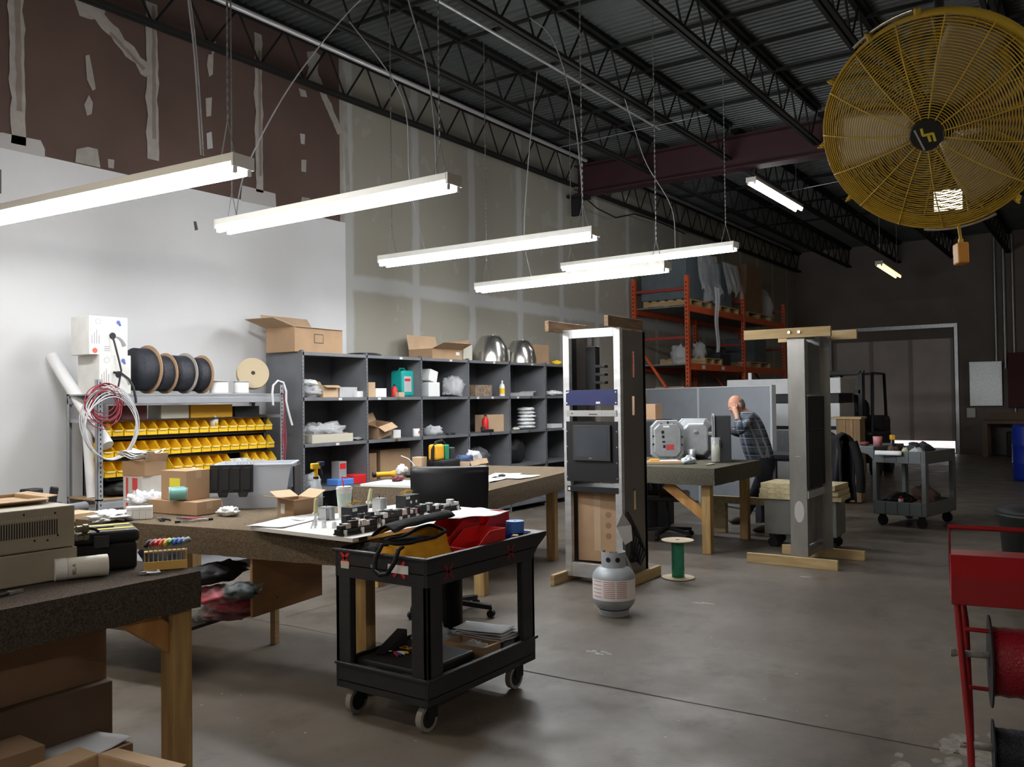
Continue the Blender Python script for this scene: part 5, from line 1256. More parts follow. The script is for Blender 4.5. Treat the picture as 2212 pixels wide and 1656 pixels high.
MB().cb((-.02, 0, .10), (.25, .16, .09)).build('bag_pocket', [BB], t, bevel=.02)
crumple('black_cloth', 'black strap and cloth slumped at the far corner of the cart tray', 'cloth', (KX0 + .13, KY0 + .46, .758), (.20, .16, .10), BB, 81, .25)
crumple('silver_part', 'grey metal part in the cart tray beside the bag', 'part', KT(790, 1185), (.07, .05, .03), STEEL, 82, .2)
# red and blue bins
rb = make_bin('stacking_bin', 'large red stacking bin on the cart, covered by papers', RED, (0, 0, .758), (.17, .26, .13), 'red stacking bins on the cart', labelled=False)
rb.location = (KX0 + .44, KY0 + .30, .80); rb.rotation_euler = (0, 0, radians(-90))
r2 = dup(rb, (KX0 + .72, KY0 + .30, .80), rz=radians(-90), label='second red stacking bin on the cart, nearer the handle')
r3 = dup(rb, (KX0 + .40, KY0 + .10, .759), rz=radians(-90), label='lower red bin lying on the cart tray floor in front of the others')
MB1_ = MB().box(KX0 + .42, KX0 + .86, KY0 + .20, KY0 + .50, .759, .799); one('black_case', 'flat black case under the red bins on the cart', 'case', MB1_, [BLACK], bevel=.008)
bb_ = make_bin('stacking_bin', 'small blue bin on the cart beside the lower red bin', BLUE, (KX0 + .68, KY0 + .08, .759), (.11, .12, .075), 'blue stacking bins on the cart', rz=radians(-90), labelled=False)
dup(bb_, (KX0 + .68, KY0 + .19, .759 + .04), rz=radians(-85), label='second small blue bin on the cart, nearer the handle').location = (KX0 + .805, KY0 + .08, .759)
paper_sheet('paper', 'white papers lying over the red bins on the cart', (KX0 + .66, KY0 + .27, .934), .38, .28, radians(-8), PAPER, .012, 4)
t = spool('tape_roll', 'roll of blue masking tape at the handle end of the cart', (KX0 + .90, KY0 + .12, .83 + .028), .05, .05, .05, CYANBLUE, CYANBLUE, (0, 0, 1), lumps=False)
one('sticky_note', 'small yellow note on the rim of the cart', 'note', MB().box(-.018, .018, -.015, .015, 0, .004), [YELLOW], (KX0 + .77, KY0 + .03, .831), .3)
crumple('wire_bits', 'red and green wire scraps beside the blue tape', 'wire', (KX0 + .82, KY0 + .50, .76), (.10, .08, .03), mat('wire scraps', (.4, .05, .05), .5, col2=(.03, .2, .1), vs=60), 84, .3)
# lower tray
t = thing('drill_case', 'black tool case with yellow lettering on the lower cart tray', 'case', (KX0 + .05, KY0 + .08, .184), 0)
MB().box(0, .42, 0, .43, 0, .05).build('case_base', [BLACK], t, bevel=.01); MB().box(0, .42, 0, .43, .052, .10).build('case_lid', [BLACK], t, bevel=.016, seg=3)
for y in (.08, .32): MB().box(-.006, .002, y - .03, y + .03, .03, .075).build('latch', [DKGREY], t, bevel=.003)
text('case_lettering', 'DEWALT', .062, YELLOWD, t, (.26, .24, .101), (0, 0, -pi / 2 + .0))
for k in range(5):
    c = at_z(858 + k * 8, 1418 - k * 2, .287); tt = thing('screwdriver', 'screwdriver lying on the black tool case, %s from the lettering' % NUM[k], 'screwdriver', c, 1.0 + .25 * k, 'screwdrivers on the tool case')
    MB().cyl((0, 0, .006), (.05, 0, .006), .006, n=8).build('handle', [[RED, BLUE, WHITE, YELLOW, BLACK][k]], tt); MB().cyl((.05, 0, .006), (.12, 0, .006), .002, n=6).build('shaft', [CHROME], tt)
t = carton('open brown carton on the lower cart tray', (KX0 + .60, KY0 + .20, .184), (.16, .26, .10), 0, CARD, flaps=[('f', .1, .02)])
crumple('chip_bag', 'silvery torn packet in the carton on the lower cart tray', 'packet', (KX0 + .60, KY0 + .18, .20), (.12, .2, .09), FILMC, 85, .25)
for k in range(4): paper_sheet('binder', ['ring binder stacked lowest at the handle end of the lower tray', 'thin catalogue on the lowest ring binder', 'thin catalogue on top of another catalogue', 'topmost white catalogue on the lower cart tray'][k], (KX0 + .745, KY0 + .20 + .01 * k, .276 + .012 * k), .17, .30, .06 * k, mat('drawing paper', (.58, .60, .62), .7), .005, k, 'catalogues on the lower tray', 'catalogue')
MB().box(KX0 + .70, KX0 + .79, KY0 + .05, KY0 + .40, .184, .272); one('parts_box', 'shallow grey box under the catalogues', 'box', MB().box(KX0 + .69, KX0 + .78, KY0 + .05, KY0 + .40, .184, .272), [SHELFGREY])
crumple('plastic_bag', 'crinkled clear bag behind the carton on the lower cart tray', 'bag', (KX0 + .60, KY0 + .47, .184), (.30, .16, .14), FILMC, 86, .3)
t = thing('hand_broom', 'black wedge-shaped dustpan leaning on the tool case', 'dustpan', (KX0 + .26, KY0 + .47, .288), .2); MB().prism([(-.12, 0), (.12, 0), (.12, .07)], 'y', -.03, .03).build('pan', [BLACK], t, bevel=.003)

# ================================================================== office chairs
def chair(name, lab, c, rz, m, back_w=.50, back_h=.62, back_z=.50, coat=False, grp=None):
    t = thing(name, lab, 'chair', c, rz, grp)
    for k in range(5):
        a = 2 * pi * k / 5 + .3; ca, sa = cos(a), sin(a)
        lg = MB().bar((.03 * ca, .03 * sa, .10), (.30 * ca, .30 * sa, .075), .045, .035).build('base_leg', [BLACK], t, bevel=.006)
        MB().cyl((.30 * ca - .02 * sa, .30 * sa + .02 * ca, .028), (.30 * ca + .02 * sa, .30 * sa - .02 * ca, .028), .028, n=16).cyl((.30 * ca, .30 * sa, .05), (.30 * ca, .30 * sa, .08), .008, n=8).build('caster', [BLACK], lg)
    MB().cyl((0, 0, .08), (0, 0, .28), .028, n=16).cyl((0, 0, .28), (0, 0, .42), .016, n=12).build('gas_column', [BLACK], t)
    MB().box(-.25, .25, -.24, .24, .42, .51).build('seat', [m], t, bevel=.035, seg=3)
    def bk(u, v):
        x = (u - .5) * back_w * (1 - .12 * (1 - v) ** 2); z = back_z + back_h * v; y = .26 + .06 * v - .12 * (2 * (u - .5)) ** 2 * .5
        return (x, y, z)
    MB().sheet(bk, 14, 12).build('backrest', [m], t, solid=.07)
    MB().bar((0, .18, .44), (0, .29, .60), .06, .02).build('back_bracket', [BLACK], t)
    for s in (-1, 1): MB().tube([(s * .22, .05, .45), (s * .29, .05, .50), (s * .29, .05, .66), (s * .29, -.12, .68), (s * .29, .12, .68)], .014, 8).build('armrest', [BLACK], t)
    return t
VINYL = mat('black vinyl', (.013, .014, .018), .38)
ch = chair('office_chair', 'black office chair standing behind the tan middle bench', (4.98, 4.00, 0), radians(128), VINYL, .52, .56, .54)

# ================================================================== aluminium equipment rack standing on timber skids
RX, RYa, RYb = 6.43, 3.352, 3.905; RZ0, RZ1 = .05, 2.155; RD = .47
DARKST = mat('dull bronze steel sheet', (.17, .155, .145), .5, .45, var=.12, vs=2)
t = thing('equipment_rack', 'tall aluminium equipment rack with a dark monitor, behind the gas cylinder', 'rack', (RX, RYa, 0)); W = RYb - RYa
b = MB(); 
b.box(0, .05, 0, .062, RZ0, RZ1).box(0, .05, W - .062, W, RZ0, RZ1).box(0, .05, .062, W - .062, RZ1 - .075, RZ1).box(0, .05, .062, W - .062, RZ0, RZ0 + .12)
b.build('front_frame', [ALU], t, bevel=.003)
b = MB().box(RD - .05, RD, 0, .03, RZ0, RZ1).box(RD - .05, RD, W - .05, W, RZ0, RZ1).box(RD - .05, RD, .03, W - .05, RZ0, RZ0 + .1); b.build('rear_frame', [DARKST], t, bevel=.003)
# right hand side sheet with three cut-outs
b = MB(); cuts = [(.93, 1.13), (1.42, 1.58), (1.74, 1.96)]; zz = RZ0
for z0, z1 in [(.62, .80)] + cuts[1:]:
    b.box(.05, RD, -.0, .003, zz, z0); b.box(.05, .21, 0, .003, z0, z1).box(.255, RD, 0, .003, z0, z1); zz = z1
b.box(.05, RD, 0, .003, zz, RZ1 - .02); b.build('side_sheet', [DARKST], t)
b = MB().box(.05, RD, W - .003, W, RZ0, RZ1); b.build('side_sheet', [DARKST], t)
MB().box(.12, .20, W - .02, W - .003, 1.30, 2.12).build('mounting_strip', [BLACK], t)
SKID = PINEH
for y in (.03, W + .01):
    MB().box(-.20, RD + .13, y - .05 if y < .1 else y - .09, y - .012 if y < .1 else y - .05, 0, .09).build('skid', [SKID], t, bevel=.003) if False else None
for (x0, x1, y0, y1, z0, z1) in ((-.22, .62, W - .02, W + .018, .0, .09), (-.15, .64, -.042, -.003, .0, .09), (-.22, .45, W + .001, W + .039, RZ1 - .02, RZ1 + .07), (-.14, .50, .03, .068, RZ1 + .001, RZ1 + .091)):
    MB().box(x0, x1, y0, y1, z0, z1).build('skid', [wood('skid lumber', (.34, .22, .12), (.20, .12, .07), (.8, 8, 8)) if z0 > 1 else SKID], t, bevel=.003)
def rx(py0, py1, px=1275): return at_x(px, py1, RX).z, at_x(px, py0, RX).z
z0, z1 = rx(842, 875); pt = MB().box(-.006, .0, .03, W - .03, z0, z1).build('blue_panel', [mat('blue anodised panel', (.016, .022, .10), .45, .1)], t, bevel=.001)
MB().box(-.0065, -.006, .19, .23, z0 + .012, z0 + .03).box(-.0065, -.006, W - .06, W - .045, z1 - .02, z1 - .01).build('panel_print', [PAPER], t)
for y in (.035, W - .045):
    for z in (z0 + .02, z1 - .02): MB().box(-.009, -.006, y, y + .012, z - .006, z + .006).build('screw', [WHITE], t)
z0, z1 = rx(886, 899); MB().box(-.006, .0, .035, W - .035, z0, z1).build('silver_panel', [mat('pale grey panel', (.42, .42, .41), .4, .3)], t, bevel=.001)
MB().box(-.007, -.006, .22, .30, z0 + .012, z0 + .022).build('panel_print', [INK], t)
for k in range(5): MB().cyl((-.008, .06 + .03 * k, (z0 + z1) / 2), (-.006, .06 + .03 * k, (z0 + z1) / 2), .006, n=10).build('button', [STEEL], t)
MB().cyl((-.008, W - .09, (z0 + z1) / 2), (-.006, W - .09, (z0 + z1) / 2), .006, n=10).build('button', [BLACK], t)
z0, z1 = rx(910, 1040); mp = MB().box(-.008, .0, .03, W - .03, z0, z1).build('monitor_panel', [BLACK], t, bevel=.001)
ZZ = at_x(1275, 988, RX).z, at_x(1275, 923, RX).z
MB().box(-.035, -.008, .085, W - .11, ZZ[0] - .025, ZZ[1] + .02).build('monitor_bezel', [DKGREY], mp, bevel=.004)
MB().box(-.036, -.0348, .115, W - .14, ZZ[0] + .01, ZZ[1] - .01).build('monitor_screen', [SCREEN], mp)
MB().box(-.0365, -.0349, .26, .29, ZZ[0] - .005, ZZ[0] + .0).build('maker_mark', [STEEL], mp)
for y in (.032, W - .042):
    for k in range(4): MB().box(-.011, -.008, y, y + .01, z0 + .03 + k * .13, z0 + .04 + k * .13).build('screw', [STEEL], t)
z0, z1 = rx(1048, 1063); MB().box(-.004, .30, .03, W - .03, z0, z1 - .01).build('keyboard_shelf', [BLACK], t, bevel=.002)
MB().box(-.006, -.004, W - .06, W - .04, z0 + .01, z0 + .035).build('label', [WHITE], t)
z0 = at_x(1250, 840, RX + .3).z
MB().box(.22, .30, W - .20, W - .10, 1.60, 2.02).build('cable_manager', [BLACK], t, bevel=.006)
for k in range(4): MB().box(.20, .26, W - .30, W - .20, 1.62 + k * .07, 1.645 + k * .07).build('cable_finger', [BLACK], t, bevel=.003)
MB().tube([(.30, W - .08, 1.66), (.27, W - .08, 1.67), (.27, W - .08, 1.84), (.30, W - .08, 1.85)], .007, 8).build('pull_handle', [CHROME], t)
MB().poly([(-.002, -.004, .62), (-.01, .05, .50), (-.02, -.03, .36), (.0, -.09, .40), (.02, -.07, .52)]).poly([(.02, -.004, .30), (.0, -.06, .22), (.03, -.09, .12), (.05, -.02, .16)]).build('bent_sheet', [DARKST], t, solid=.003)
b = MB()
for k in range(9): b.tube([(.08 + .02 * k, -.01, .62 - .02 * k), (.06 + .025 * k, -.06 - .01 * (k % 3), .5 - .03 * k), (.05 + .02 * k, -.05, .32 - .02 * k), (.08 + .015 * k, -.02 - .02 * (k % 2), .2)], .007, 5)
b.build('cable_bundle', [BLACK], t)
c = at_x(1282, 1222, RX + .12); tb2 = carton('tall brown carton with printed symbols standing inside the aluminium rack', (RX + .21, RYa + .29, .175), (.40, .19, .62), -pi / 2 + .12, CARD, label=(-.1, .55, .06, .5, mat('carton strip label', (.42, .30, .20), .7)), tape=True)
for k in range(3): MB().cyl((.08 , -.0965, .22 + .09 * k), (.08, -.0955, .22 + .09 * k), .026, n=18).build('printed_symbol', [mat('brown print', (.22, .13, .08), .8)], tb2)

# ================================================================== second rack, seen edge on
QX0, QX1, QYa, QYb = 8.10, 8.65, 2.325, 2.485
t = thing('relay_rack', 'bare metal relay rack seen edge on, between two timber feet', 'rack', (QX0, QYa, 0)); D2 = QYb - QYa; W2 = QX1 - QX0
GALV = mat('worn galvanised sheet', (.33, .325, .31), .42, .75, var=.18, vs=4, stretch=(1, 1, .4))
MB().box(0, .004, 0, D2, .09, 2.19).box(0, .04, 0, .004, .09, 2.19).box(0, .04, D2 - .004, D2, .09, 2.19).build('upright', [GALV], t, bevel=.0015)
MB().box(W2 - .004, W2, -.08, D2, .09, 2.19).box(W2 - .04, W2, 0, .004, .09, 2.19).box(W2 - .04, W2, D2 - .004, D2, .09, 2.19).build('upright', [GALV], t, bevel=.0015)
MB().box(.04, W2 - .04, .05, .11, 2.11, 2.19).box(.04, W2 - .04, 0, D2, .09, .14).build('cross_member', [GALV], t)
MB().box(.06, W2 - .04, D2 - .04, D2 - .006, 1.58, 2.10).build('pale_backing_plate', [mat('pale steel plate', (.45, .45, .43), .5, .5)], t)
MB().box(.01, W2 - .005, -.02, .06, 1.25, 1.56).build('black_equipment', [BLACK], t, bevel=.003); MB().box(.01, W2 - .005, -.02, D2 - .006, .72, 1.24).build('black_equipment', [BLACK], t, bevel=.003)
MB().box(.005, W2 - .005, -.012, D2 - .006, .62, .69).build('silver_shelf', [ALU], t, bevel=.002); MB().box(.09, W2 - .02, .07, .10, .16, .58).build('lower_plate', [GALV], t)
MB().box(-.004, -.001, .05, .10, 1.0, 1.01).build('scratch', [STEEL], t)
b = MB(); n_ = 20
b.poly([(-.0015, .075 + .045 * cos(2 * pi * k / n_) * (1 + .2 * noise.noise(Vector((k, 0, 3)))), .50 + .10 * sin(2 * pi * k / n_) * (1 + .15 * noise.noise(Vector((k, 5, 0))))) for k in range(n_)])
b.build('white_paint_patch', [mat('white patch', (.55, .54, .54), .7)], t)
for (x0, x1, y0, y1, z0, z1) in ((-.055, -.015, -.27, .56, 0, .09), (W2 + .01, W2 + .05, -.36, .42, 0, .09), (-.055, -.015, -.25, .55, 2.10, 2.19), (W2 + .01, W2 + .05, -.33, .42, 2.10, 2.19)):
    MB().box(x0, x1, y0, y1, z0, z1).build('timber_foot' if z0 < 1 else 'timber_rail', [mat('pale pine stud', (.56, .42, .22), .6, col2=(.42, .29, .13), vs=3, stretch=(8, .8, 8), bump=.1, bs=18)], t, bevel=.003)
for y in (.03, .12): MB().cyl((-.07, y, 2.15), (-.054, y, 2.15), .014, n=14).build('bolt_head', [CHROME], t)

# ================================================================== gas cylinder and green spool
c = at_z(1327, 1326, 0); t = thing('gas_cylinder', 'white propane gas cylinder standing before the aluminium rack', 'gas cylinder', (c.x, c.y, 0))
CYL = mat('light grey cylinder enamel', (.36, .39, .42), .4, .1, var=.04)
MB().lathe([(.10, 0), (.10, .004), (.105, .035), (.11, .045)], n=36, cap=False).build('foot_ring', [CYL], t, solid=.004)
prof = [(.001, .035), (.07, .038), (.12, .055), (.148, .09), (.155, .12), (.155, .27), (.148, .30), (.12, .335), (.07, .352), (.001, .356)]
MB().lathe(prof, n=48, cap=False).build('tank_body', [CYL], t)
va = math.atan2(-c.y, -c.x)
b = MB(); n_ = 40; vs = []
for i in range(n_ + 1):
    a = va - 1.35 + 2.7 * i / n_
    for r_, z in ((.1558, .125), (.1558, .27)): vs.append((r_ * cos(a), r_ * sin(a), z))
b.add(vs, [(2 * i, 2 * i + 2, 2 * i + 3, 2 * i + 1) for i in range(n_)], True); b.build('wrap_label', [mat('off white label', (.82, .79, .77), .6)], t)
b = MB(); PK = mat('pink label print', (.50, .20, .20), .7)
for k in range(9):
    for j, (a0, a1) in enumerate(((-.5, .05), (.12, .62), (-1.15, -.6))):
        z = .255 - k * .0135; aa = [va + a0 + (a1 - a0) * q / 6 for q in range(7)]
        if j == 2 and k % 2: continue
        for q in range(6): b.add([(.1563 * cos(aa[q]), .1563 * sin(aa[q]), z), (.1563 * cos(aa[q + 1]), .1563 * sin(aa[q + 1]), z), (.1563 * cos(aa[q + 1]), .1563 * sin(aa[q + 1]), z + .005), (.1563 * cos(aa[q]), .1563 * sin(aa[q]), z + .005)], [(0, 1, 2, 3)])
b.build('label_print', [PK], t)
b = MB(); aa = [va - pi * .75 + (2 * pi * .75) * q / 36 for q in range(37)]
for i in range(36):
    b.poly([(.085 * cos(aa[i]), .085 * sin(aa[i]), .345), (.085 * cos(aa[i + 1]), .085 * sin(aa[i + 1]), .345), (.085 * cos(aa[i + 1]), .085 * sin(aa[i + 1]), .455), (.085 * cos(aa[i]), .085 * sin(aa[i]), .455)])
b.build('valve_collar', [CYL], t, solid=.005)
for s in (-.45, .35):
    a = va + s; MB().cyl((.083 * cos(a), .083 * sin(a), .405), (.089 * cos(a), .089 * sin(a), .405), .018, n=18).build('collar_hole', [BLACK], t)
MB().cyl((0, 0, .355), (0, 0, .43), .018, n=14).cyl((0, 0, .43), (0, 0, .45), .03, n=16).cyl((0, 0, .40), (.05 * cos(va + .9), .05 * sin(va + .9), .40), .014, n=12).build('valve', [mat('tarnished brass', (.16, .14, .09), .4, .8)], t)
c = at_z(1465, 1248, 0); spool('wire_spool', 'plywood spool of green wire standing on the floor', (c.x, c.y, .168), .14, .055, .315, mat('pale plywood flange', (.60, .50, .34), .65), mat('green wire windings', (.02, .22, .13), .45, bump=.4, bs=120), (0, 0, 1))

# ================================================================== things on the tan bench behind the chair
def BT(px, py): return at_z(px, py, BZ_ + .003)
one('assembly_board', 'second white board along the left end of the bench behind the chair', 'board', MB().box(-.02, .40, -.0, 1.0, 0, .02), [WHITE], (B2W(.03, .18).x, B2W(.03, .18).y, BZ_ + .003), BR)
def flashlight(lab, p, q, m):
    a = BT(*p) ; e = BT(*q); t = thing('flashlight', lab, 'flashlight', (a.x, a.y, BZ_ + .05), math.atan2(e.y - a.y, e.x - a.x)); L_ = (e - a).length
    MB().cyl((0, 0, 0), (L_ * .75, 0, 0), .022, n=18).build('barrel', [m], t); MB().cyl((L_ * .75, 0, 0), (L_, 0, 0), .022, .034, n=18).build('lamp_head', [m], t); MB().cyl((-.03, 0, 0), (0, 0, 0), .024, n=14).build('end_cap', [BLACK], t)
flashlight('orange-yellow torch lying on the second white board', (812, 1036), (853, 1034), YELLOWD)
MB_ = None
for i, (lab, px, py, s, m) in enumerate((('white funnel-shaped cloth beside the orange torch', 868, 1030, (.12, .1, .10), CLOTH), ('heap of dark fittings next to the orange torch', 893, 1036, (.18, .12, .07), DKGREY), ('small red and black part on the second white board', 860, 1044, (.14, .07, .05), mat('red black parts', (.20, .02, .03), .5, col2=(.02, .02, .02), vs=40)))):
    crumple('fittings' if i else 'cloth', lab, 'fittings' if i else 'cloth', BT(px, py) + Vector((0, 0, .021 if i != 9 else 0)), s, m, 90 + i, .25)
module('black linear stage lying at the edge of the second white board', 815, 1046, .3, BR + 1.3, 7, 6) if False else None
for i, (x0, y0, x1, y1) in enumerate(((942, 1015, 960, 985), (946, 1015, 975, 985), (950, 1015, 977, 990), (955, 1016, 976, 994))):
    a = BT(x0, y0 + 10); e = at_y(x1, y1, a.y + .05); one('welding_rod', 'thin light rod sticking up behind the chair back, %s of four' % NUM[i], 'rod', MB().tube([a, e], .004, 6), [STEEL], group='thin rods behind the chair back')
one('curved_rod', 'thin curved wire rising over the bench near the orange torch', 'rod', MB().tube([BT(908, 1030), at_y(898, 1006, 4.9), at_y(882, 990, 5.0), at_y(866, 984, 5.05)], .004, 6), [STEEL])
one('yellow_tray', 'yellow plastic tray just above the chair back', 'tray', MB().box(-.17, .17, -.06, .06, 0, .03), [YELLOW], B2W(.62, .62), BR + .1, bevel=.004)
crumple('grey_bag', 'clear bag of parts behind the yellow tray', 'bag', B2W(.72, .85), (.22, .18, .10), FILMC, 95, .25)
for i, (a, w_, rz) in enumerate(((.98, .55, .1), (1.15, .22, -.15), (1.30, .42, .2), (.78, .38, .0))):
    paper_sheet('paper', ['white paper beside the chair back on the tan bench', 'white paper at the front edge of the bench behind the chair', 'white paper reaching towards the aluminium rack', 'white paper half hidden by the chair back'][i], B2W(a, w_), .36, .26, BR + rz, PAPER, .006, i + 20)
one('computer_mouse', 'small black object holding down the papers on the bench', 'mouse', MB().blob((0, 0, .015), (.10, .06, .035), .04, 2, 3), [BLACK], B2W(1.12, .37), BR)
crumple('cloth', 'white cloth with grey folds near the papers', 'cloth', B2W(.88, .75), (.22, .14, .05), CLOTH, 97, .2)
# black tool tote with upright tools
c = B2W(1.18, 1.02); t = thing('tool_tote', 'black open tool tote with yellow inside, at the back of the tan bench', 'tool bag', c, BR)
MB().box(-.20, .20, -.10, .10, 0, .15).build('tote_body', [BB], t, bevel=.02)
MB().tube([(-.2, 0, .12), (-.19, 0, .25), (-.12, 0, .32), (.0, 0, .33), (.1, 0, .25)], .015, 8).build('tote_handle', [BB], t)
MB().box(-.17, -.02, -.04, .06, .15, .30).build('yellow_panel', [YB], t, bevel=.02); MB().box(-.01, .06, -.05, .03, .14, .29).build('green_case', [GREEN], t, bevel=.01); MB().box(.08, .18, -.05, .04, .14, .26).build('dark_case', [DKGREY], t, bevel=.01)
carton('open tan carton of blue gloves on the tan bench', B2W(1.48, .93), (.24, .20, .12), BR + .1, CARDL, flaps=[('f', -1.2, .05)])
crumple('gloves', 'blue gloves bulging from the tan carton', 'gloves', B2W(1.48, .93, BZ_ + .06), (.2, .16, .13), mat('blue grey cloth', (.04, .07, .15), .8), 98, .25)
carton('second open tan carton beside the blue gloves, nearer the aluminium rack', B2W(1.74, .96), (.22, .20, .12), BR, CARDL, flaps=[('f', -1.2, .05)])
crumple('cloth_heap', 'grey and white cloth bulging from the second tan carton', 'cloth', B2W(1.74, .96, BZ_ + .06), (.2, .16, .15), FILMC, 99, .25)
carton('slim tan carton standing between the black tote and shelf', B2W(.92, 1.12), (.10, .10, .19), BR, CARDL, tape=False)
t = thing('bench_underbox', 'row of small open cartons on a low rail under the tan bench', 'shelf', (B2W(.95, .75).x, B2W(.95, .75).y, 0), BR); MB().box(-.25, 1.0, 0, .4, .40, .42).build('shelf_board', [SHELFGREY], t)
for x in (-.22, .96): MB().box(x - .015, x + .015, .02, .05, 0, .40).box(x - .015, x + .015, .34, .37, 0, .40).build('leg', [SHELFGREY], t)
t.name = 'low_rack'; t['label'] = 'low grey rack under the tan bench behind the chair'; t['category'] = 'rack'
for i, x in enumerate((1.0, 1.28, 1.52)): carton('small open carton on the low rack under the tan bench, %s from the chair' % NUM[i], B2W(x, .95, .423), (.20, .18, .15), BR, CARD, flaps=[('f', -.2, .07), ('r', .5, .07)])

# ================================================================== enclosures and man at the far bench
def TT(px, py, z=TZ_ + .003): return at_z(px, py, z)
ENC = mat('cast aluminium enclosure', (.44, .46, .48), .42, .6, var=.08, vs=14)
def octo(w, h, ch): return [(-w + ch, 0), (w - ch, 0), (w, ch), (w, h - ch), (w - ch, h), (-w + ch, h), (-w, h - ch), (-w, ch)]
def stamp_row(t, y):
    for i, (x, z, w_, h_) in enumerate(((-.055, .30, .03, .035), (-.05, .25, .028, .032), (-.045, .20, .032, .02), (-.04, .14, .026, .035))): MB().box(x - w_ / 2, x + w_ / 2, y - .001, y, z, z + h_).build('black_sticker', [BLACK], t)
t = thing('enclosure_cover', 'grey cast enclosure cover with a red label, standing beside the rack', 'enclosure', TT(1441, 994), FACE + .05)
MB().prism(octo(.185, .45, .07), 'y', -.03, .03).build('cover_plate', [ENC], t, bevel=.01)
MB().prism([(x * .82, .04 + z * .82) for x, z in octo(.185, .45, .07)], 'y', -.05, -.03).build('raised_face', [ENC], t, bevel=.01)
for k in range(14):
    a = 2 * pi * k / 14 + .2; MB().cyl((.165 * cos(a), -.045, .225 + .20 * sin(a)), (.165 * cos(a), -.03, .225 + .20 * sin(a)), .012, n=8).build('bolt', [CHROME], t)
stamp_row(t, -.05); MB().box(-.02, .07, -.0515, -.05, .12, .18).build('red_label', [mat('red label', (.40, .05, .05), .5)], t); MB().box(-.05, .02, -.0515, -.05, .37, .39).build('name_plate', [PAPER], t)
t = thing('enclosure_box', 'deep grey cast enclosure with broad chamfers, in the middle of the bench', 'enclosure', TT(1512, 992) + Vector((.10, .10, 0)), FACE - .12)
MB().prism(octo(.20, .46, .06), 'y', .02, .08).build('rim_flange', [ENC], t, bevel=.01)
b = MB(); o0 = octo(.19, .44, .07); o1 = [(x * .72, .05 + z * .80) for x, z in o0]
b.add([(x, .02, z + .01) for x, z in o0] + [(x, -.14, z) for x, z in o1], [tuple(range(8, 16))] + [(i, (i + 1) % 8, (i + 1) % 8 + 8, i + 8) for i in range(8)]); b.build('box_body', [ENC], t, bevel=.018)
MB().box(-.24, -.10, -.13, -.10, .27, .31).box(.08, .22, -.13, -.10, .27, .31).box(-.02, .02, -.16, -.13, .30, .33).build('mounting_lug', [ENC], t, bevel=.006)
stamp_row(t, .019)
t = thing('open_enclosure', 'open dark enclosure half propped up in front of the man', 'enclosure', TT(1578, 997) + Vector((.10, .05, 0)), FACE - 1.75)
b = MB(); w_, h_, d_ = .20, .50, .16
b.box(-w_, w_, 0, .01, 0, h_).box(-w_, -w_ + .01, -d_, 0, 0, h_).box(w_ - .01, w_, -d_, 0, 0, h_).box(-w_ + .01, w_ - .01, -d_, 0, 0, .01).box(-w_ + .01, w_ - .01, -d_, 0, h_ - .01, h_); b.build('box_shell', [DKGREY], t, bevel=.004)
MB().box(-w_ - .02, -w_ + .012, -d_ - .012, -d_, -.0, h_ + .02).box(w_ - .012, w_ + .02, -d_ - .012, -d_, 0, h_ + .02).box(-w_ + .012, w_ - .012, -d_ - .012, -d_, h_ - .01, h_ + .02).build('bright_rim', [ENC], t, bevel=.004)
for k in range(4): MB().cyl((-.15 + .1 * k, -.02, .06 + .02 * k), (-.15 + .1 * k, -.005, .06 + .02 * k), .008, n=10).build('stud', [CHROME], t)
# bench clutter
t = thing('powder_jar', 'clear jar half full of pale yellow powder on the far bench', 'jar', TT(1547, 998))
MB().lathe([(.001, .002), (.05, .002), (.052, .008), (.052, .27), (.05, .27), (.049, .01), (.001, .01)], n=28, cap=False).build('jar_glass', [mat('clear jar', (.6, .62, .62), .2, alpha=.35)], t)
MB().lathe([(.001, .011), (.046, .011), (.046, .17), (.02, .20), (.001, .19)], n=24, cap=False).build('powder', [OLIVE], t); MB().box(-.046, .046, -.0535, -.052, .16, .24).build('jar_label', [mat('hazy label', (.4, .42, .42), .5)], t)
lathe_thing('steel_cup', 'brushed steel cup on the far bench before the enclosures', 'cup', TT(1495, 993), [(.001, .001), (.038, .001), (.038, .12), (.036, .12), (.036, .004), (.001, .004)], ALU)
crumple('rag', 'crumpled white and blue rag on the far bench', 'rag', TT(1488, 1001), (.20, .13, .08), mat('pale blue cloth', (.55, .60, .66), .9, bump=.5, bs=30), 101, .3)
t = thing('parts_tray', 'low tan tray of parts on the far bench beside the rack', 'tray', TT(1434, 1001), FACE); MB().box(-.19, .19, -.06, .08, 0, .03).build('tray_body', [CARDL], t, bevel=.004); MB().box(-.15, -.05, -.03, .05, .03, .05).build('tan_block', [YELLOWD], t, bevel=.004); MB().box(-.04, .15, -.03, .04, .03, .038).build('white_strip', [PAPER], t)
crumple('swarf', 'scattering of pale scraps on the far bench by the jar', 'scraps', TT(1535, 1003), (.16, .06, .012), OLIVE, 102, .3)
# brown bits standing on a dark machine behind the enclosures
t = thing('control_machine', 'dark machine with brown cartons on top behind the enclosures', 'machine', (9.84, 4.78, 0), .0); MB().box(-.25, .25, -.25, .25, 0, 1.30).build('machine_body', [BLACK], t, bevel=.02)
tt = at_x(1425, 893, 9.4)
carton('brown carton standing on the dark machine', (9.80, 4.88, 1.301), (.20, .2, .30), .2, CARDD, tape=False); carton('tan carton beside the brown one on the dark machine', (9.78, 4.64, 1.301), (.14, .14, .19), -.2, CARD, tape=False)

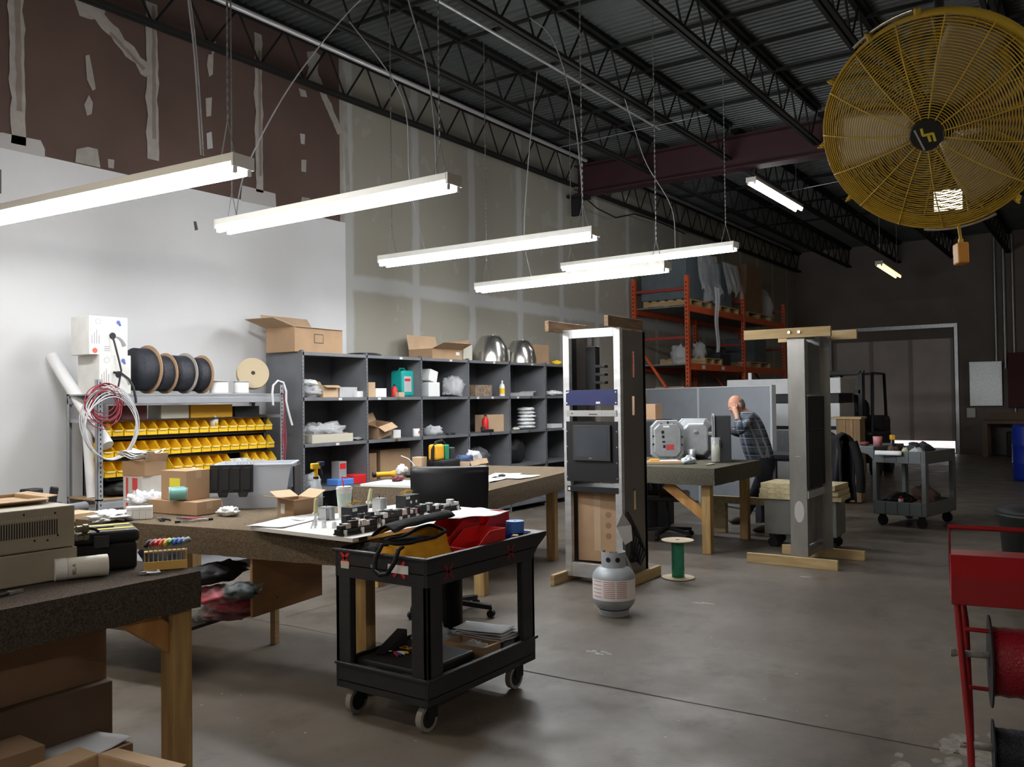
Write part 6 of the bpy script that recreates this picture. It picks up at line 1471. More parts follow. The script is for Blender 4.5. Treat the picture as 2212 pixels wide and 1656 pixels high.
# --- the man
SK = mat('skin', (.48, .26, .18), .55); PL = None
def plaid():
    m = mat('plaid shirt cloth', (.06, .08, .11), .9); N = m.node_tree.nodes; L = m.node_tree.links; bs = N['Principled BSDF']
    tc = N.new('ShaderNodeTexCoord'); sp = N.new('ShaderNodeSeparateXYZ'); L.new(tc.outputs['Object'], sp.inputs[0])
    def M(op, a, b_):
        n = N.new('ShaderNodeMath'); n.operation = op
        for i, v in enumerate((a, b_)):
            if isinstance(v, (int, float)): n.inputs[i].default_value = v
            else: L.new(v, n.inputs[i])
        return n.outputs[0]
    def st(o, s, off): return M('GREATER_THAN', M('MODULO', M('ADD', M('MULTIPLY', o, s), 50 + off), 1.0), .55)
    h = st(M('ADD', sp.outputs[0], sp.outputs[1]), 8, 0); v = st(sp.outputs[2], 10, .3)
    h2 = M('GREATER_THAN', M('MODULO', M('ADD', M('MULTIPLY', M('ADD', sp.outputs[0], sp.outputs[1]), 8), 50.2), 1.0), .9); v2 = M('GREATER_THAN', M('MODULO', M('ADD', M('MULTIPLY', sp.outputs[2], 10), 50.1), 1.0), .9)
    k = M('MULTIPLY', M('ADD', h, v), .5); k2 = M('MAXIMUM', h2, v2)
    a = N.new('ShaderNodeMix'); a.data_type = 'RGBA'; L.new(k, a.inputs[0]); a.inputs[6].default_value = (.022, .034, .055, 1); a.inputs[7].default_value = (.12, .14, .175, 1)
    c_ = N.new('ShaderNodeMix'); c_.data_type = 'RGBA'; L.new(k2, c_.inputs[0]); L.new(a.outputs[2], c_.inputs[6]); c_.inputs[7].default_value = (.30, .32, .36, 1)
    L.new(c_.outputs[2], bs.inputs['Base Color']); return m
PL = plaid()
NAVY = mat('dark trouser cloth', (.014, .016, .026), .9)
MD = 10.15
def J(px, py, d=0.0, zabs=None):
    p = at_d(px, py, MD + d)
    return p
feet = at_z(1652, 1146, 0)
def skin_mesh(name, nodes, edges, m, parent, sub=2, root=0, base=Vector((0, 0, 0))):
    me = bpy.data.meshes.new(name); me.from_pydata([tuple(Vector(n[0]) - base) for n in nodes], edges, []); me.materials.append(m)
    o = bpy.data.objects.new(name, me); COL.objects.link(o); o.parent = parent
    sk = o.modifiers.new('skin', 'SKIN'); sk.use_smooth_shade = True
    for i, n in enumerate(nodes):
        r = n[1]; d = me.skin_vertices[0].data[i]; d.radius = (r, r) if not isinstance(r, tuple) else r; d.use_root = (i == root)
    sb = o.modifiers.new('sub', 'SUBSURF'); sb.levels = sub; sb.render_levels = sub
    return o
base = at_z(1636, 1140, 0)
man = thing('person', 'person in a dark plaid shirt bending over the open enclosure, hand to the face', 'person', base)
HEAD = J(1591, 875, -.02); NECK = J(1606, 889, .0); CHEST = J(1616, 914, .0); WAIST = J(1630, 956, .0); PEL = J(1646, 998, .0)
SHR = J(1612, 903, -.19); ELR = J(1599, 936, -.30); WRR = J(1592, 898, -.22); HR = J(1588, 884, -.17)
SHL = J(1626, 900, .19); ELL = J(1600, 938, .28); WRL = J(1572, 925, .18); HL = J(1563, 915, .14)
HPR = J(1650, 1012, -.10); HPL = J(1658, 1010, .12); KNR = J(1655, 1070, -.16); KNL = J(1632, 1066, .10)
ANR = at_z(1660, 1150, .0) + Vector((0, 0, .09)); ANL = at_z(1606, 1131, .0) + Vector((0, 0, .09))
ANR2 = Vector((ANR.x, ANR.y, .09)); ANL2 = Vector((ANL.x, ANL.y, .09))
nodes = [(PEL, .11), (WAIST, .10), (CHEST, .12), (NECK, .055), (HEAD + Vector((0, 0, -.05)), .06),
         (SHR, .058), (ELR, .045), (WRR, .030), (HR, (.022, .036)), (SHL, .058), (ELL, .045), (WRL, .030), (HL, (.022, .036)),
         (HPR, .085), (KNR, .062), (ANR2, .042), (HPL, .085), (KNL, .062), (ANL2, .042)]
edges = [(0, 1), (1, 2), (2, 3), (3, 4), (2, 5), (5, 6), (6, 7), (7, 8), (2, 9), (9, 10), (10, 11), (11, 12), (0, 13), (13, 14), (14, 15), (0, 16), (16, 17), (17, 18)]
# fingers
def fingers(H, W_, spread, curl, th):
    global nodes, edges
    i0 = {tuple(HR): 8, tuple(HL): 12}[tuple(H)]; d = (H - W_).normalized(); s = d.cross(Vector(th)).normalized(); n_ = s.cross(d)
    for k in range(4):
        off = (k - 1.5) * .018; L_ = [.062, .072, .068, .052][k]
        a = H + d * .03 + s * off; b_ = a + d * L_ * .5 + n_ * curl * .4 + s * off * spread; c_ = b_ + d * L_ * .35 + n_ * curl
        n0 = len(nodes); nodes += [(a, .0095), (b_, .0085), (c_, .0075)]; edges += [(i0, n0), (n0, n0 + 1), (n0 + 1, n0 + 2)]
    a = H - d * .005 + s * .032; b_ = a + d * .03 + s * .014 + n_ * .01; n0 = len(nodes); nodes += [(a, .011), (b_, .009)]; edges += [(i0, n0), (n0, n0 + 1)]
fingers(HR, WRR, .2, .012, (_f.x, _f.y, 0)); fingers(HL, WRL, .1, .02, (0, 0, 1))
body = skin_mesh('body', nodes, edges, SK, man, 2, 0, base)
# head: sculpted ellipsoid turned down towards the box
b = MB(); q = Vector(((_r * -.86) + (_f * -.25) + Vector((0, 0, -.42)))).normalized()  # facing
HQ = q.to_track_quat('Y', 'Z').to_matrix().to_4x4(); HQ.translation = HEAD - base; b.M = HQ
def headfn(u, v):
    th = 2 * pi * u; ph = pi * v; x, y, z = sin(ph) * cos(th), sin(ph) * sin(th), cos(ph)
    X, Y, Z = x * .077, y * .098, z * .118
    if y > 0: X *= 1 - .12 * max(0, -z) * y; Y *= 1 - .10 * max(0, -z)
    Y += .022 * math.exp(-(x / .16) ** 2 - ((z + .12) / .16) ** 2) * (y > 0)      # nose
    Y -= .010 * (math.exp(-((abs(x) - .42) / .16) ** 2 - ((z - .10) / .10) ** 2)) * (y > 0)   # eye sockets
    Y += .006 * math.exp(-(x / .3) ** 2 - ((z + .46) / .06) ** 2) * (y > 0)       # lips
    Y += .008 * math.exp(-(x / .5) ** 2 - ((z - .24) / .08) ** 2) * (y > 0)       # brow
    Y += .010 * math.exp(-(x / .4) ** 2 - ((z + .85) / .2) ** 2) * (y > 0)        # chin
    return (X, Y, Z)
b.sheet(headfn, 40, 30); hd = b.build('head', [mat('flushed skin', (.52, .25, .17), .5)], man)
for s in (-1, 1):
    b = MB(); b.M = HQ; b.cyl((s * .030, .078, .012), (s * .030, .088, .012), .010, n=12); b.build('eye', [DKGREY], hd)
    b = MB(); b.M = HQ; b.blob((s * .080, -.005, 0), (.02, .04, .065), .1, 2, 3, 12, 8, False); b.build('ear', [SK], hd)
b = MB(); b.M = HQ; b.box(-.024, .024, .0905, .094, -.062, -.056); b.build('mouth', [mat('lip skin', (.30, .09, .08), .6)], hd)
b = MB(); b.M = HQ
def hairfn(u, v):
    th = pi * 1.02 + (pi * .96) * u; ph = pi * (.34 + .32 * v); x, y, z = sin(ph) * cos(th), sin(ph) * sin(th), cos(ph); return (x * .080, y * .101, z * .121)
b.sheet(hairfn, 20, 8); b.build('hair', [mat('short grey hair', (.20, .18, .165), .95, bump=.8, bs=200)], man, solid=.004)
# shirt, trousers, shoes
sn = [(WAIST + (PEL - WAIST) * 1.45, .18), (WAIST, .178), (CHEST, .19), (NECK + (CHEST - NECK) * .3, .085), (SHR, .078), (ELR, .064), (WRR + (ELR - WRR) * .12, .048), (SHL, .078), (ELL, .064), (WRL + (ELL - WRL) * .12, .048)]
skin_mesh('plaid_shirt', sn, [(0, 1), (1, 2), (2, 3), (2, 4), (4, 5), (5, 6), (2, 7), (7, 8), (8, 9)], PL, man, 2, 0, base)
tn = [(WAIST + (PEL - WAIST) * .2, .14), (PEL, .155), (HPR, .105), (KNR, .080), (ANR2, .070), (HPL, .105), (KNL, .080), (ANL2, .070)]
skin_mesh('trousers', tn, [(0, 1), (1, 2), (2, 3), (3, 4), (1, 5), (5, 6), (6, 7)], NAVY, man, 2, 0, base)
for A in (ANR2, ANL2):
    dd = Vector((q.x, q.y, 0)).normalized(); b = MB(); b.M = Matrix.Translation(A - base + dd * .06 + Vector((0, 0, -.045))) @ Matrix.Rotation(math.atan2(dd.y, dd.x), 4, 'Z')
    b.blob((0, 0, 0), (.29, .10, .09), .05, 2, 1, 20, 10); b.build('shoe', [mat('dark shoe leather', (.03, .02, .015), .5)], man)

# ================================================================== partition, white machine and pallet racking
PA = at_x(1665, 828, 11.47); PB = at_x(1395, 837, 13.0)
d_ = Vector((13.0 - 11.47, 6.3 - 3.74)); prz = math.atan2(d_.y, d_.x); PLn = d_.length
t = thing('partition', 'grey office partition of two panels behind the man', 'partition', (11.47, 3.74, 0), prz)
PM = mat('grey partition fabric', (.165, .18, .20), .85, var=.04)
sp_ = PLn * .52
MB().box(0, sp_ - .02, -.03, .03, .02, 1.70).build('panel', [PM], t, bevel=.004); MB().box(sp_ + .02, PLn, -.03, .03, .02, 1.70).build('panel', [PM], t, bevel=.004)
for x in (-.03, sp_, PLn): MB().box(x - .02, x + .02, -.035, .035, 0, 1.715).build('edge_post', [mat('light partition trim', (.34, .35, .36), .5)], t)
MB().box(-.03, PLn, -.034, .034, 1.70, 1.718).build('top_trim', [mat('light partition trim', (.34, .35, .36), .5)], t)
WM = mat('white machine enamel', (.60, .61, .62), .45, var=.04)
t = thing('white_machine', 'large white machine cabinet standing behind the partition', 'machine', (13.7, 3.42, 0))
MB().box(0, .9, 0, 1.75, .1, 1.45).build('cabinet_body', [WM], t, bevel=.01); MB().box(-.01, .9, -.02, 1.77, 1.60, 1.84).build('top_hood', [WM], t, bevel=.01); MB().box(.03, .88, .02, 1.73, 1.45, 1.60).build('dark_gap', [BLACK], t)
MB().box(.02, .88, .03, 1.72, 0, .1).build('plinth', [BLACK], t)
for y in (1.30, 1.15): MB().cyl((-.014, y, 1.70), (-.008, y, 1.70), .045, n=18).build('round_port', [BLACK], t)
for y in (1.42, .55): MB().cyl((.1, y, 1.84), (.1, y, 1.95), .03, n=12).build('post', [WHITE], t)
for z in (1.05, .55): MB().box(-.012, -.002, .0, 1.74, z, z + .05).build('dark_band', [BLACK], t)
MB().box(-.012, -.002, .75, 1.72, .62, 1.03).build('steel_panel', [STEEL], t)
ORG = mat('orange rack enamel', (.55, .085, .022), .5, var=.08); ORD_ = mat('dark red rack enamel', (.30, .035, .025), .55)
PX = (15.0, 17.95, 20.7); PYn, PYf = 6.42, 7.5; UZ, LZ = 3.22, 2.14
t = thing('pallet_rack', 'orange pallet racking against the far part of the plasterboard wall', 'racking', (15.0, PYn, 0)); dD = PYf - PYn
for i, x in enumerate(PX):
    for y in (0, dD):
        b = MB(); b.box(x - 15 - .04, x - 15 + .04, y - .035, y + .035, 0, 3.82 if i == 0 else 3.75); b.mi(1); z = .1
        while z < 3.7: b.box(x - 15 - .042, x - 15 - .0395, y - .012, y + .012, z, z + .03); z += .076
        b.build('upright', [ORG, BLACK], t)
    for z0, z1 in ((.3, .3), (1.2, 1.2), (2.65, 2.65), (3.55, 3.55)): MB().box(x - 15 - .02, x - 15 + .02, .035, dD - .035, z0, z0 + .05).build('frame_brace', [ORD_], t)
    MB().bar((x - 15, .04, 1.2), (x - 15, dD - .04, 2.6), .05, .04).bar((x - 15, dD - .04, .35), (x - 15, .04, 1.15), .05, .04).build('frame_brace', [ORG], t)
for i in range(2):
    for z in (UZ, LZ):
        for y in (-.0, dD): 
            MB().box(PX[i] - 15 + .04, PX[i + 1] - 15 - .04, y - .025, y + .025, z - .06, z + .06).build('load_beam', [ORG], t)
        MB().box(PX[i] - 15 + .04, PX[i + 1] - 15 - .04, .03, dD - .03, z + .03, z + .055).build('deck_board', [mat('grey deck board', (.16, .17, .17), .8, var=.1)], t)
for x in (.6, 1.6): MB().box(x, x + .16, -.027, -.0255, LZ - .035, LZ + .035).build('beam_label', [WHITE], t)
# pallets and loads
def pallet(lab, x, y, z, w=1.1, d=.95, grp='pallets on the orange racking'):
    t = thing('pallet', lab, 'pallet', (x, y, z), 0, grp)
    for k in range(3): MB().box(k * (w - .09) / 2, k * (w - .09) / 2 + .09, 0, d, .02, .11).build('stringer', [PINEH], t)
    for k in range(6): MB().box(0, w, k * (d - .1) / 5, k * (d - .1) / 5 + .1, .11, .13).build('deck_slat', [PINEH], t)
    for k in range(3): MB().box(0, w, k * (d - .1) / 2, k * (d - .1) / 2 + .1, 0, .02).build('bottom_slat', [PINEH], t)
    return t
zb = UZ + .061; zl = LZ + .061
pallet('pallet under the film-draped grey crate on the upper rack level', 15.2, 6.45, zb); pallet('pallet further along the upper rack level', 16.7, 6.45, zb); pallet('pallet at the far end of the upper rack level', 18.3, 6.45, zb, 1.6)
pallet('small pallet in the first bay of the lower rack level', 15.9, 6.45, zl, .9); pallet('pallet in the second bay of the lower rack level', 18.4, 6.45, zl, 1.4)
GC = mat('grey crate board', (.10, .125, .14), .7, var=.1)
one('grey_crate', 'large grey crate on the upper rack level under plastic film', 'crate', MB().box(0, 1.2, 0, .92, 0, .92), [GC], (15.15, 6.50, zb + .131), bevel=.01)
one('grey_crate', 'second grey crate further along under hanging film', 'crate', MB().box(0, .62, 0, .9, 0, .85), [GC], (16.85, 6.48, zb + .131), bevel=.01)
one('grey_crate', 'grey box on the lower rack level beside the forklift end', 'crate', MB().box(0, .8, 0, .7, 0, .55), [GC], (19.0, 6.55, zl + .131), bevel=.01)
FILMD = mat('thin draped film', (.72, .74, .76), .25, alpha=.30, bump=.9, bs=25)
def drape(lab, x0, x1, z0, z1, y, seed, tail):
    t = thing('plastic_film', lab, 'plastic film', (x0, y, z0))
    b = MB(); W = x1 - x0; H = z1 - z0
    def fn(u, v):
        x = W * u + .10 * noise.noise(Vector((u * 4, v * 3, seed))); z = H * (1 - v * (.75 + .25 * abs(sin(u * 7 + seed)))); yy = -.03 - .12 * v * (1 + noise.noise(Vector((u * 7, v * 2, seed)))) - .05 * abs(sin(u * 15))
        return (x, yy, z)
    b.sheet(fn, 40, 16); b.build('hanging_sheet', [FILMD], t)
    b = MB(); b.sheet(lambda u, v: (W * u, -.03 + .9 * v, H + .01 + .03 * noise.noise(Vector((u * 5, v * 5, seed)))), 14, 8); b.build('top_sheet', [FILM], t)
    if tail:
        b = MB(); b.sheet(lambda u, v: (W * tail + .18 * (u - .5) * (1 - .6 * v) + .04 * sin(v * 9), -.20 - .03 * sin(u * 8), .30 - 1.25 * v), 8, 16); b.build('trailing_end', [FILMC], t)
drape('clear film draped over the first grey crate with a long torn tail', 15.45, 16.45, zb + .1, zb + 1.06, 6.47, 3, .6)
drape('clear film hanging over the second grey crate', 16.8, 17.55, zb + .3, zb + 1.0, 6.45, 8, 0)
carton('big brown carton high on the far pallet of the racking', (18.9, 6.95, zb + .131), (1.1, .9, .55), 0, CARDD, tape=True); carton('brown carton stacked topmost on the far pallet', (19.0, 6.95, zb + .683), (1.0, .85, .5), 0, CARDD)
crumple('wrapped_load', 'film-wrapped load at the far end of the upper rack level', 'load', (20.3, 6.9, zb), (.6, .7, .9), FILMC, 111, .1)
crumple('wrapped_load', 'small film-wrapped part on the small lower pallet', 'load', (16.2, 6.7, zl + .131), (.22, .26, .32), FILMC, 112, .3)
crumple('wrapped_load', 'cone of plastic film at the start of the lower rack level', 'load', (15.5, 6.8, zl), (.34, .34, .40), FILMC, 113, .2)
t = thing('lathe_bed', 'low dark machine on the lower rack level', 'machine', (17.35, 6.8, zl)); MB().box(-.3, .3, -.2, .2, 0, .25).cyl((-.5, 0, .4), (.5, 0, .4), .03, n=10).box(-.05, .05, -.05, .05, .25, .4).build('machine_body', [DKGREY], t, bevel=.01)
carton('pale carton on the floor level behind the rack uprights', (15.9, 7.0, 1.36), (.9, .6, .42), 0, CARDL, tape=False); carton('pale carton further along below the lower beam', (17.2, 7.0, 1.36), (.9, .6, .42), 0, CARDL, tape=False)
t = thing('rack_shelf', 'dim shelf of cartons below the orange lower beam', 'shelf', (15.1, 6.5, 0)); MB().box(0, 2.7, 0, .95, 1.32, 1.355).build('shelf_board', [SHELFDARK], t)
for x in (.03, 2.67):
    for y in (.03, .92): MB().box(x - .02, x + .02, y - .02, y + .02, 0, 1.32).build('leg', [SHELFDARK], t)

# ================================================================== forklift in the gloom
FKM = mat('dark forklift enamel', (.022, .022, .026), .45)
c = at_z(1868, 1010, 0); fx, fy = 17.8, 4.3
t = thing('forklift', 'dark forklift truck parked before the dock door', 'forklift', (fx, fy, 0), radians(0))
MB().box(0, 1.5, -.5, .5, .25, .85).build('truck_body', [FKM], t, bevel=.05); MB().box(.9, 1.6, -.48, .48, .3, 1.15).build('counterweight', [FKM], t, bevel=.08); MB().blob((.7, -.0, 1.2), (.5, .55, .75), .08, 2, 4).build('driver_seat', [BLACK], t)
b = MB()
for y in (-.42, .42): b.tube([(.15, y, .8), (.25, y, 2.0), (1.3, y, 2.0), (1.45, y, 1.0)], .03, 8)
for x in (.3, .5, .7, .9, 1.1, 1.3): b.box(x, x + .03, -.42, .42, 1.985, 2.015)
b.build('overhead_guard', [FKM], t)
b = MB()
for y in (-.30, .30): b.box(-.16, -.06, y - .045, y + .045, .08, 2.05); b.box(-.24, -.18, y - .035, y + .035, .08, 2.0)
for z in (.5, 1.1, 1.6, 1.97): b.box(-.24, -.06, -.30, .30, z, z + .07)
b.build('mast', [FKM], t); MB().cyl((-.12, .12, .2), (-.12, .12, 1.7), .03, n=10).cyl((-.12, -.12, .2), (-.12, -.12, 1.7), .03, n=10).build('lift_cylinder', [STEEL], t)
for y in (-.22, .22): MB().box(-1.2, -.24, y - .05, y + .05, .06, .10).box(-.28, -.24, y - .05, y + .05, .06, .6).build('fork', [FKM], t)
for x in (.15, 1.25):
    for y in (-.48, .48): MB().cyl((x, y - .08, .24), (x, y + .08, .24), .24, n=24).build('wheel', [RUBBER], t)

# ================================================================== grey utility cart
GP = mat('grey cart plastic', (.115, .125, .13), .55)
g0 = at_z(1993, 1143, 0); gx, gy = 10.97, 1.80
t = thing('utility_cart', 'grey two-shelf utility cart loaded with tools', 'cart', (gx, gy, 0)); GW, GD = .92, .62
t.rotation_euler = (0, 0, radians(-12)); t.scale = (1, 1, 1.11)
def gtray(z0, z1): return MB().box(0, GW, 0, GD, z0 + .03, z0 + .045).box(0, GW, 0, .02, z0, z1).box(0, GW, GD - .02, GD, z0, z1).box(0, .02, .02, GD - .02, z0, z1).box(GW - .02, GW, .02, GD - .02, z0, z1)
gtray(.68, .81).build('upper_tray', [GP], t, bevel=.006); gtray(.13, .27).build('lower_tray', [GP], t, bevel=.006)
b = MB()
for k in range(4): b.box(-.003, 0, .05 + k * .14, .055 + k * .14, .69, .80).box(-.003, 0, .05 + k * .14, .055 + k * .14, .14, .26)
b.build('tray_rib', [DKGREY], t)
for x in (0, GW):
    for y in (0, GD):
        xa, xb = (x - .002, x + .09) if x == 0 else (x - .09, x + .002); ya, yb = (y - .002, y + .05) if y == 0 else (y - .05, y + .002); MB().box(xa, xb, ya, yb, .26, .69).build('corner_leg', [GP], t, bevel=.008)
MB().prism([(GD - .01, .70), (GD + .06, .76), (GD + .24, .80), (GD + .24, .85), (GD - .01, .85)], 'x', .02, GW - .02).build('push_handle', [GP], t, bevel=.008)
for x in (.08, GW - .08):
    for y in (.08, GD - .08):
        cs = MB().box(x - .03, x + .03, y - .03, y + .03, .11, .13).build('caster', [BLACK], t); MB().cyl((x - .014, y, .058), (x + .014, y, .058), .058, n=22).build('wheel', [BLACK], cs)
def GT(u, v, z): 
    R = Matrix.Rotation(radians(-12), 3, 'Z') @ Vector((u, v, 0)); return Vector((gx + R.x, gy + R.y, z * 1.11))
for i, (lab, nm, u, v, s, m) in enumerate((('dark tool heap in the upper tray of the grey cart', 'tool_pile', .45, .25, (.42, .32, .19), DKGREY), ('grey rag and fittings at the near corner of the grey cart tray', 'fittings', .12, .14, (.18, .16, .14), FILMC),
        ('yellowish tape scrap in the grey cart tray', 'scrap', .18, .30, (.10, .08, .14), OLIVE), ('brown tool pouch in the grey cart tray', 'pouch', .30, .48, (.22, .14, .17), mat('brown leather', (.09, .05, .035), .7)))):
    crumple(nm, lab, nm.split('_')[0], GT(u, v, .726), s, m, 120 + i, .25)
one('paper', 'white paper hanging over the edge of the grey cart', 'paper', MB().sheet(lambda u, v: (-.03 * v, .30 * u, -.05 * v ** 2), 6, 4), [PAPER], GT(-.01, .26, .813), radians(-4), solid=.002)
lathe_thing('pink_cup', 'pink tub on the handle end of the grey cart', 'tub', GT(.25, .66, .852), [(.001, 0), (.05, 0), (.055, .11), (.001, .11)], mat('pink tub', (.50, .20, .22), .5))
t = thing('cordless_drill', 'yellow cordless drill lying on the grey cart beside the pink tub', 'drill', GT(.30, .50, .86), .3); MB().cb((0, 0, .09), (.16, .05, .06)).build('drill_body', [YELLOWD], t, bevel=.01); MB().cb((-.04, 0, .01), (.04, .035, .12), (0, .2, 0)).build('grip', [BLACK], t, bevel=.008); MB().cyl((.08, 0, .09), (.13, 0, .09), .018, .01, n=12).build('chuck', [BLACK], t); MB().cb((-.05, 0, -.06), (.1, .06, .05)).build('battery', [BLACK], t, bevel=.006)
crumple('red_tool', 'dark red tool beside the pink tub on the grey cart', 'tool', GT(.2, .80, .852), (.12, .10, .05), mat('dull red', (.20, .05, .05), .6), 125, .2)
for i, (lab, u, v, s, m) in enumerate((('dark bag in the lower tray of the grey cart', .35, .45, (.4, .26, .2), BLACK), ('coiled dark hose at the outer corner of the lower grey tray', .15, .12, (.2, .2, .13), mat('brown leather', (.09, .05, .035), .7)), ('brown leather bag at the back of the lower grey tray', .62, .26, (.25, .3, .28), mat('brown leather', (.09, .05, .035), .7)))):
    crumple('tool_bag' if i != 1 else 'hose_coil', lab, 'bag' if i != 1 else 'hose', GT(u, v, .177), s, m, 130 + i, .2)
t = thing('spray_can', 'small red and white can in the lower tray of the grey cart', 'can', GT(.12, .34, .177)); MB().cyl((0, 0, 0), (0, 0, .13), .028, n=16).build('can_body', [WHITE], t); MB().cyl((0, 0, .05), (0, 0, .10), .0285, n=16).build('red_band', [RED], t); MB().cyl((0, 0, .13), (0, 0, .16), .015, n=12).build('cap', [RED], t)
paper_sheet('paper', 'blue-white sheet in the lower tray of the grey cart', GT(.10, .30, .21), .16, .12, .4, PAPER, .02, 9)
# chair with a jacket
ch2 = chair('office_chair', 'office chair with a black jacket over it, behind the relay rack', (10.05, 2.86, 0), radians(215), VINYL, .48, .55, .52)
t = thing('jacket', 'black jacket draped over the chair behind the relay rack', 'jacket', (10.05, 2.86, 0), radians(215))
def jk(u, v):
    x = (u - .5) * .58; a = v * 2 - 1; z = 1.13 - abs(a) ** 1.3 * (.62 if a < 0 else .75) + .02 * sin(u * 9); y = .315 + (.075 if a > 0 else -.075) * min(1, abs(a) * 8) + .03 * noise.noise(Vector((u * 5, v * 5, 1))) + .02 * abs(a); return (x, y, z)
MB().sheet(jk, 18, 26).build('jacket_body', [BB], t, solid=.02)
for s in (-1, 1): MB().tube([(s * .27, .40, 1.05), (s * .32, .44, .85), (s * .31, .46, .62), (s * .29, .46, .50)], .05, 10).build('sleeve', [BB], t)
chair('office_chair', 'dark chair under the far workbench beside the rack', (9.05, 4.15, 0), radians(20), VINYL, .45, .22, .46)

# grey box stand with timber blocks behind the relay rack
c = at_z(1680, 1172, 0); t = thing('box_stand', 'grey metal box on casters carrying timber blocks, behind the relay rack', 'stand', (9.0, 2.30, 0), radians(3))
GB = mat('grey box enamel', (.14, .14, .125), .6, var=.06)
MB().box(0, .45, 0, .72, .14, .50).build('box_body', [GB], t, bevel=.006); MB().cyl((-.001, .2, .40), (-.004, .2, .40), .018, n=14).build('knockout_hole', [BLACK], t)
for x in (.06, .39):
    for y in (.07, .65): MB().cyl((x - .015, y, .05), (x + .015, y, .05), .05, n=18).box(x - .03, x + .03, y - .03, y + .03, .10, .14).build('caster', [BLACK], t)
for k in range(3):
    o = carton('pale timber slab on the grey box stand, %s from below' % NUM[k], (9.21 - .01, 2.67, .502 + k * .055), (.47, .82 - .03 * k, .053), .05 - .04 * k, mat('pale sawn timber', (.50, .43, .27), .7, col2=(.38, .31, .17), vs=4, stretch=(1, 6, 6)), tape=False, name='timber_slab', cat='timber', group='timber slabs on the stand')
# second workbench behind the man with a drill
t = thing('workbench', 'dark workbench with a yellow drill behind the man', 'workbench', (10.6, 2.98, 0)); MB().box(0, .7, 0, .72, .80, .85).build('tabletop', [DKGREY], t, bevel=.004)
for x in (.05, .65):
    for y in (.05, .67): MB().box(x - .035, x + .035, y - .035, y + .035, 0, .80).build('leg', [DKGREY], t)
t = thing('cordless_drill', 'yellow cordless drill standing on the dark bench behind the man', 'drill', (10.85, 3.2, .98), 1.9); MB().cb((0, 0, .09), (.18, .06, .07)).build('drill_body', [YELLOWD], t, bevel=.01); MB().cb((-.04, 0, .01), (.045, .04, .13), (0, .2, 0)).build('grip', [BLACK], t, bevel=.008); MB().cb((-.05, 0, -.075), (.11, .07, .10)).build('battery', [BLACK], t, bevel=.006)
crumple('fittings_pile', 'pale heap of fittings on the dark bench behind the man', 'fittings', (10.75, 3.12, .851), (.2, .25, .09), FILMC, 140, .3)
# tall timber crate between rack and forklift
t = thing('plywood_crate', 'upright plywood crate with a bright top edge before the forklift', 'crate', (13.2, 3.02, 0), .05); MB().box(0, .4, 0, .33, .02, 1.22).build('crate_panel', [mat('crate plywood', (.30, .20, .10), .65, col2=(.22, .14, .07), vs=3, stretch=(4, 4, .5))], t, bevel=.003)
MB().box(-.02, .42, -.02, .42, 1.22, 1.25).build('top_batten', [PINEH], t)
for y in (.10, .2): MB().box(-.012, 0, y, y + .03, .02, 1.22).build('batten', [PLY], t)
one('plank', 'long timber lying on blocks under the far benches', 'timber', MB().box(0, .09, 0, .85, .34, .42).box(.0, .09, .05, .2, 0, .34).box(0, .09, .66, .8, 0, .34), [mat('pale sawn timber', (.50, .43, .27), .7, col2=(.38, .31, .17), vs=4, stretch=(1, 6, 6))], (9.66, 3.05, 0), 0)

# ================================================================== the far right corner
t = thing('workbench', 'low wooden bench against the far wall beside the dock door', 'workbench', (24.4, .3, 0)); MB().box(0, .9, 0, 2.4, .82, .9).build('tabletop', [mat('brown bench board', (.20, .14, .10), .7)], t)
for x in (.05, .85):
    for y in (.06, 2.34): MB().box(x - .06, x + .06, y - .06, y + .06, 0, .82).build('leg', [mat('brown bench board', (.20, .14, .10), .7)], t)
MB().box(.85, .88, .1, 2.3, .9, 1.1).build('back_rail', [mat('brown bench board', (.20, .14, .10), .7)], t)
for i, (lab, y, z, w_, h_, m) in enumerate((('tall grey electrical panel beside the dock door', 2.70, 1.25, .75, 1.15, STEEL), ('dark red board of pipes on the far wall', 1.6, 1.2, 1.2, 1.4, mat('dark red board', (.10, .03, .03), .7)), ('grey meter box on the far wall above the bench', .8, 2.1, .55, .55, STEEL), ('second grey meter box next to the pipe', .25, 2.1, .45, .55, STEEL), ('small grey box under the meter boxes', .8, 1.35, .4, .55, STEEL), ('small switch box beside the dock door', 3.05, .95, .2, .25, WHITE))):
    t = thing('electrical_box' if 'board' not in lab else 'wall_board', lab, 'electrical box' if 'board' not in lab else 'board', (FARX - .135, y, z)); MB().box(0, .13, -w_ / 2, w_ / 2, 0, h_).build('box_body', [m], t, bevel=.008); MB().box(-.006, 0, -w_ / 2 + .03, w_ / 2 - .03, .03, h_ - .03).build('box_door', [m], t, bevel=.003)
for i, (y, z0, z1, r_) in enumerate(((2.45, 2.4, 5.6, .035), (2.25, 2.2, 5.6, .04), (2.05, 1.0, 5.6, .035), (.95, 2.65, 5.6, .04), (.45, .0, 5.6, .06))):
    one('wall_pipe', 'grey pipe running up the far wall, %s from the dock door' % NUM[i], 'pipe', MB().cyl((FARX - .07, y, z0), (FARX - .07, y, z1), r_, n=12), [STEEL], group='pipes on the far wall')
t = thing('column_pipe', 'pale round downpipe with a collar near the blue barrel', 'pipe', (20.5, -.20, 0)); MB().cyl((0, 0, 0), (0, 0, 5.1), .10, n=20).build('pipe_shaft', [mat('pale pipe enamel', (.42, .40, .37), .6)], t); MB().cyl((0, 0, 4.6), (0, 0, 4.7), .14, n=20).cyl((0, 0, 2.8), (0, 0, 2.88), .12, n=20).build('pipe_collar', [mat('pale pipe enamel', (.42, .40, .37), .6)], t)
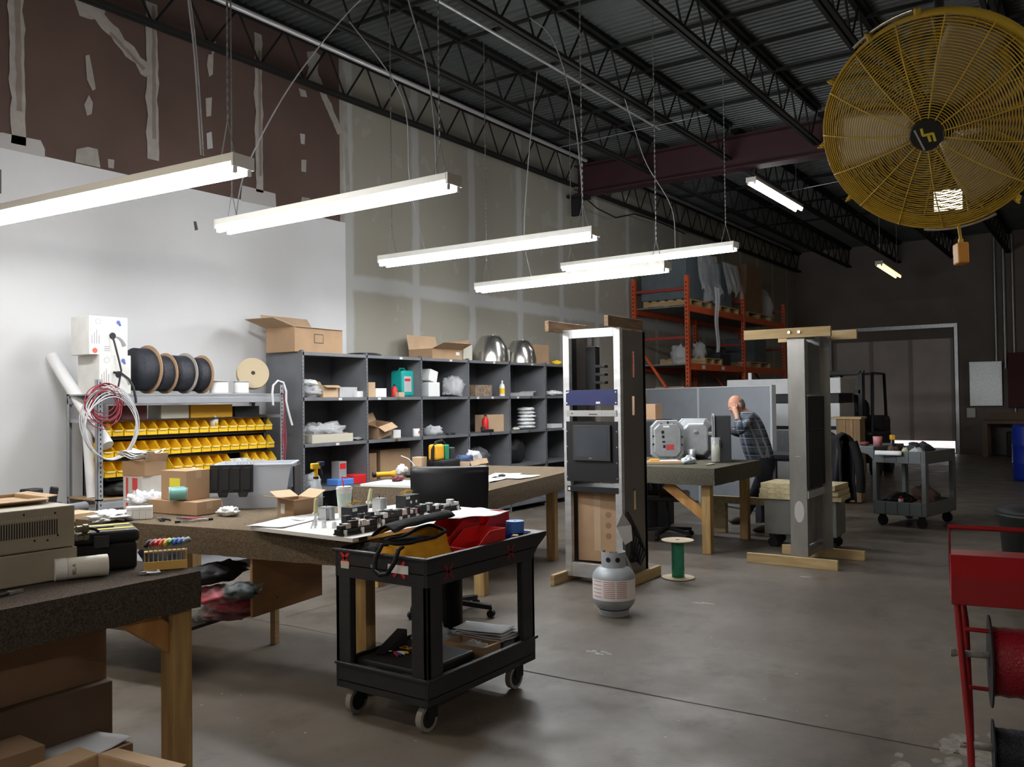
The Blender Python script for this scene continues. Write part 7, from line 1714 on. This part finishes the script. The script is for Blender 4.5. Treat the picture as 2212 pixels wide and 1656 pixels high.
c = at_z(2228, 1038, 0); t = thing('blue_barrel', 'blue plastic barrel cut by the edge of the view', 'barrel', (c.x, c.y, 0)); MB().lathe([(.001, .01), (.27, .01), (.29, .05), (.29, .30), (.30, .32), (.29, .34), (.29, .62), (.30, .64), (.29, .66), (.29, .95), (.27, 1.0), (.001, 1.0)], n=32, cap=False).build('barrel_body', [mat('deep blue plastic', (.01, .03, .30), .4)], t); MB().cyl((.1, 0, 1.0), (.1, 0, 1.03), .03, n=12).build('bung', [BLACK], t)
t = thing('orange_tool', 'orange tool standing on the floor under the far bench', 'tool', (24.2, 1.05, 0)); MB().prism([(-.14, 0), (.16, 0), (.16, .55), (-.14, .40)], 'x', -.1, .1).build('tool_body', [ORANGE], t, bevel=.01)
for i, (y, m, h_) in enumerate(((2.0, BLACK, .62), (1.45, DKGREY, .70), (.75, BLACK, .45))): one('storage_bin', 'dark bin under the far bench, %s from the dock door' % NUM[i], 'bin', MB().box(-.2, .2, -.2, .2, 0, h_), [m], (24.8, y, 0), bevel=.03)

# ================================================================== red spool cart
RE = mat('glossy red enamel', (.27, .009, .013), .35)
hl = at_z(2050, 1137, 1.05)
ox, oy = hl.x, hl.y
ux = Vector((_ex.x, _ey.x)).normalized()                     # along the handle, to the right as seen
crz = math.atan2(ux.y, ux.x) - radians(25)
t = thing('spool_cart', 'red steel wire-spool cart cut by the right edge of the view', 'cart', (ox, oy, 0), crz)
def cz(py): return at_z(2050, 1137, 1.05).z - (py - 1137) / FPX * 3.52
Dc = (hl - Vector((0, 0, EYE))).dot(_f)
def Cx(px): return (px - 2050) / FPX * Dc
def Cz(py): return 1.05 - (py - 1137) / FPX * Dc
RWd = .62
MB().tube([(-.003, 0, Cz(1137)), (RWd, 0, Cz(1140))], .0095, 10).build('top_handle', [RE], t)
MB().tube([(.0, 0, Cz(1137)), (.0, .0, Cz(1215)), (.005, 0, Cz(1292))], .005, 6).tube([(RWd, 0, Cz(1137)), (RWd, 0, Cz(1292))], .005, 6).build('handle_stay', [mat('dark red enamel', (.15, .01, .012), .5)], t)
MB().prism([(-.02, Cz(1195)), (-.10, Cz(1235)), (-.10, Cz(1292)), (.10, Cz(1292)), (.12, Cz(1195))], 'x', 0, RWd).build('tray', [RE], t, bevel=.003)
b = MB()
for x in (.02, RWd - .02):
    sx = 1 if x < .3 else -1
    b = MB(); b.tube([(x, -.04, Cz(1292)), (x + sx * .012, -.06, Cz(1400)), (x + sx * .03, -.12, .30), (x + sx * .035, -.16, .013)], .0125, 10); b.build('frame_tube', [RE], t); b = MB(); b.tube([(x + sx * .02, .06, Cz(1292)), (x + sx * .03, .02, Cz(1340)), (x + sx * .045, .16, .30), (x + sx * .05, .24, .013)], .0125, 10); b.build('frame_tube', [RE], t)
pass
for q0, q1, r_ in (((.045, -.06, Cz(1346)), (RWd, -.06, Cz(1352)), .0085), ((.06, .06, Cz(1487)), (RWd - .02, .06, Cz(1492)), .0085), ((.05, .20, .05), (RWd - .05, .20, .05), .011)): MB().tube([q0, q1], r_, 8).build('cross_bar', [RE], t)
b = MB(); b.cyl((-.0, -.03, Cz(1402)), (RWd, -.03, Cz(1402)), .0125, n=14); b.cyl((-.005, -.03, Cz(1402)), (.01, -.03, Cz(1402)), .016, n=14); b.build('upper_axle', [mat('scuffed white axle', (.55, .54, .52), .5, col2=(.16, .15, .14), vs=14)], t)
b = MB(); b.cyl((.02, .0, Cz(1600)), (RWd, .0, Cz(1600)), .014, n=14); b.build('lower_axle', [mat('scuffed white axle', (.55, .54, .52), .5)], t)
MB().cyl((.03, -.09, Cz(1583)), (.05, -.09, Cz(1583)), .008, n=10).build('bolt', [CHROME], t)
R3 = Matrix.Rotation(crz, 3, 'Z')
def CW(x, y, z): v = R3 @ Vector((x, y, 0)); return Vector((ox + v.x, oy + v.y, z))
xd = R3 @ Vector((1, 0, 0))
spool('wire_spool', 'black-flanged spool of red wire on the red cart', CW(Cx(2140) + .09, -.03, Cz(1412)), .168, .128, .24, BLACK, mat('red wire windings', (.28, .008, .02), .32, bump=.4, bs=90), xd)
spool('wire_spool', 'small spool of black wire low on the red cart', CW(Cx(2124) + .075, .0, Cz(1600)), .105, .078, .14, BLACK, WIREB, xd)
spool('wire_spool', 'second small black spool at the edge of the view on the red cart', CW(Cx(2124) + .27, .0, Cz(1600)), .105, .078, .14, BLACK, WIREB, xd)
# dark bin behind the red cart
c = at_z(2230, 1330, 0); t = thing('waste_bin', 'tall dark bin standing behind the red spool cart', 'bin', (c.x + .55, c.y, 0)); MB().lathe([(.001, 0), (.20, 0), (.25, .62), (.27, .63), (.27, .66), (.001, .66)], n=32, cap=False).build('bin_body', [mat('dark green plastic', (.015, .018, .016), .5)], t); MB().lathe([(.275, .66), (.275, .69), (.1, .72), (.001, .72)], n=32, cap=False).build('bin_lid', [BLACK], t)
# blue plastic crate edge at the right
